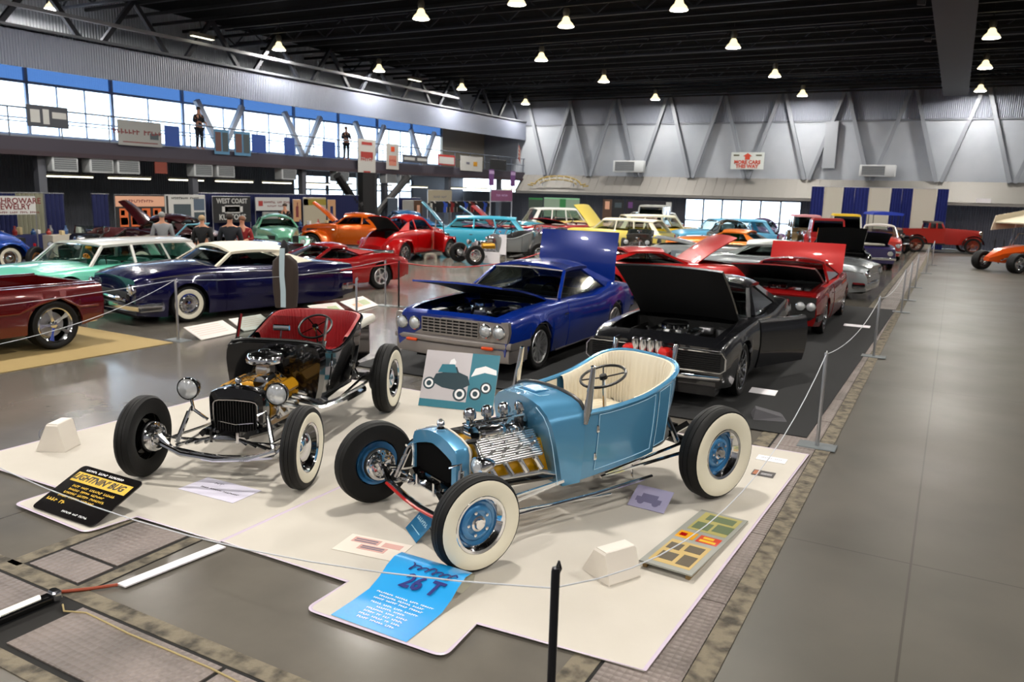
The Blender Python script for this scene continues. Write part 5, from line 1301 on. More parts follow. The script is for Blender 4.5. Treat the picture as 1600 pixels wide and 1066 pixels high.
# white information boards in front of the kustom
IB = [((-12.0, 9.62), (-10.75, 8.98), 0), ((-12.0, 0), 0, 0)]
IBG = 'white information boards standing in a row'
LB = ['white information board nearest the steel post', 'white information board in the middle of the row', 'white information board behind the black hot rod seat', 'white information board with coloured pictures', 'white information board with a coloured map, farthest in the row']
IP = [((313, 531), (376, 518)), ((380, 517), (432, 508)), ((452, 508), (494, 500)), ((498, 494), (545, 488)), ((556, 486), (592, 476))]
for k, (a, b_) in enumerate(IP):
    pa, pb = at(a[0], a[1], .02), at(b_[0], b_[1], .02); c_ = (pa+pb)/2; L = (pb-pa).length
    yw = math.degrees(atan2(pb.y-pa.y, pb.x-pa.x))
    e, hd, th = board('information_board', (c_.x, c_.y), yw, 24, L*.95, .42, mat('white_board', '#cfc7c2', .4), LB[k], 'board', .012, z0=.004, group=IBG)
    g_ = mat('faint_pink_print', '#c9a79c', .6); lines(hd, th, [(-L*.4, L*.3, .35-.06*q, .365-.06*q) for q in range(5)], g_)
    if k >= 3: lines(hd, th, [(-L*.3, -.02, .1, .25)], mat('orange_print', '#cf9a70', .5)); lines(hd, th, [(.02, L*.35, .12, .3)], mat('green_print2', '#9fae7d', .5))
# cable cover, orange cable and tube light on the floor
pa, pb = at(188, 914, .02), at(352, 849, .02)
e = MB().panel([(pa.x-.03, pa.y, .0125), (pa.x+.05, pa.y, .0125), (pb.x+.05, pb.y-.04, .0125), (pb.x-.03, pb.y-.04, .0125)], .01).build('cable_cover', WHITE, None, 0); tag(e, 'white cable cover strip on the floor beside the mat seam', 'cable cover')
pa, pb = at(95, 925, .02), at(184, 914, .015)
e = MB().tube([tuple(pa), tuple((pa+pb)/2+Vector((.01, 0, .0))), tuple(pb)], .011, 8).build('cable', mat('orange_cable', '#8f3a1c', .5)); tag(e, 'orange cable from the tube lamp to the white cover strip', 'cable')
pa, pb = at(-60, 992, .04), at(93, 928, .04); d_ = (pb-pa)
e = empty('tube_lamp', (pa.x, pa.y, .014), atan2(d_.y, d_.x)); tag(e, 'long black tube lamp lying on the steel plates', 'lamp'); L = d_.length
MB().rbox(0, L, -.035, .035, 0, .05, .012).build('housing', GLOSSB, e); MB().tube([(.05, 0, .055), (L-.12, 0, .055)], .016, 10).build('tube', mat('tube_glow', '#f4f0e0', .3, emit=1.2), e); MB().rbox(L-.06, L+.0, -.042, .042, 0, .065, .012).build('end_cap', CHROME, e)
pts = [at(*q, .014) for q in ((98, 945), (100, 955), (135, 958), (160, 970), (200, 990), (260, 1015), (330, 1045), (380, 1070))]
e = MB().tube([tuple(p) for p in pts], .006, 6).build('cord', mat('tan_cord', '#a08f62', .7)); tag(e, 'tan cord lying along the steel cover plates', 'cord')
# jacket on a stand by the kustom
jb = at(447, 502, .01)
e = empty('jacket_stand', (jb.x, jb.y, 0), radians(30)); tag(e, 'brown jacket and pale scarf draped over a stand beside the convertible', 'coat stand')
MB().lathe([(.16, 0), (.16, .02), (.02, .04), (.018, 1.3), (0, 1.32)], n=14).build('pole', BLACKM, e)
rs = []
for z, rx, ry in ((.28, .20, .15), (.6, .23, .16), (.95, .24, .15), (1.15, .22, .13), (1.26, .1, .09)):
    rs.append([(rx*cos(a)*(1+.06*sin(5*a)), ry*sin(a)*(1+.08*sin(7*a)), z) for a in [2*pi*k/24 for k in range(24)]])
MB().rings(rs, True, True).build('jacket', mat('brown_suede', '#2e221a', .8), e, 60)
MB().rings([[(x, -.17-(.02 if i % 2 else 0), z), (x+.09, -.17, z), (x+.09, -.15, z), (x, -.15, z)] for i, (x, z) in enumerate(((-.05, .3), (-.04, .6), (-.06, .9), (-.05, 1.2), (-.04, 1.4)))], True, True).build('scarf', mat('pale_blue_cloth', '#a9bcc4', .7), e, 60)
MB().lathe([(.0, 1.28), (.07, 1.3), (.08, 1.4), (.05, 1.5), (.0, 1.56)], n=16).build('cap', mat('black_cloth', '#101014', .8), e, 60)
# litter of papers on the dark carpet
e, hd, th = card((1190, 616), 0, 8, .34, .2, WHITE, 'white sheet of paper on the black carpet by the charcoal coupe', z0=.02, th=.002)
e, hd, th = card((1338, 511), 0, 5, .5, .2, WHITE, 'white sheet of paper on the black carpet before the red coupe', z0=.02, th=.002)
p = at(1200, 652, .02); e = MB().rings([[(-.2, -.15, .0), (.18, -.17, .0), (.2, .16, .0), (-.17, .15, .0)], [(-.17, -.1, .12), (.14, -.12, .04), (.16, .12, .03), (-.13, .12, .1)]], True, True).build('bag', mat('grey_cloth', '#4b4a4e', .8), None, 0, (p.x, p.y, .02), (0, 0, .4)); tag(e, 'grey cloth bag lying on the black carpet', 'bag')
# red engine model standing before the charcoal coupe
e = empty('display_engine', (-3.12, 9.2, .02), radians(-90)); tag(e, 'red engine with chrome fittings on a stand before the charcoal coupe', 'engine')
MB().box(-.1, .1, -.3, .3, 0, .42, .03, .04).build('stand', BLACKM, e); b = MB(); b.rbox(-.1, .06, -.24, .24, .42, .64, .03); b.rbox(-.11, .06, -.3, -.16, .58, .72, .03); b.rbox(-.11, .06, .16, .3, .58, .72, .03); b.build('block', mat('red_engine_enamel', '#c41a12', .3, 0, .5), e)
for k in range(4): MB().lathe([(.04, .66), (.05, .72), (.045, .8), (.02, .82), (0, .82)], c=(-.02, -.15+.1*k, 0), n=12).build('carburettor', CHROME, e)
b = MB()
for sg in (1, -1): b.tube([(.08, sg*.36, .42), (.09, sg*.38, .62), (.04, sg*.38, .78), (-.04, sg*.36, .8)], [.02, .03, .035, .02], 10)
b.build('exhaust_horns', CHROME, e)
# ================================================================== FAR CARS
N_NEAR = len([o for o in COL.objects if o.parent is None and o.get('category') in ('car', 'truck')])
def g(px, py): p = at(px, py, 0); return (p.x, p.y)
BG = 'show cars far down the hall'
# silver hardtop crosswise, with the red one before it
SIL = paint('silver_paint', '#9aa0a3', .6, .25)
c = fifties('silver_hardtop', 'silver fifties hardtop with a smooth grey roof, nose towards the aisle', (-2.7, 23.3), -6, SIL, dict(lift=.0235, wb=3.0, nose=1.0, rear=1.3, holes={'cabin': (-2.8, -.8)}, ww=None))
c.shell(); c.doors([(-.8, -2.0)]); c.greenhouse(dict(x=(-.7, -1.15, -2.3, -2.85), z=(1.27, 1.4), rw=.64, bw=.8, c=(-2.5, -2.2), bwr=.74, rrw=.6), roofm=mat('grey_roof', '#8b9492', .3, .5), glass=TINT)
c.interior(-.8, -2.8, m=mat('red_seat', '#8e1512', .5)); c.headlamp(1.0, .78, .68, .1); c.bumper(1.03, .38, .93, .15, bow=.1); c.grille(.98, -.62, .62, .46, .64, 4, 8); c.strip(-4.2, .9, 3); c.tail_lamps(.7, .14, .1, .72); c.bumper(-4.25, .4, .9, .14, front=False)
# red fastback
c = sixties('fastback_coupe', 'bright red fastback with its rear window towards the charcoal coupe, lid raised', (-5.45, 20.1), 40, paint('bright_red_paint', '#b30d0a', .2, .3), dict(lift=.0235, wb=2.75, nose=.9, rear=1.0, hw=.9, holes={'hood': (-.5, .66), 'cabin': (-2.6, -.9)}, rim='spoke5'))
c.shell(); c.doors([(-.9, -1.95)]); c.greenhouse(dict(x=(-.75, -1.3, -2.2, -3.3), z=(1.2, 1.28), rw=.6, bw=.76, c=(-2.6, -2.0), bwr=.7, rrw=.55)); c.interior(-.9, -2.6); c.engine(.1, .62); c.lid('hood', -.5, 1.2, .7, .92, radians(32), c.paint); c.tail_lamps(.66, .25, .12, .6); c.bumper(-3.72, .44, .8, .1, front=False); c.headlamp(.92, .68, .64, .09)
# black car facing us with the hood up
c = fifties('black_sedan', 'black car with raised hood and bright chrome nose, behind the silver hardtop', (-3.1, 27.4), -80, GLOSSB, dict(wb=2.9, holes={'hood': (-.45, .7), 'cabin': (-2.8, -.9)}, ww=None))
c.shell(); c.greenhouse(dict(x=(-.7, -1.15, -2.4, -2.9), z=(1.4, 1.52), rw=.62, bw=.78, c=(-2.55, -2.25), bwr=.7, rrw=.58)); c.engine(.1, .66); c.lid('hood', -.45, 1.2, .72, 1.0, radians(36), GLOSSB); c.headlamp(.92, .76, .68, .1); c.bumper(.96, .4, .93, .15); c.grille(.9, -.6, .6, .42, .7, 6, 0); c.interior(-.9, -2.8)
c = fifties('orange_coupe', 'orange car seen behind the roof of the silver hardtop', g(1178, 408), 165, paint('orange_paint', '#d9730c', .2, .3), dict(wb=2.7, holes={'cabin': (-2.6, -.9)}, rear=1.0))
c.shell(); c.greenhouse(dict(x=(-.7, -1.3, -2.2, -2.8), z=(1.3, 1.4), rw=.58, bw=.76, c=(-2.4, -2.1), bwr=.7, rrw=.52)); c.interior(-.9, -2.6); c.headlamp(.9, .72, .66, .09); c.bumper(.93, .4, .88, .13)
# forties cars
forties('sedan', 'sea green forties sedan with chrome grille beside the booths', g(452, 401), -38, paint('sea_green_paint', '#5f9c80', .3, .3), dict(rim='fullcap'))
forties('coupe', 'candy orange forties coupe with trunk and hood raised', g(548, 392), -158, paint('candy_orange_paint', '#c8560a', .45, .22), dict(ww=None, rim='spoke5', rimcol='chrome'), open_=('hood',))
c = forties('coupe', 'tall red forties coupe with its trunk open and a door ajar', (-15.95, 25.7), 90, RED, dict(rim='spoke5', rimcol='chrome', rz=1.5, roof=(-.95, -1.25, -2.2, -2.9)), open_=('trunk',))
d = empty('open_door', (-1.0, -.76, 0), 0, c.root); d.rotation_euler = (0, 0, radians(52)); MB().prism([(0, .36), (-1.05, .36), (-1.05, 1.02), (0, 1.02)], 'y', -.06, 0).build('door_skin', RED, d); MB().tube([(0, -.03, 1.02), (-.15, -.03, 1.45), (-.95, -.03, 1.42), (-1.04, -.03, 1.02)], .02, 6).build('door_window_frame', CHROME, d)
forties('coupe', 'dark maroon forties coupe with raised hood, behind the mint wagon', g(222, 404), -165, paint('dark_maroon_paint', '#2c060b', .3, .22), dict(), open_=('hood',))
forties('coupe', 'dark blue forties coupe at the left edge of the picture', g(-30, 428), -60, paint('royal_blue_paint', '#0a3f95', .3, .22), dict(ww=(.05, .6)))
c = fifties('black_convertible', 'black open car with pale windshield frame behind the dark blue convertible', g(262, 405), -150, GLOSSB, dict(wb=2.8, holes={'cabin': (-2.4, -.9)}))
c.shell(); c.interior(-.9, -2.4); b = MB(); b.tube([(-.8, .7, .95), (-1.2, .6, 1.38), (-1.2, -.6, 1.38), (-.8, -.7, .95)], .022, 6); b.build('windshield_frame', mat('pale_blue_frame', '#7fc3d6', .2, .3), c.root); c.headlamp(.9, .74, .68, .09); c.bumper(.93, .4, .9, .14)
forties('coupe', 'purple forties coupe before the glazed exit doors', g(1181, 388), -70, paint('purple_paint', '#5d3a6b', .3, .3), dict())
forties('sedan', 'dark olive forties sedan with chrome nose near the exit doors', g(1120, 397), -60, paint('dark_olive_paint', '#23261a', .3, .25), dict(rz=1.5))
forties('coupe', 'pale pink forties car beside the cream wagon', g(884, 380), -150, paint('pale_pink_paint', '#c7a49b', .1, .3), dict())
forties('coupe', 'teal coupe seen left of the red forties coupe roof', g(603, 372), -120, paint('teal_blue_paint', '#17598c', .3, .25), dict())
# fifties and sixties cars further back
def wagon(label, p, head, col, roofc, top=1.5, name='station_wagon', o=None, hood=False):
    h = {'cabin': (-3.4, -.8)}
    if hood: h['hood'] = (-.45, .7)
    c = fifties(name, label, p, head, paint('paint_'+col[1:], col, .05, .3), dict(wb=2.9, rear=1.1, holes=h, ww=(.05, .6)), None)
    c.shell(); c.doors([(-.8, -1.75), (-1.8, -2.6)]); c.greenhouse(dict(x=(-.65, -1.05, -3.5, -3.9), z=(top, top+.08), rw=.64, bw=.78, c=(-3.65, -3.3), bwr=.76, rrw=.62, b=((-1.75, -1.78), (-2.7, -2.6))), roofm=mat('roof_'+roofc[1:], roofc, .3), glass=GLASS)
    c.interior(-.8, -3.3, m=mat('brown_seat', '#5a2a1c', .6)); c.tail_lamps(.75, .12, .16, .78); c.bumper(-4.02, .42, .9, .14, front=False); c.bumper(.95, .4, .92, .14); c.headlamp(.92, .78, .68, .09)
    if hood: c.lid('hood', -.45, 1.3, .72, 1.05, radians(48), c.paint)
    return c
wagon('yellow fifties wagon with a cream white roof, tail towards us', g(1008, 383), 38, '#d2a80c', '#d8d3bb', 1.55)
wagon('cream and wood coloured wagon with a white raised tailgate', g(938, 374), 50, '#c9b268', '#dfe0da', 1.62)
wagon('pale yellow car with raised hood between the pink car and the wagon', g(905, 386), 175, '#d8c25a', '#d8d3bb', 1.42, 'sedan', hood=True)
wagon('turquoise fifties car beyond the open door of the red coupe', g(762, 378), -150, '#1f86a0', '#2b8ea6', 1.42, 'sedan', hood=True)
wagon('light blue pickup-like wagon near the glazed exit doors', g(1100, 390), -130, '#4f9fc6', '#5aa8cc', 1.5)
def lowcar(label, p, head, col, hood=30, name='convertible'):
    pn = paint('paint_'+col[1:], col, .2, .3)
    c = sixties(name, label, p, head, pn, dict(holes={'hood': (-.5, .66), 'cabin': (-2.6, -.95)}, rim='spoke5')); c.shell(); c.interior(-.95, -2.6, m=mat('white_seat', '#c9c2b6', .5))
    c.headlamp(.93, .7, .64, .09); c.bumper(.95, .44, .92, .12); c.engine(.1, .62); c.lid('hood', -.5, 1.3, .74, .93, radians(hood), pn)
    MB().tube([(-.75, .7, .92), (-1.15, .6, 1.25), (-1.15, -.6, 1.25), (-.75, -.7, .92)], .02, 6).build('windshield_frame', CHROME, c.root); c.bumper(-4.02, .45, .88, .12, front=False)
lowcar('red convertible with raised hood in the far middle row', g(800, 377), -160, '#b20d10', 42)
lowcar('red convertible with a flat raised lid beside the cream cars', g(850, 379), -100, '#a60c0e', 12)
lowcar('violet low car seen over the chrome race cars', g(800, 386), -160, '#4b2a63', 8)
lowcar('grey convertible with an open engine bay, left of the silver hardtop', g(1120, 424), -170, '#8a8f90', 8)
# hot rods
def rod(label, p, head, col, o=None, name='hot_rod'):
    Q = dict(KT); Q.update(paint=paint('rod_'+col[1:], col, .3, .25), lift=0, rimcol='chrome', rim='fullcap', ww=None); Q.update(o or {})
    return tbucket(name, label, p, head, Q)
rod('chrome and steel race roadster, nearer of the two by the red ropes', g(805, 402), -125, '#8f9496', dict(engm=POLISH, inm=mat('dark_upholstery', '#151517', .6)))
rod('chrome and steel race roadster with a dark body, farther by the red ropes', g(862, 390), -135, '#55585a', dict(engm=POLISH, carbs=4, fins=True, inm=mat('dark_upholstery', '#151517', .6)))
rod('black hot rod chassis with a big chrome engine and four white stacks', g(1040, 394), -75, '#2b2620', dict(engm=mat('brown_engine', '#5a4524', .4, .4), carbs=4, fins=True, inm=mat('dark_upholstery', '#151517', .6)))
rod('dark hot rod with orange wire wheels behind the pickup bed', g(112, 418), -70, '#16110f', dict(rim='spoke10', rimcol='orange', inm=mat('maroon_vinyl', '#4d0d12', .5)))
# panel van, red cab, tourers
def boxcar(name, label, p, head, col, roofc, L=4.2, hb=1.0, ht=1.75, W=.85, cab=None, wood=False, top=False, hoodl=1.1, group=None):
    r = empty(name, (p[0], p[1], 0), radians(head)); tag(r, label, 'car', group); pn = paint('box_'+col[1:], col, .2, .3); rm = mat('boxroof_'+roofc[1:], roofc, .5)
    for x in (0, -L+1.5):
        for sg in (1, -1): wheel(r, x, sg*(W-.08), .4, .14, .3, 'wood' if wood else 'cap', None, 'wood' if wood else 'chrome')
    # hood with sloping top, fenders, body
    MB().rings([[(x, y*k, z) for y, z in ((-.42, .42), (.42, .42), (.45, .75), (.36, h), (-.36, h), (-.45, .75))] for x, k, h in ((-hoodl+.35, 1.15, hb+.12), (.2, .85, hb+.04), (.45, .78, hb))], True, True).build('hood', pn, r)
    MB().prism([(y, z) for y, z in ((-.3, .42), (.3, .42), (.34, .7), (.3, hb), (-.3, hb), (-.34, .7))], 'x', .45, .5).build('radiator', CHROME if not wood else mat('brass', '#b98a3c', .25, .9), r)
    for x, nm in ((0, 'fender'), (-L+1.5, 'fender')):
        for sg in (1, -1):
            rows = [[(x+.52*cos(a), sg*(W-.3), .4+.5*sin(a)), (x+.55*cos(a), sg*(W-.02), .4+.52*sin(a)), (x+.52*cos(a), sg*W, .36+.5*sin(a))] for a in [pi*.05+pi*.9*k/10 for k in range(11)]]
            MB().grid(rows).build(nm, pn if not wood else GLOSSB, r, 60)
    MB().box(-L+.9, -hoodl+.4, -W+.12, W-.12, .4, .48).build('chassis', BLACKM, r)
    x0, x1 = -hoodl+.35, -L+.8
    b = MB(); b.rings([[(x0, y, z) for y, z in ((-W+.15, .48), (W-.15, .48), (W-.1, hb+.1), (-W+.1, hb+.1))], [(x1, y, z) for y, z in ((-W+.15, .5), (W-.15, .5), (W-.1, hb+.05), (-W+.1, hb+.05))]], True, True); b.build('body', pn, r)
    zr = ht
    if top:
        b = MB(); b.rings([[(x, y, z) for y, z in ((-W+.1, zr-.14), (-W+.14, zr-.03), (-.3, zr+.03), (.3, zr+.03), (W-.14, zr-.03), (W-.1, zr-.14))] for x in (x0-.1, (x0+x1)/2, x1-.05)], True, True); b.build('folding_top', rm, r)
        for x in (x0-.1, (x0+x1)/2, x1+.05):
            b = MB()
            for sg in (1, -1): b.tube([(x, sg*(W-.14), hb+.08), (x, sg*(W-.12), zr-.1)], .018, 6)
            b.build('top_bow', BLACKM, r)
    else:
        bx = cab or x1
        b = MB(); b.rings([[(x, y, z) for y, z in ((-W+.16, zr-.1), (-W+.24, zr), (W-.24, zr), (W-.16, zr-.1))] for x in (x0-.12, bx+.02)], True, True); b.build('roof', rm, r)
        b = MB()
        for x, xt in ((x0-.05, x0-.18), (bx+.05, bx+.1), ((x0+bx)/2, (x0+bx)/2)):
            for sg in (1, -1): b.bar((x, sg*(W-.14), hb+.08), (xt, sg*(W-.2), zr-.08), .07)
        b.build('pillars', pn, r)
        MB().panel([(x0-.06, -W+.2, hb+.1), (x0-.06, W-.2, hb+.1), (x0-.17, W-.24, zr-.1), (x0-.17, -W+.24, zr-.1)], .01).build('windshield', TINT, r)
        MB().box(bx+.06, x0-.14, -W+.17, W-.17, hb+.1, zr-.1).build('cab_glass', TINT, r)
    for sg in (1, -1):
        e = empty('headlamp', (.4, sg*.5, hb-.12), 0, r); MB().lathe([(0, -.14), (.09, -.09), (.11, 0), (0, .03)], ax='x', n=14).build('lamp_shell', CHROME, e)
    return r
boxcar('panel_van', 'tall silver panel van behind the black hot rod chassis', g(1022, 376), -80, '#8c8f8c', '#a9aba6', 4.4, 1.1, 2.0)
boxcar('pickup_truck', 'red old pickup cab standing behind the silver hardtop roof', g(1296, 400), -70, '#a01210', '#8a100e', 4.2, 1.0, 1.72, cab=-1.9)
boxcar('hot_rod_sedan', 'dark hot rod sedan with a pink roof beside the red cab', g(1262, 388), -70, '#5a4a2e', '#c98a90', 4.0, 1.0, 1.75)
boxcar('taxi', 'white and yellow topped old car beside the red cab', g(1322, 386), -60, '#c7c4bb', '#d7b31a', 4.0, 1.0, 1.85)
boxcar('touring_car', 'old touring car with a bright blue folding top', g(1394, 385), -60, '#30343a', '#0d2f9c', 4.4, 1.05, 2.0, wood=True, top=True)
boxcar('touring_car', 'red brass-era car with wooden spoke wheels near the dark back wall', g(1478, 386), 25, '#a01c10', '#2b1a14', 4.2, 1.15, 1.6, wood=True, cab=-2.2, hoodl=1.7)
lowcar('dark blue and violet custom parked nearest the fifth aisle post', (-2.9, 34.2), -80, '#2b2358', 20)
wagon('white and red fifties car farthest along the aisle', (-3.0, 39.8), -85, '#a8281c', '#c9c6c0', 1.45, 'sedan')
lowcar('turquoise convertible with raised hood beyond the race cars', g(745, 372), -150, '#2a7f94', 35)
wagon('pale grey sedan in the far middle row', g(985, 371), -120, '#9b9d98', '#b4b4ad', 1.5, 'sedan')
# nudge the far cars apart so that none stands inside another
def _foot(o):
    P = []
    def walk(c, M):
        for ch in c.children:
            m = M @ ch.matrix_basis
            if ch.type == 'MESH' and ch.data and ch.name.split('.')[0] in ('body', 'bumper', 'tyre', 'fender', 'radiator', 'hood', 'rear_deck', 'door_skin', 'running_board', 'frame'):
                for b in ch.bound_box: P.append(m @ Vector(b))
            walk(ch, m)
    walk(o, Matrix.Identity(4))
    xs = [p.x for p in P]; ys = [p.y for p in P]
    return min(xs)-.06, max(xs)+.06, min(ys)-.06, max(ys)+.06
_cars = [o for o in COL.objects if o.parent is None and o.get('category') in ('car', 'truck')]
_ft = {o: _foot(o) for o in _cars}
def _rect(o):
    a = o.rotation_euler.z; x0, x1, y0, y1 = _ft[o]; ux, uy = Vector((cos(a), sin(a))), Vector((-sin(a), cos(a)))
    c = Vector(o.location[:2])+ux*(x0+x1)/2+uy*(y0+y1)/2
    return c, ux, uy, (x1-x0)/2, (y1-y0)/2
def _pen(a, b):
    ca, a1, a2, ha, wa = _rect(a); cb, b1, b2, hb_, wb2 = _rect(b); d = cb-ca; best = None
    for ax in (a1, a2, b1, b2):
        r = ha*abs(ax.dot(a1))+wa*abs(ax.dot(a2))+hb_*abs(ax.dot(b1))+wb2*abs(ax.dot(b2)); p = r-abs(d.dot(ax))
        if p <= 0: return None
        if best is None or p < best[0]: best = (p, ax*(1 if d.dot(ax) > 0 else -1))
    return best
def _put(key, px, y, hd=None, fix=False):
    for o in _cars:
        if o['label'].startswith(key):
            if hd is not None: o.rotation_euler.z = radians(hd)
            d = CR @ Vector((px-800, 533-385, -FPX)); c = _rect(o)[0]
            o.location.x += d.x/d.y*y-c.x; o.location.y += y-c.y
            if fix: _fixed.add(o)
_fixed = set(_cars[:N_NEAR+3])
_put('dark blue forties', -42, 11.8, -90); _put('dark hot rod with orange', 122, 14.4, -70); _put('dark maroon forties', 226, 17.4, -168); _put('black open car', 300, 16.0, -160)
_put('sea green', 432, 21.2, -38); _put('candy orange', 560, 25.6, -158); _put('teal coupe', 610, 30.5, -120); _put('turquoise fifties', 745, 31.0, -150)
_put('yellow fifties wagon', 968, 36.5, 38); _put('cream and wood', 905, 41.5, 50); _put('light blue pickup-like', 1100, 38.5, -140); _put('purple forties', 1182, 43.0, -70); _put('dark olive', 1120, 33.2, -60)
_put('red old pickup cab', 1292, 39.5, -75); _put('dark hot rod sedan', 1258, 44.5, -75); _put('white and yellow', 1330, 45.0, -80); _put('old touring car', 1402, 46.5, -75); _put('red brass-era', 1466, 48.3, 14, True)
_put('orange car', 1190, 31.5, 170); _put('tall silver panel', 1012, 42.5, -80); _put('black hot rod chassis', 1032, 31.0, -75); _put('chrome and steel race roadster, nearer', 780, 25.0, -125, True); _put('chrome and steel race roadster with', 838, 28.6, -135, True)

for it in range(900):
    moved = False
    for i in range(len(_cars)):
        for j in range(i+1, len(_cars)):
            A, B = _cars[i], _cars[j]
            if A in _fixed and B in _fixed: continue
            q = _pen(A, B)
            if q:
                moved = True; k = .55; p, ax = q; v = ax*(p+.02)*k
                if A in _fixed: B.location.x += v.x*1.7; B.location.y += v.y*1.7
                elif B in _fixed: A.location.x -= v.x*1.7; A.location.y -= v.y*1.7
                else: A.location.x -= v.x; A.location.y -= v.y; B.location.x += v.x; B.location.y += v.y
    for o in _cars:
        if o in _fixed: continue
        c, ux, uy, hl, hw_ = _rect(o); ex_ = abs(ux.x)*hl+abs(uy.x)*hw_; ey_ = abs(ux.y)*hl+abs(uy.y)*hw_
        if c.y+ey_ > 49.6: o.location.y -= (c.y+ey_-49.6)
        if c.x+ex_ > -1.5: o.location.x -= (c.x+ex_+1.5)
        if c.x-ex_ < -24.6: o.location.x += (-24.6-(c.x-ex_))
    if not moved: break
print('settle iterations', it)
# winged sprint car at the right edge
p = g(1592, 424); r = empty('sprint_car', (p[0]-.75, p[1]-.7, 0), radians(-135)); r.scale = (1.15, 1.15, 1.15); tag(r, 'orange and white winged sprint car at the right edge of the picture', 'race car')
for x, y_, R_ in ((0, .7, .33), (0, -.7, .33), (-2.2, .75, .45), (-2.2, -.75, .45)): wheel(r, x, y_, R_, .3, .2, 'spoke5', None, 'chrome')
MB().rings([[(x, y*k, z0+(z1-z0)*v) for y, v in ((-.35, 0), (.35, 0), (.35, .7), (.2, 1), (-.2, 1), (-.35, .7))] for x, k, z0, z1 in ((.55, .3, .35, .5), (.1, .8, .3, .75), (-.9, 1, .3, .9), (-1.9, .9, .35, .85), (-2.5, .5, .5, .9))], True, True).build('body', paint('orange_race_paint', '#d0500e', .1, .3), r)
b = MB()
for sg in (1, -1):
    b.tube([(.3, sg*.35, .4), (-.8, sg*.4, .7), (-1.1, sg*.36, 1.25), (-1.7, sg*.36, 1.25), (-2.2, sg*.35, .7)], .025, 6); b.tube([(-.75, sg*.35, .8), (-.9, sg*.35, 1.6)], .02, 6); b.tube([(-1.75, sg*.35, 1.2), (-1.85, sg*.35, 1.65)], .02, 6)
b.tube([(0, -.7, .33), (0, .7, .33)], .03, 6); b.tube([(-2.2, -.75, .45), (-2.2, .75, .45)], .05, 6); b.build('roll_cage', CHROME, r)
WNG = mat('cream_wing', '#d8cdb4', .4); b = MB()
for sg in (1, -1): b.prism([(-.3, 1.35), (-2.1, 1.5), (-2.25, 2.15), (-.45, 1.85)], 'y', sg*.78-.012, sg*.78+.012)
b.panel([(-.45, -.78, 1.6), (-.45, .78, 1.6), (-2.1, .78, 1.95), (-2.1, -.78, 1.95)], .04); b.build('wing', WNG, r)
for sg in (1, -1): MB().lathe([(0, .793*sg), (.16, .793*sg), (.16, .797*sg), (0, .797*sg)], c=(-1.1, 0, 1.68), ax='y', n=18).build('wing_number_disc', mat('red_number', '#a3321c', .5), r)
p = g(1588, 412)
for k, (dx, dy) in enumerate(((0, 0), (.25, .1))):
    e = empty('tripod_stand', (p[0]-.95+dx*1.4, p[1]-.8+dy*3, 0)); tag(e, ['dark floor stand beside the sprint car wheel, nearer the aisle', 'dark floor stand beside the sprint car wheel, farther from the aisle'][k], 'stand')
    b = MB(); b.tube([(0, 0, .05), (0, 0, 1.05)], .022, 6)
    for q in range(3): a = 2*pi*q/3; b.tube([(0, 0, .2), (.25*cos(a), .25*sin(a), .01)], .014, 5)
    b.build('legs', BLACKM, e)
p = g(1552, 384)
e = tag(MB().rbox(-.35, .35, -.35, .35, .0, .55, .06).build('equipment_case', mat('black_case', '#121214', .4), None, 30, (p[0]-1.2, p[1]+.5, 0)), 'black case standing before the dark back wall', 'case')
e = empty('tyre_stack', (p[0]+.3, p[1], 0)); tag(e, 'chrome wheel and tyre standing before the dark back wall', 'tyre')
wheel(e, 0, .1, .42, .3, .25, 'spoke5', None, 'chrome')
# ================================================================== BOOTHS, BANNERS, PEOPLE, FITTINGS
def curtain(label, p0, p1, z0, z1, m, group=None, folds=14, amp=.04, name='curtain'):
    z0 = .02 if z0 <= .1 else z0; a, b = Vector(p0), Vector(p1); d = (b-a); L = d.length; d.normalize(); n = Vector((-d.y, d.x)); N = max(8, int(L*folds)); rows = []
    for z, k in ((z0, 1.2), ((z0+z1)/2, 1), (z1, .7)):
        rows.append([tuple((a+d*(L*i/N)+n*(amp*k*(1 if i % 2 else -1)))[:2])+(z,) for i in range(N+1)])
    b_ = MB().grid(rows); rows2 = [[(p[0]+n.x*.01, p[1]+n.y*.01, p[2]) for p in r] for r in rows]; b_.grid(rows2); o = b_.build(name, m, None, 70)
    MB().tube([(a.x, a.y, z1+.015), (b.x, b.y, z1+.015)], .02, 6).build('rail', STEEL, o, 30)
    tag(o, label, 'curtain', group); return o
NAVY = mat('navy_drape', '#16236b', .8); WDR = mat('ivory_drape', '#c2bdb0', .8); NAVD = mat('dark_navy_drape', '#10194a', .8); OLD = mat('grey_green_drape', '#83826f', .8)
DG = 'blue and ivory drapes on the back wall'
LBL = ['blue drape at the left end of the row on the back wall', 'ivory drape, first from the left end on the back wall', 'blue drape left of the first post on the back wall', 'blue drape right of the first post on the back wall', 'ivory drape in the middle of the back wall row', 'blue drape left of the second post on the back wall', 'blue drape right of the second post on the back wall', 'ivory drape behind the blue-topped touring car', 'blue drape at the right end of the row on the back wall']
edges = [-7.69, -6.9, -5.7, -4.95, -4.1, -2.75, -2.05, -1.35, .05, .65]
xx = [1268, 1288, 1318, 1336, 1358, 1393, 1410, 1427, 1465, 1483]
for k in range(9):
    def X(px): d = CR @ Vector((px-800, 533-300, -FPX)); return d.x/d.y*50.4
    curtain(LBL[k], (X(xx[k])+.01, 50.4), (X(xx[k+1])-.01, 50.4), .05, 3.3, NAVY if k in (0, 2, 3, 5, 6, 8) else WDR, DG, 5)
def bp(px, X=-26.5, py=300): d = CR @ Vector((px-800, 533-py, -FPX)); return X*d.y/d.x    # y on the booth line for a pixel column
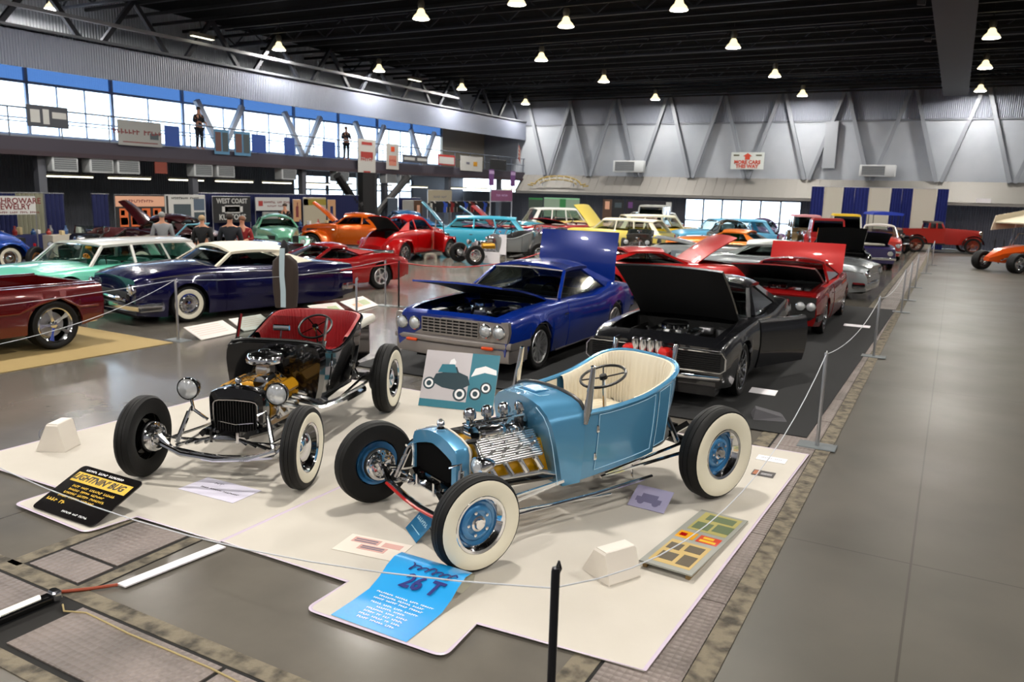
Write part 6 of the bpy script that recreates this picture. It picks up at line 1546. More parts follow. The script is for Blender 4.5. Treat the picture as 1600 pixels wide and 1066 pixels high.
def ban(label, px0, px1, z0, z1, m, X=-26.5, name='banner', cat='banner', th=.02, texts=(), group=None, extra=None):
    y0, y1 = bp(px0, X), bp(px1, X); W = y1-y0; e = empty(name, (X, (y0+y1)/2, z0)); tag(e, label, cat, group); e.rotation_euler = (0, 0, radians(90))
    H = z1-z0; MB().box(-W/2, W/2, 0, th, 0, H).build('sheet', m, e, 0)
    MB().tube([(-W/2, .03, H), (W/2, .03, H)], .018, 6).build('rail', STEEL, e)
    if z0 < 2.4:
        b = MB()
        for s_ in (-1, 1): b.tube([(s_*W/2, .03, -z0), (s_*W/2, .03, H)], .018, 6)
        b.build('poles', STEEL, e)
    for (t, sz, x, z, tm, sx) in texts: text(t, sz, tm, e, (x*W/2, -.004, z*H), (radians(90), 0, 0), ext=.002, bold=sz*.02, sx=sx)
    for (x0, x1, a0, a1, mm) in (extra or ()): MB().box(x0*W/2, x1*W/2, -.006, -.001, a0*H, a1*H).build('print', mm, e, 0)
    return e
BG1 = mat('black_banner', '#0b0b0d', .6); WB = mat('white_banner', '#b9b9b6', .6); RDP = mat('maroon_print', '#6a1f22', .5)
curtain('dark blue drape left of the jewelry banner', (-26.8, bp(-20)), (-26.8, bp(31)), .1, 2.05, NAVD)
curtain('grey green drape beside the jewelry banner', (-26.8, bp(31)), (-26.8, bp(76)), .1, 2.06, OLD)
curtain('dark blue drape right of the grey green drape', (-26.8, bp(77)), (-26.8, bp(108)), .1, 2.05, NAVD)
ban('hanging white banner with maroon lettering at the far left booth', -14, 54, 1.42, 1.98, WB, X=-25.6, texts=(('DICHROWARE', .25, 0, .74, RDP, 1), ('JEWELRY', .25, 0, .42, RDP, 1), ('xxxxxxxxx xxxx xxxx xxxxx', .1, 0, .12, RDP, 1)))
curtain('narrow dark blue drape left of the orange photo booth', (-26.8, bp(150)), (-26.8, bp(178)), .1, 2.05, NAVD)
WRM = mat('warm_photo', '#c9602a', .5); WRM2 = mat('pale_warm_photo', '#d6a184', .5)
ban('booth wall of warm orange photographs under a pink sign', 179, 256, .4, 2.05, BG1, texts=(('xxxxxxxxxxx', .17, -.02, .86, RDP, 1),),
    extra=[(-1, 1, .74, .97, WRM2)]+[(x, x+.34, .3, .7, WRM) for x in (-.86, -.42, .04, .5)]+[(x+.03, x+.31, .34, .5, WRM2) for x in (-.86, -.42, .04, .5)]+[(x+.05, x+.2, .55, .66, mat('dark_photo_print', '#3a1c12', .5)) for x in (-.86, -.42, .04, .5)])
ban('pale grey poster wall with a dark landscape picture', 257, 320, .3, 2.06, WB, texts=(('xxxxxxxxx xxxxx', .14, .0, .93, BG1, 1),), extra=((-.95, -.85, .0, .98, BG1), (-.6, .25, .38, .8, mat('slate_print', '#39464c', .5)), (.4, .95, .66, .92, mat('blue_slate_print', '#4b5a6b', .5)), (.4, .95, .35, .62, mat('slate_print', '#39464c', .5))))
ban('black banner reading WEST COAST KUSTOMS', 332, 391, .95, 2.02, BG1, texts=(('WEST COAST', .28, 0, .82, WB, .95), ('KUSTOMS', .32, 0, .2, WB, 1.0), ('xxxxx', .17, 0, .5, BG1, .8)), extra=((-.55, .55, .4, .62, WB), (-.4, .4, .36, .66, WB)))
curtain('long dark blue drape behind the black and white banners', (-27.0, bp(322)), (-27.0, bp(560, -27.0)), .1, 2.12, NAVD)
ban('white banner with small red emblem on a blue drape', 399, 452, 1.42, 1.98, WB, X=-26.7, texts=(('xxxxxxx xxx xxxx', .16, .25, .65, RDP, 1), ('xxxxxxx xxxxxxx', .13, .25, .35, RDP, 1)), extra=((-.85, -.6, .35, .75, mat('red_print', '#9a2a22', .5)),))
ban('pale paper panel under the white banner', 410, 450, .3, 1.35, mat('grey_paper', '#8d8c88', .7), X=-26.7)
ban('narrow poster of a dancing figure, left of the tan panel', 458, 470, .9, 1.9, mat('tan_poster', '#b58a62', .6), X=-26.7, extra=((-.4, .3, .2, .7, RDP), (-.1, .15, .7, .88, RDP)))
ban('tan panel with an olive and red header sign', 474, 509, .25, 2.0, mat('tan_panel', '#a39a85', .7), X=-26.7, extra=((-1, 1, .8, .96, mat('olive_header', '#8a7a1a', .5)), (-1, -.6, .8, .96, mat('red_header', '#a0402a', .5))))
ban('narrow poster of a figure, right of the tan panel', 512, 524, .9, 1.9, mat('tan_poster', '#b58a62', .6), X=-26.7, extra=((-.4, .3, .2, .7, NAVD),))
ban('tan cloth banner hanging beside the glazed opening', 669, 706, 1.75, 2.5, mat('tan_cloth', '#a39b86', .8), X=-26.5, texts=(('xxxxx xxxx', .22, 0, .5, mat('grey_ink', '#6a6a78', .5), 1),))
curtain('grey drape before the glazed opening', (-26.8, bp(612)), (-26.8, bp(628)), .1, 2.0, mat('slate_drape', '#46505c', .8)); curtain('dark blue drape beside the grey poster', (-26.8, bp(629)), (-26.8, bp(664)), .1, 2.02, NAVD)
ban('grey poster board on a blue drape before the glazed opening', 630, 646, .6, 1.9, mat('grey_paper', '#8d8c88', .7), X=-26.6); ban('dark picture poster of a portrait on a blue drape', 647, 660, .6, 1.9, mat('brown_poster', '#4d3524', .6), X=-26.6, extra=((-.3, .4, .35, .8, WRM2),))
# clothes rails
SHIRT = ['#0c0c0e', '#101014', '#6a0f12', '#0c0c0e', '#15151a', '#b9b6ae', '#24439c', '#0c0c0e', '#101014', '#c9b79a', '#0c0c0e', '#15151a']
y0, y1 = bp(672, -25.6), bp(765, -25.6); N = 34
rk = empty('clothes_rail', (-25.6, y0, 0)); tag(rk, 'long clothes rail of a clothing booth behind the red coupe', 'rail')
b = MB(); b.tube([(0, 0, 1.9), (0, y1-y0, 1.9)], .012, 6)
for t in (0, .33, .66, 1): b.tube([(0, (y1-y0)*t, 0), (0, (y1-y0)*t, 1.9)], .02, 6)
b.build('frame', STEEL, rk)
proto = {}
for k in range(N):
    cidx = SHIRT[(k*5) % 12]
    def mk(cc):
        b = MB(); b.rings([[(x, y, z) for x, y in ((-.24, -.025), (.24, -.025), (.24, .025), (-.24, .025))] if z < .5 else [(x, y, z) for x, y in ((-.07, -.02), (.07, -.02), (.07, .02), (-.07, .02))] for z in (0, .3, .49, .62)], True, True)
        b.box(-.34, -.22, -.025, .025, .3, .52); b.box(.22, .34, -.025, .025, .3, .52); return b.build('shirt', mat('cloth_'+cc[1:], cc, .9), None, 0)
    if cidx not in proto: proto[cidx] = mk(cidx); o = proto[cidx]
    else: o = proto[cidx].copy(); COL.objects.link(o)
    o.location = (-25.6, y0+.2+(y1-y0-.4)*k/(N-1), 1.26); o.rotation_euler = (0, 0, radians(90 if k % 2 else 80)); cn = {'#0c0c0e': 'black', '#101014': 'charcoal black', '#6a0f12': 'dark red', '#15151a': 'dark grey', '#b9b6ae': 'pale grey', '#24439c': 'blue', '#c9b79a': 'sand coloured'}[cidx]
    tag(o, '%s shirt on the long clothes rail, %s from its near end' % (cn, ['first', 'second', 'third'][k] if k < 3 else '%dth' % (k+1) if (k+1) not in (21, 22, 23, 31, 32, 33) else '%d%s' % (k+1, {1: 'st', 2: 'nd', 3: 'rd'}[(k+1) % 10])), 'shirt', 'shirts on the clothes rail')
# purple arch sign
ay0, ay1 = bp(763, -23.6), bp(803, -23.6)
e = empty('arch_sign', (-23.6, (ay0+ay1)/2, 0)); tag(e, 'purple arch sign with two tall banners over a booth', 'sign'); e.rotation_euler = (0, 0, radians(90)); Wd = ay1-ay0
b = MB()
for s_ in (-1, 1): b.tube([(s_*(Wd/2-.25), 0, 0), (s_*(Wd/2-.25), 0, 3.75)], .035, 6)
b.tube([(-Wd/2+.25, 0, 2.6), (Wd/2-.25, 0, 2.6)], .03, 6); b.tube([(-Wd/2+.25, 0, 1.95), (Wd/2-.25, 0, 1.95)], .03, 6); b.build('truss_poles', STEEL, e)
PUR = mat('purple_print', '#5b2f6b', .5)
for s_ in (-1, 1): MB().box(s_*(Wd/2-.25)-.28, s_*(Wd/2-.25)+.28, -.05, -.03, 2.85, 3.75).build('tall_banner', PUR, e, 0); MB().box(s_*(Wd/2-.25)-.28, s_*(Wd/2-.25)+.28, -.06, -.051, 3.5, 3.68).build('print', mat('lilac_print', '#a78fb5', .5), e, 0)
MB().box(-Wd/2+.28, Wd/2-.28, -.05, -.03, 1.97, 2.58).build('header_banner', mat('plum_print', '#6e3a5c', .5), e, 0); text('xxxx xxxxxx', .2, mat('lilac_print', '#a78fb5', .5), e, (0, -.055, 2.3), (radians(90), 0, 0))
# tall dark display column with chandelier-like arms (dark tree sculpture) before the opening
yb = bp(573, -27.2); e = empty('steel_tree_column', (-27.2, yb, 0)); tag(e, 'thick dark steel column with two slanting arms under the balcony', 'column')
b = MB(); b.tube([(0, 0, 0), (0, 0, 3.3)], .55, 10); b.tube([(0, -.2, 1.0), (0, -2.3, 3.1)], .22, 8); b.tube([(0, .3, .8), (0, 3.6, 3.15)], .2, 8); b.tube([(0, -.1, 1.9), (0, -1.8, .9)], .2, 8); b.build('trunk', mat('dark_steel', '#131315', .5, .3), e)
# hanging round-cornered banners on the balcony
BX = XL+.16
def hb(label, px0, px1, z0, z1, m, texts=(), extra=(), X=BX): return ban(label, px0, px1, z0, z1, m, X=X, texts=texts, extra=extra, group='banners on the balcony rail')
hb('white round-cornered banner with red print, hanging below the balcony edge', 560, 587, 3.15, 5.0, mat('balcony_white', '#b5b3ae', .6), (('xxxxxx', .3, 0, .45, mat('red_print', '#9a2a22', .5), .9),), ((-.6, .6, .85, .93, mat('red_print', '#9a2a22', .5)), (-.7, .7, .5, .66, mat('red_print', '#9a2a22', .5)), (-.4, .4, .08, .13, mat('red_print', '#9a2a22', .5))))
hb('smaller white banner with orange print beside the round-cornered one', 604, 623, 3.55, 4.9, mat('balcony_white', '#b5b3ae', .6), (('xxxx', .25, 0, .35, mat('red_print', '#9a2a22', .5), 1),), ((-.3, .3, .7, .9, ORANGE), (-.6, .6, .15, .55, mat('pale_red_print', '#c07a66', .5))))
hb('wide white banner with a car drawing on the balcony rail', 190, 257, 3.85, 4.75, mat('balcony_grey', '#8f908e', .6), (('xxxxxxx xxxxx', .26, -.1, .55, RDP, 1),), ((.45, .85, .3, .55, mat('slate_print', '#39464c', .5)), (-.8, .8, .12, .16, RDP)))
hb('dark banner with pale badges on the balcony rail at the left', 52, 115, 4.25, 4.95, mat('slate_banner', '#3c3f47', .6), (), ((-.85, -.4, .2, .8, WB), (-.25, .05, .15, .85, WB), (.2, .9, .45, .75, WB)))
for k, (a, b_) in enumerate(((338, 361), (369, 394))):
    hb('framed picture board on the balcony rail, %s one of the pair' % ['first', 'second'][k], a, b_, 3.75, 4.75, mat('sky_frame', '#4f83a8', .5), (), ((-.85, -.1, .12, .9, mat('brown_print', '#5b3a34', .5)), (.1, .85, .12, .9, mat('slate_print', '#39464c', .5))))
hb('red bordered banner on the balcony rail near the corner', 684, 710, 4.0, 4.6, mat('red_border', '#a5241f', .5), (), ((-.9, .9, .12, .8, WB),))
hb('white banner with a yellow emblem on the balcony rail near the corner', 719, 753, 3.75, 4.65, WB, (), ((.15, .5, .35, .65, mat('yellow_emblem', '#c28a1c', .5)), (-.5, -.2, .45, .6, mat('grey_ink', '#6a6a78', .5))))
hb('dark box banner hung at the far end of the balcony', 765, 790, 3.95, 4.6, BG1)
for k, (a, b_) in enumerate(((629, 650), (650, 668))): hb('dark %s sign on the balcony rail before the windows' % ['wide', 'narrow'][k], a, b_, 4.0, 4.4, mat('slate_banner', '#3c3f47', .6), (), ((-.8, .8, .3, .7, WB),))
BLUEG = mat('blue_glass_panel', '#2f4f9c', .25, .1)
for k, (a, b_) in enumerate(((262, 285), (396, 418), (446, 462), (505, 525))): hb('deep blue panel on the balcony rail, %s from the left' % ['first', 'second', 'third', 'fourth'][k], a, b_, 3.92, 4.7, BLUEG)
# flag at the balcony corner
p = (XL+.2, 50.3); e = empty('flag', (p[0], p[1], 3.9)); tag(e, 'striped flag on a pole at the far corner of the balcony', 'flag'); MB().tube([(0, 0, 0), (0, .25, 2.0)], .02, 6).build('pole', STEEL, e)
b = MB()
for k in range(7): b.cur = k % 2; b.grid([[(.05+.03*sin(i), .2+.12*i, 1.85-.13*k-.14*i), (.05+.03*sin(i+1), .2+.12*(i+1), 1.85-.13*k-.14*(i+1)), ] + [] for i in (0,)] + [[(.05, .2, 1.72-.13*k), (.05, .32+.3, 1.3-.13*k)]])
b.build('cloth', [mat('flag_red', '#a5332c', .7), mat('flag_white', '#cfc9c2', .7)], e)
# window-type units hanging under the balcony and on the back wall
def ac_unit(loc, rz, w, h, label, big=False):
    e = empty('air_unit', loc, rz); tag(e, label, 'air conditioner', 'grey air units under the balcony' if not big else 'large air units on the back wall')
    MB().rbox(-w/2, w/2, 0, .5, 0, h, .03).build('casing', mat('air_unit_grey', '#c4c8ca', .5), e)
    b = MB(); n = 6
    for k in range(n): z = h*.15+h*.7*k/(n-1); b.box(-w*.42, (w*.42 if not big else w*.2), -.015, 0, z-.015, z+.015)
    b.build('louvre', mat('louvre_grey', '#8c9093', .5), e); MB().box(-w*.43, (w*.43 if not big else w*.21), -.004, .001, h*.1, h*.9).build('grille_backing', mat('grille_backing_grey', '#5a5e61', .6), e)
    if not big: MB().tube([(0, .25, h), (0, .25, h+.12)], .02, 6).build('hanger', BLACKM, e)
for px, w in ((102, 'first'), (159, 'second'), (201, 'third'), (318, 'fourth'), (353, 'fifth'), (452, 'sixth'), (536, 'seventh'), (612, 'eighth'), (634, 'ninth')):
    y = bp(px, XL+.05, 248); ac_unit((XL+.05, y, 2.8), radians(90), .95, .52, 'square grey louvred unit under the balcony, %s from the left' % w)
ac_unit((-19.3, 51.0, 4.0), 0, 2.1, .75, 'large pale louvred unit on brackets above the awning, left one', True); ac_unit((-4.2, 51.0, 3.95), 0, 1.9, .65, 'large pale louvred unit above the blue and ivory drapes', True)
b = MB(); b.tube([(-20.2, 51.0, 4.0), (-21.2, 50.7, 2.9)], .03, 6); b.tube([(-18.4, 51.0, 4.0), (-17.2, 50.7, 3.0)], .03, 6); b.tube([(-17.2, 50.7, 3.0), (-17.2, 50.7, 2.3)], .03, 6); b.build('bracket', STEEL, wb_)
# balcony-underside tube lights
TG = mat('tube_light_glow', (1, .93, .7), .4, emit=3.5); i = 0
for px0, px1 in ((62, 145), (167, 235), (262, 318), (335, 395), (409, 455), (470, 515), (525, 550), (590, 612), (640, 668), (705, 730), (742, 765), (785, 820)):
    y0, y1 = bp(px0, XL-1.2, 262), bp(px1, XL-1.2, 262); i += 1
    e = empty('tube_light', (XL-1.2, y0, 2.62)); tag(e, 'lit tube light under the balcony, number %s from the left end' % ['one', 'two', 'three', 'four', 'five', 'six', 'seven', 'eight', 'nine', 'ten', 'eleven', 'twelve'][i-1], 'lamp', 'tube lights under the balcony')
    MB().box(-.06, .06, 0, y1-y0, .04, .12).build('fixture', mat('fixture_cream', '#9c9782', .5), e); MB().tube([(0, .03, .02), (0, y1-y0-.03, .02)], .028, 6).build('tube', TG, e); MB().tube([(0, .2, .12), (0, .2, .8)], .01, 5).build('hanger', BLACKM, e)
# MORE CARS THIS WAY sign
e = empty('direction_sign', (-11.62, 51.25, 4.28)); tag(e, 'white sign with a red arrow reading MORE CARS THIS WAY on the back wall', 'sign')
MB().box(-1.0, 1.0, 0, .06, 0, 1.02).build('board', mat('sign_white', '#c9cfcb', .5), e, 0); RP_ = mat('sign_red', '#c03a1c', .5)
text('MORE CARS', .30, RP_, e, (0, -.01, .42), (radians(90), 0, 0), ext=.004, bold=.012, sx=.98); text('THIS WAY', .30, RP_, e, (0, -.01, .17), (radians(90), 0, 0), ext=.004, bold=.012, sx=.98)
MB().prism([(-.28, .78), (0, .98), (.28, .78), (.15, .78), (.15, .58), (-.15, .58), (-.15, .78)], 'y', -.012, -.002).build('arrow', RP_, e, 0)
for s_ in (-1, 1): MB().box(s_*.68-.18, s_*.68+.18, -.01, -.002, .8, .88).build('print', mat('dark_olive_print', '#4a4426', .5), e, 0)
# arched gilt sign on the awning
e = empty('arched_sign', (-24.3, 50.85, 3.05)); tag(e, 'gilt arched sign lying over the awning near the corner', 'sign'); GIL = mat('gilt', '#b59a55', .4, .3)
pts = [(1.75*cos(a), 0, .62*sin(a)) for a in [pi*.06+pi*.88*k/16 for k in range(17)]]
MB().tube(pts, .05, 6).build('arch', GIL, e); MB().tube([(p[0]*.82, p[1], p[2]*.62) for p in pts], .04, 6).build('arch', GIL, e)
for k, ch in enumerate('xxxxxxx'):
    a = pi*(.84-.68*k/6); text(ch, .44, mat('ivory_letter', '#d8d2bd', .5), e, (1.55*cos(a), -.04, .52*sin(a)-.02), (radians(90), -(a-pi/2)*.6, 0), ext=.01, bold=.008)
for s_ in (-1, 1): MB().tube([(s_*1.7, 0, .05), (s_*2.1, 0, .12), (s_*1.9, 0, -.05), (s_*2.3, 0, .0)], .045, 6).build('scroll', GIL, e)
b = MB()
for s_ in (-1, 1): b.tube([(s_*1.2, 0, -.1), (s_*1.2, .0, .35)], .03, 6); b.tube([(s_*1.2, 0, .1), (s_*1.2, .9, .4)], .03, 6)
b.build('support', STEEL, e)
# green lit booth and screens below the awning
def bx(px, Y=50.2, py=320): d = CR @ Vector((px-800, 533-py, -FPX)); return d.x/d.y*Y
def fb(label, px0, px1, z0, z1, m, Y=50.2, name='booth_screen', cat='booth screen', extra=()):
    x0, x1 = bx(px0, Y), bx(px1, Y); e = empty(name, ((x0+x1)/2, Y, z0)); tag(e, label, cat); W = x1-x0; H = z1-z0
    MB().box(-W/2, W/2, 0, .04, 0, H).build('panel', m, e, 0)
    if z0 > .05:
        b = MB()
        for s_ in (-1, 1): b.tube([(s_*W/2, .02, -z0), (s_*W/2, .02, 0)], .02, 6)
        b.build('legs', STEEL, e)
    for (a0, a1, h0, h1, mm) in extra: MB().box(a0*W/2, a1*W/2, -.008, -.001, h0*H, h1*H).build('print', mm, e, 0)
PG = mat('pale_green_panel', '#8ba08a', .6); GRN = mat('green_sign', '#2b7a3c', .5)
fb('pale green booth wall with a green stripe under the awning', 850, 905, .9, 2.2, PG, extra=((-.1, .25, .5, .95, GRN), (-1, 1, .93, 1.0, mat('mint_light', '#8fcf9f', .5)))); fb('dim green panel left of the pale green booth', 826, 848, .9, 2.15, mat('dim_green', '#3d4b40', .7), extra=((-1, 1, .9, 1, GRN),))
fb('dark screen with a face poster under the awning', 942, 956, .9, 2.2, mat('brown_poster', '#4d3524', .6), extra=((-.5, .5, .5, .9, WRM2),)); fb('black screen beside the face poster', 957, 975, .9, 2.2, BG1, extra=((-.6, .6, .6, .85, mat('slate_print', '#39464c', .5)),))
fb('dark booth wall with violet lights behind the panel van', 978, 1050, .9, 2.2, mat('violet_black', '#15101c', .7), extra=((-.9, -.7, .6, .9, PUR), (.5, .75, .2, .8, mat('cyan_print', '#3f8fb5', .5)), (.75, .98, .5, .95, WB)))
fb('bright green card near the olive sedan', 1145, 1159, .6, 1.35, mat('bright_green_card', '#3cb83a', .5), Y=30.4, name='green_card', cat='card')
fb('grey information board before the red fastback', 1053, 1080, .1, .85, mat('grey_info_board', '#6f7b85', .5), Y=24.9, name='information_board', cat='board')
fb('pale blue information board behind the red fastback', 1089, 1119, .3, .95, mat('blue_info_board', '#6fa0bb', .5), Y=27.5, name='information_board', cat='board')
fb('silver folding display case before the black hot rod chassis', 1013, 1027, .05, .75, mat('silver_case', '#8f8f86', .4), Y=27.5, name='display_case', cat='case', extra=((-.6, .6, .3, .8, BLACKM),))
fb('white pair of boards before the chrome race cars', 782, 792, .35, 1.05, WHITE, Y=24.6, name='information_board', cat='board'); fb('white low board on the floor before the chrome race cars', 757, 782, .05, .45, WHITE, Y=24.2, name='information_board', cat='board')
for k, (a, b_) in enumerate(((102, 116), (117, 128))): ban('white slanted card before the hot rod with orange wheels, %s of two' % ['left', 'right'][k], a, b_, .45, .85, WHITE, X=-16.6, name='display_card', cat='card')
# tables with goods in the booths
def table(label, x, y, L, W, cloth, rz=90):
    e = empty('booth_table', (x, y, 0), radians(rz)); tag(e, label, 'table'); MB().box(-L/2, L/2, -W/2, W/2, .72, .75).build('table_top', WHITE, e)
    b = MB()
    for a in (-1, 1):
        for c_ in (-1, 1): b.tube([(a*(L/2-.08), c_*(W/2-.08), 0), (a*(L/2-.08), c_*(W/2-.08), .72)], .02, 5)
    b.build('legs', STEEL, e); cl = MB().rings([[(-L/2-.02, -W/2-.02, z), (L/2+.02, -W/2-.02, z), (L/2+.02, W/2+.02, z), (-L/2-.02, W/2+.02, z)] for z in (.02, .755)], False, True).build('cloth', cloth, e, 0)
TB = [(40, -26.15, NAVD, 'blue clothed booth table under the grey green drape'), (112, -25.6, mat('ivory_cloth', '#b9b2a4', .8), 'ivory clothed booth table with small goods'), (430, -25.6, NAVD, 'blue clothed booth table under the white banner'), (490, -25.6, NAVD, 'blue clothed booth table under the tan panel'), (655, -25.4, NAVD, 'blue clothed booth table before the glazed opening')]
for px, X_, m_, l_ in TB: table(l_, X_, bp(px, X_, 350), 1.7 if px < 200 else 2.2, .6, m_)
k = 0
for px, X_, m_, l_ in TB:
    yc = bp(px, X_, 350)
    for j in range(6):
        c_ = ['#b9b3ad', '#8d2a24', '#c7b48a', '#34527d', '#d9d6cf', '#6a6a6a'][(j+k) % 6]; b = MB(); h_ = .14+.05*((j*3+k) % 4)
        if (j+k) % 2: b.lathe([(0, 0), (.06, 0), (.08, h_*.4), (.03, h_*.75), (.035, h_), (0, h_)], n=10)
        else: b.rbox(-.09, .09, -.05, .05, 0, h_, .015)
        o = b.build('bottle' if (j+k) % 2 else 'box', mat('goods_'+c_[1:], c_, .4), None, 30, (X_+.12*((j % 2)*2-1), yc-.72+.29*j, .756))
        nm = {'#b9b3ad': 'pale grey', '#8d2a24': 'dark red', '#c7b48a': 'tan', '#34527d': 'blue', '#d9d6cf': 'white', '#6a6a6a': 'grey'}[c_]; tag(o, 'small %s %s on the %s' % (nm, 'vase' if (j+k) % 2 else 'box', l_.replace('clothed booth ', '')), 'vase' if (j+k) % 2 else 'box', 'goods on the booth tables')
    k += 1
# ---- people
SKIN = mat('skin', '#b98468', .6)
def person(label, p, face, top, legs, hair, h=1.74, pose=0, z0=0.0):
    r = empty('person', (p[0], p[1], z0), radians(face)); tag(r, label, 'person'); s = h/1.74
    def skin(name, V, E, R, m, sub=1):
        me = bpy.data.meshes.new(name); me.from_pydata([(a*s, b*s, c*s) for a, b, c in V], E, []); me.materials.append(m); me.update()
        o = link(name, me, r); md = o.modifiers.new('s', 'SKIN'); md.use_smooth_shade = True
        for i, rr in enumerate(R): me.skin_vertices[0].data[i].radius = (rr[0]*s, rr[1]*s) if isinstance(rr, tuple) else (rr*s, rr*s)
        me.skin_vertices[0].data[0].use_root = True
        o.modifiers.new('u', 'SUBSURF').levels = sub; o.modifiers['u'].render_levels = sub; return o
    ax_ = .22 if pose == 1 else .0
    V = [(0, 0, .95), (0, 0, 1.15), (0, 0, 1.36), (0, 0, 1.48), (.0, 0, 1.56), (.01, 0, 1.64), (0, 0, 1.70)]; E = [(i, i+1) for i in range(6)]; R = [(.15, .1), (.14, .1), (.16, .11), (.055, .055), (.075, .065), (.088, .075), (.06, .06)]
    hands = []
    for sg in (1, -1):
        n = len(V); V += [(0, sg*.18, 1.38), (-.02, sg*.25, 1.12), (.06+ax_*.8, sg*(.24 if not pose else .14), .9+ax_), (.09+ax_*1.1, sg*(.24 if not pose else .10), .82+ax_)]; E += [(2, n), (n, n+1), (n+1, n+2), (n+2, n+3)]; R += [.058, .045, .035, .03]
        n = len(V); V += [(0, sg*.1, .86), (.01, sg*.11, .48), (-.02, sg*.12, .09), (.12, sg*.13, .045)]; E += [(0, n), (n, n+1), (n+1, n+2), (n+2, n+3)]; R += [.085, .058, .04, .038]
        hands.append((.09+ax_*1.1, sg*(.24 if not pose else .10), .80+ax_))
    skin('body', V, E, R, SKIN, 1)
    for (hx, hy, hz) in hands:
        b = MB()
        for q in range(4): b.tube([((hx+.005*q)*s, (hy-.024+.016*q)*s, hz*s), ((hx+.02)*s, (hy-.024+.016*q)*s, (hz-.05-.01*(q in (1, 2)))*s), ((hx+.015)*s, (hy-.024+.016*q)*s, (hz-.085)*s)], .008*s, 5)
        b.tube([(hx*s, (hy-.03)*s, (hz+.02)*s), ((hx+.035)*s, (hy-.04)*s, (hz-.03)*s)], .009*s, 5); b.build('fingers', SKIN, r)
    V = [(0, 0, .9), (0, 0, 1.12), (0, 0, 1.36), (0, 0, 1.44)]; E = [(0, 1), (1, 2), (2, 3)]; R = [(.175, .125), (.165, .125), (.18, .13), (.07, .07)]
    for sg in (1, -1):
        n = len(V); V += [(0, sg*.19, 1.37), (-.02, sg*.26, 1.12), (.03+ax_*.6, sg*(.25 if not pose else .18), .97+ax_*.8)]; E += [(2, n), (n, n+1), (n+1, n+2)]; R += [.075, .062, .05]
    skin('jacket', V, E, R, mat('cloth_'+top[1:], top, .85), 1)
    V = [(0, 0, .93)]; E = []; R = [(.165, .12)]
    for sg in (1, -1):
        n = len(V); V += [(0, sg*.1, .84), (.01, sg*.11, .48), (-.02, sg*.12, .1)]; E += [(0, n), (n, n+1), (n+1, n+2)]; R += [.1, .075, .065]
    skin('trousers', V, E, R, mat('cloth_'+legs[1:], legs, .85), 1)
    b = MB(); b.ball((-.012*s, 0, 1.665*s), (.105*s, .09*s, .085*s), 12, 8); b.build('hair', mat('hair_'+hair[1:], hair, .8), r)
    b = MB(); b.ball((.09*s, 0, 1.62*s), (.018*s, .012*s, .02*s), 8, 6); b.build('nose', SKIN, r)
    b = MB()
    for sg in (1, -1): b.ball((.078*s, sg*.03*s, 1.645*s), (.012*s, .014*s, .008*s), 8, 6)
    b.build('eyes', mat('eye_dark', '#1a1412', .3), r); MB().tube([(.083*s, -.022*s, 1.585*s), (.09*s, 0, 1.583*s), (.083*s, .022*s, 1.585*s)], .005*s, 5).build('mouth', mat('lip', '#8a4a40', .5), r)
    return r
def pat(px, depth):
    d = CR @ Vector((px-800, 533-400, -FPX)); t = depth/FPX; return (d.x*t, d.y*t)
person('grey-haired man in a light grey jacket looking away behind the black car', pat(256, 22.0), 140, '#7f8083', '#23252c', '#8f8f8c')
person('fair-haired person in a black jacket at the edge of the black car', pat(318, 21.5), 120, '#0d0d10', '#16181d', '#a58a66', 1.7)
person('man in a dark navy jacket seen from behind near the sea green sedan', pat(361, 20.5), 130, '#0c0f18', '#11131a', '#2b211b', 1.8)
person('person in a red shirt beside the man in the navy jacket', pat(380, 21.2), -60, '#7a1216', '#1c2028', '#6e4a34', 1.72, 1)
person('man in a black shirt standing before the white booth banner', pat(447, 34.0), -70, '#0e0e10', '#15161a', '#3a2a20', 1.8, 1)
person('small person in an orange top at the poster wall booth', pat(301, 33.0), -40, '#8c4a22', '#22242a', '#3a2a20', 1.6)
person('dark-clothed man standing at the balcony rail by the windows', (XL-.6, bp(311, XL-.6, 200)), 0, '#15181f', '#15181f', '#2b211b', 1.75, 1, 3.9)
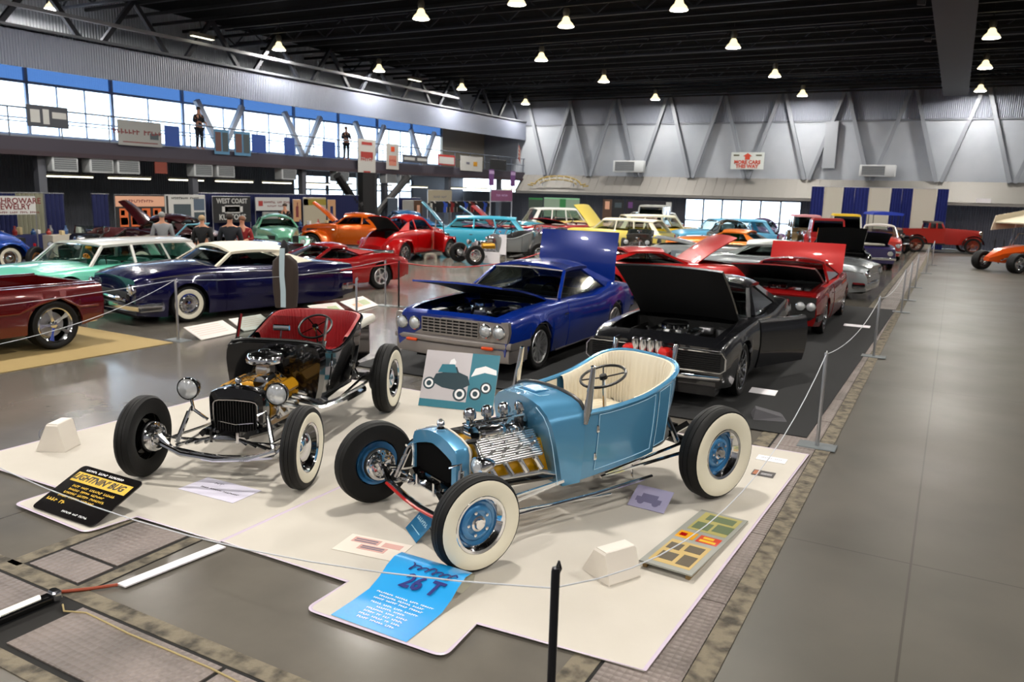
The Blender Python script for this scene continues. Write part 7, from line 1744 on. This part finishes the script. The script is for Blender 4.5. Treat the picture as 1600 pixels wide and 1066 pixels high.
person('person in a dark coat on the balcony beside the slanting braces', (XL-.7, bp(541, XL-.7, 225)), -20, '#1c1f28', '#15181f', '#5a4030', 1.72, 1, 3.9)
# exit sign, duct and small fittings
e = empty('hanging_sign', (XL+.1, bp(252, XL+.1, 268), 2.86)); tag(e, 'small orange sign hanging below the balcony edge', 'sign'); e.rotation_euler = (0, 0, radians(90)); MB().box(-.28, .28, 0, .03, 0, .45).build('board', mat('dim_orange', '#7a2f1c', .5), e, 0); MB().tube([(0, .015, .45), (0, .015, .62)], .01, 5).build('hanger', BLACKM, e)
MB().box(-7.3, -6.6, -.35, -.05, 4.4, 7.1).build('duct', mat('pale_duct', '#9499a0', .5), wb_)
MB().box(.9, 1.6, -1.28, -1.2, 2.62, 2.85).build('exit_light', WHITE, wb_)
# spotlights under the girder
for k, yy in enumerate((22.5, 27.0, 33.0)):
    e = empty('spotlight', (-1.55, yy, 8.25)); tag(e, 'small black spotlight clamped to the roof girder, %s along it' % ['first', 'second', 'third'][k], 'spotlight', 'spotlights on the roof girder')
    MB().lathe([(0, -.1), (.1, -.1), (.13, .12), (.12, .12), (.09, .1), (0, .1)], ax='x', n=14).build('housing', BLACKM, e); MB().lathe([(0, .105), (.1, .105)], ax='x', n=14).build('lens', mat('warm_glow', (1, .8, .5), .4, emit=4), e); MB().tube([(0, 0, .08), (.28, 0, .12)], .02, 6).build('clamp', BLACKM, e)
# fluorescent box lights on the left truss
for k, (px, py) in enumerate(((316, 57), (648, 124))):
    d = CR @ Vector((px-800, 533-py, -FPX)); X_ = XL+.3; y = X_*d.y/d.x; e = empty('wall_light', (X_, y, CAM_H+X_*d.z/d.x)); tag(e, 'lit box light on the pale beam above the balcony, %s one' % ['nearer', 'farther'][k], 'lamp')
    MB().box(-.1, .1, -.55, .55, -.05, .1).build('housing', mat('lamp_housing', '#8f8a7c', .4, .6), e); MB().box(-.09, .09, -.52, .52, -.06, -.05).build('diffuser', TG, e); MB().tube([(0, 0, .1), (-.1, 0, .6)], .02, 6).build('bracket', BLACKM, e)
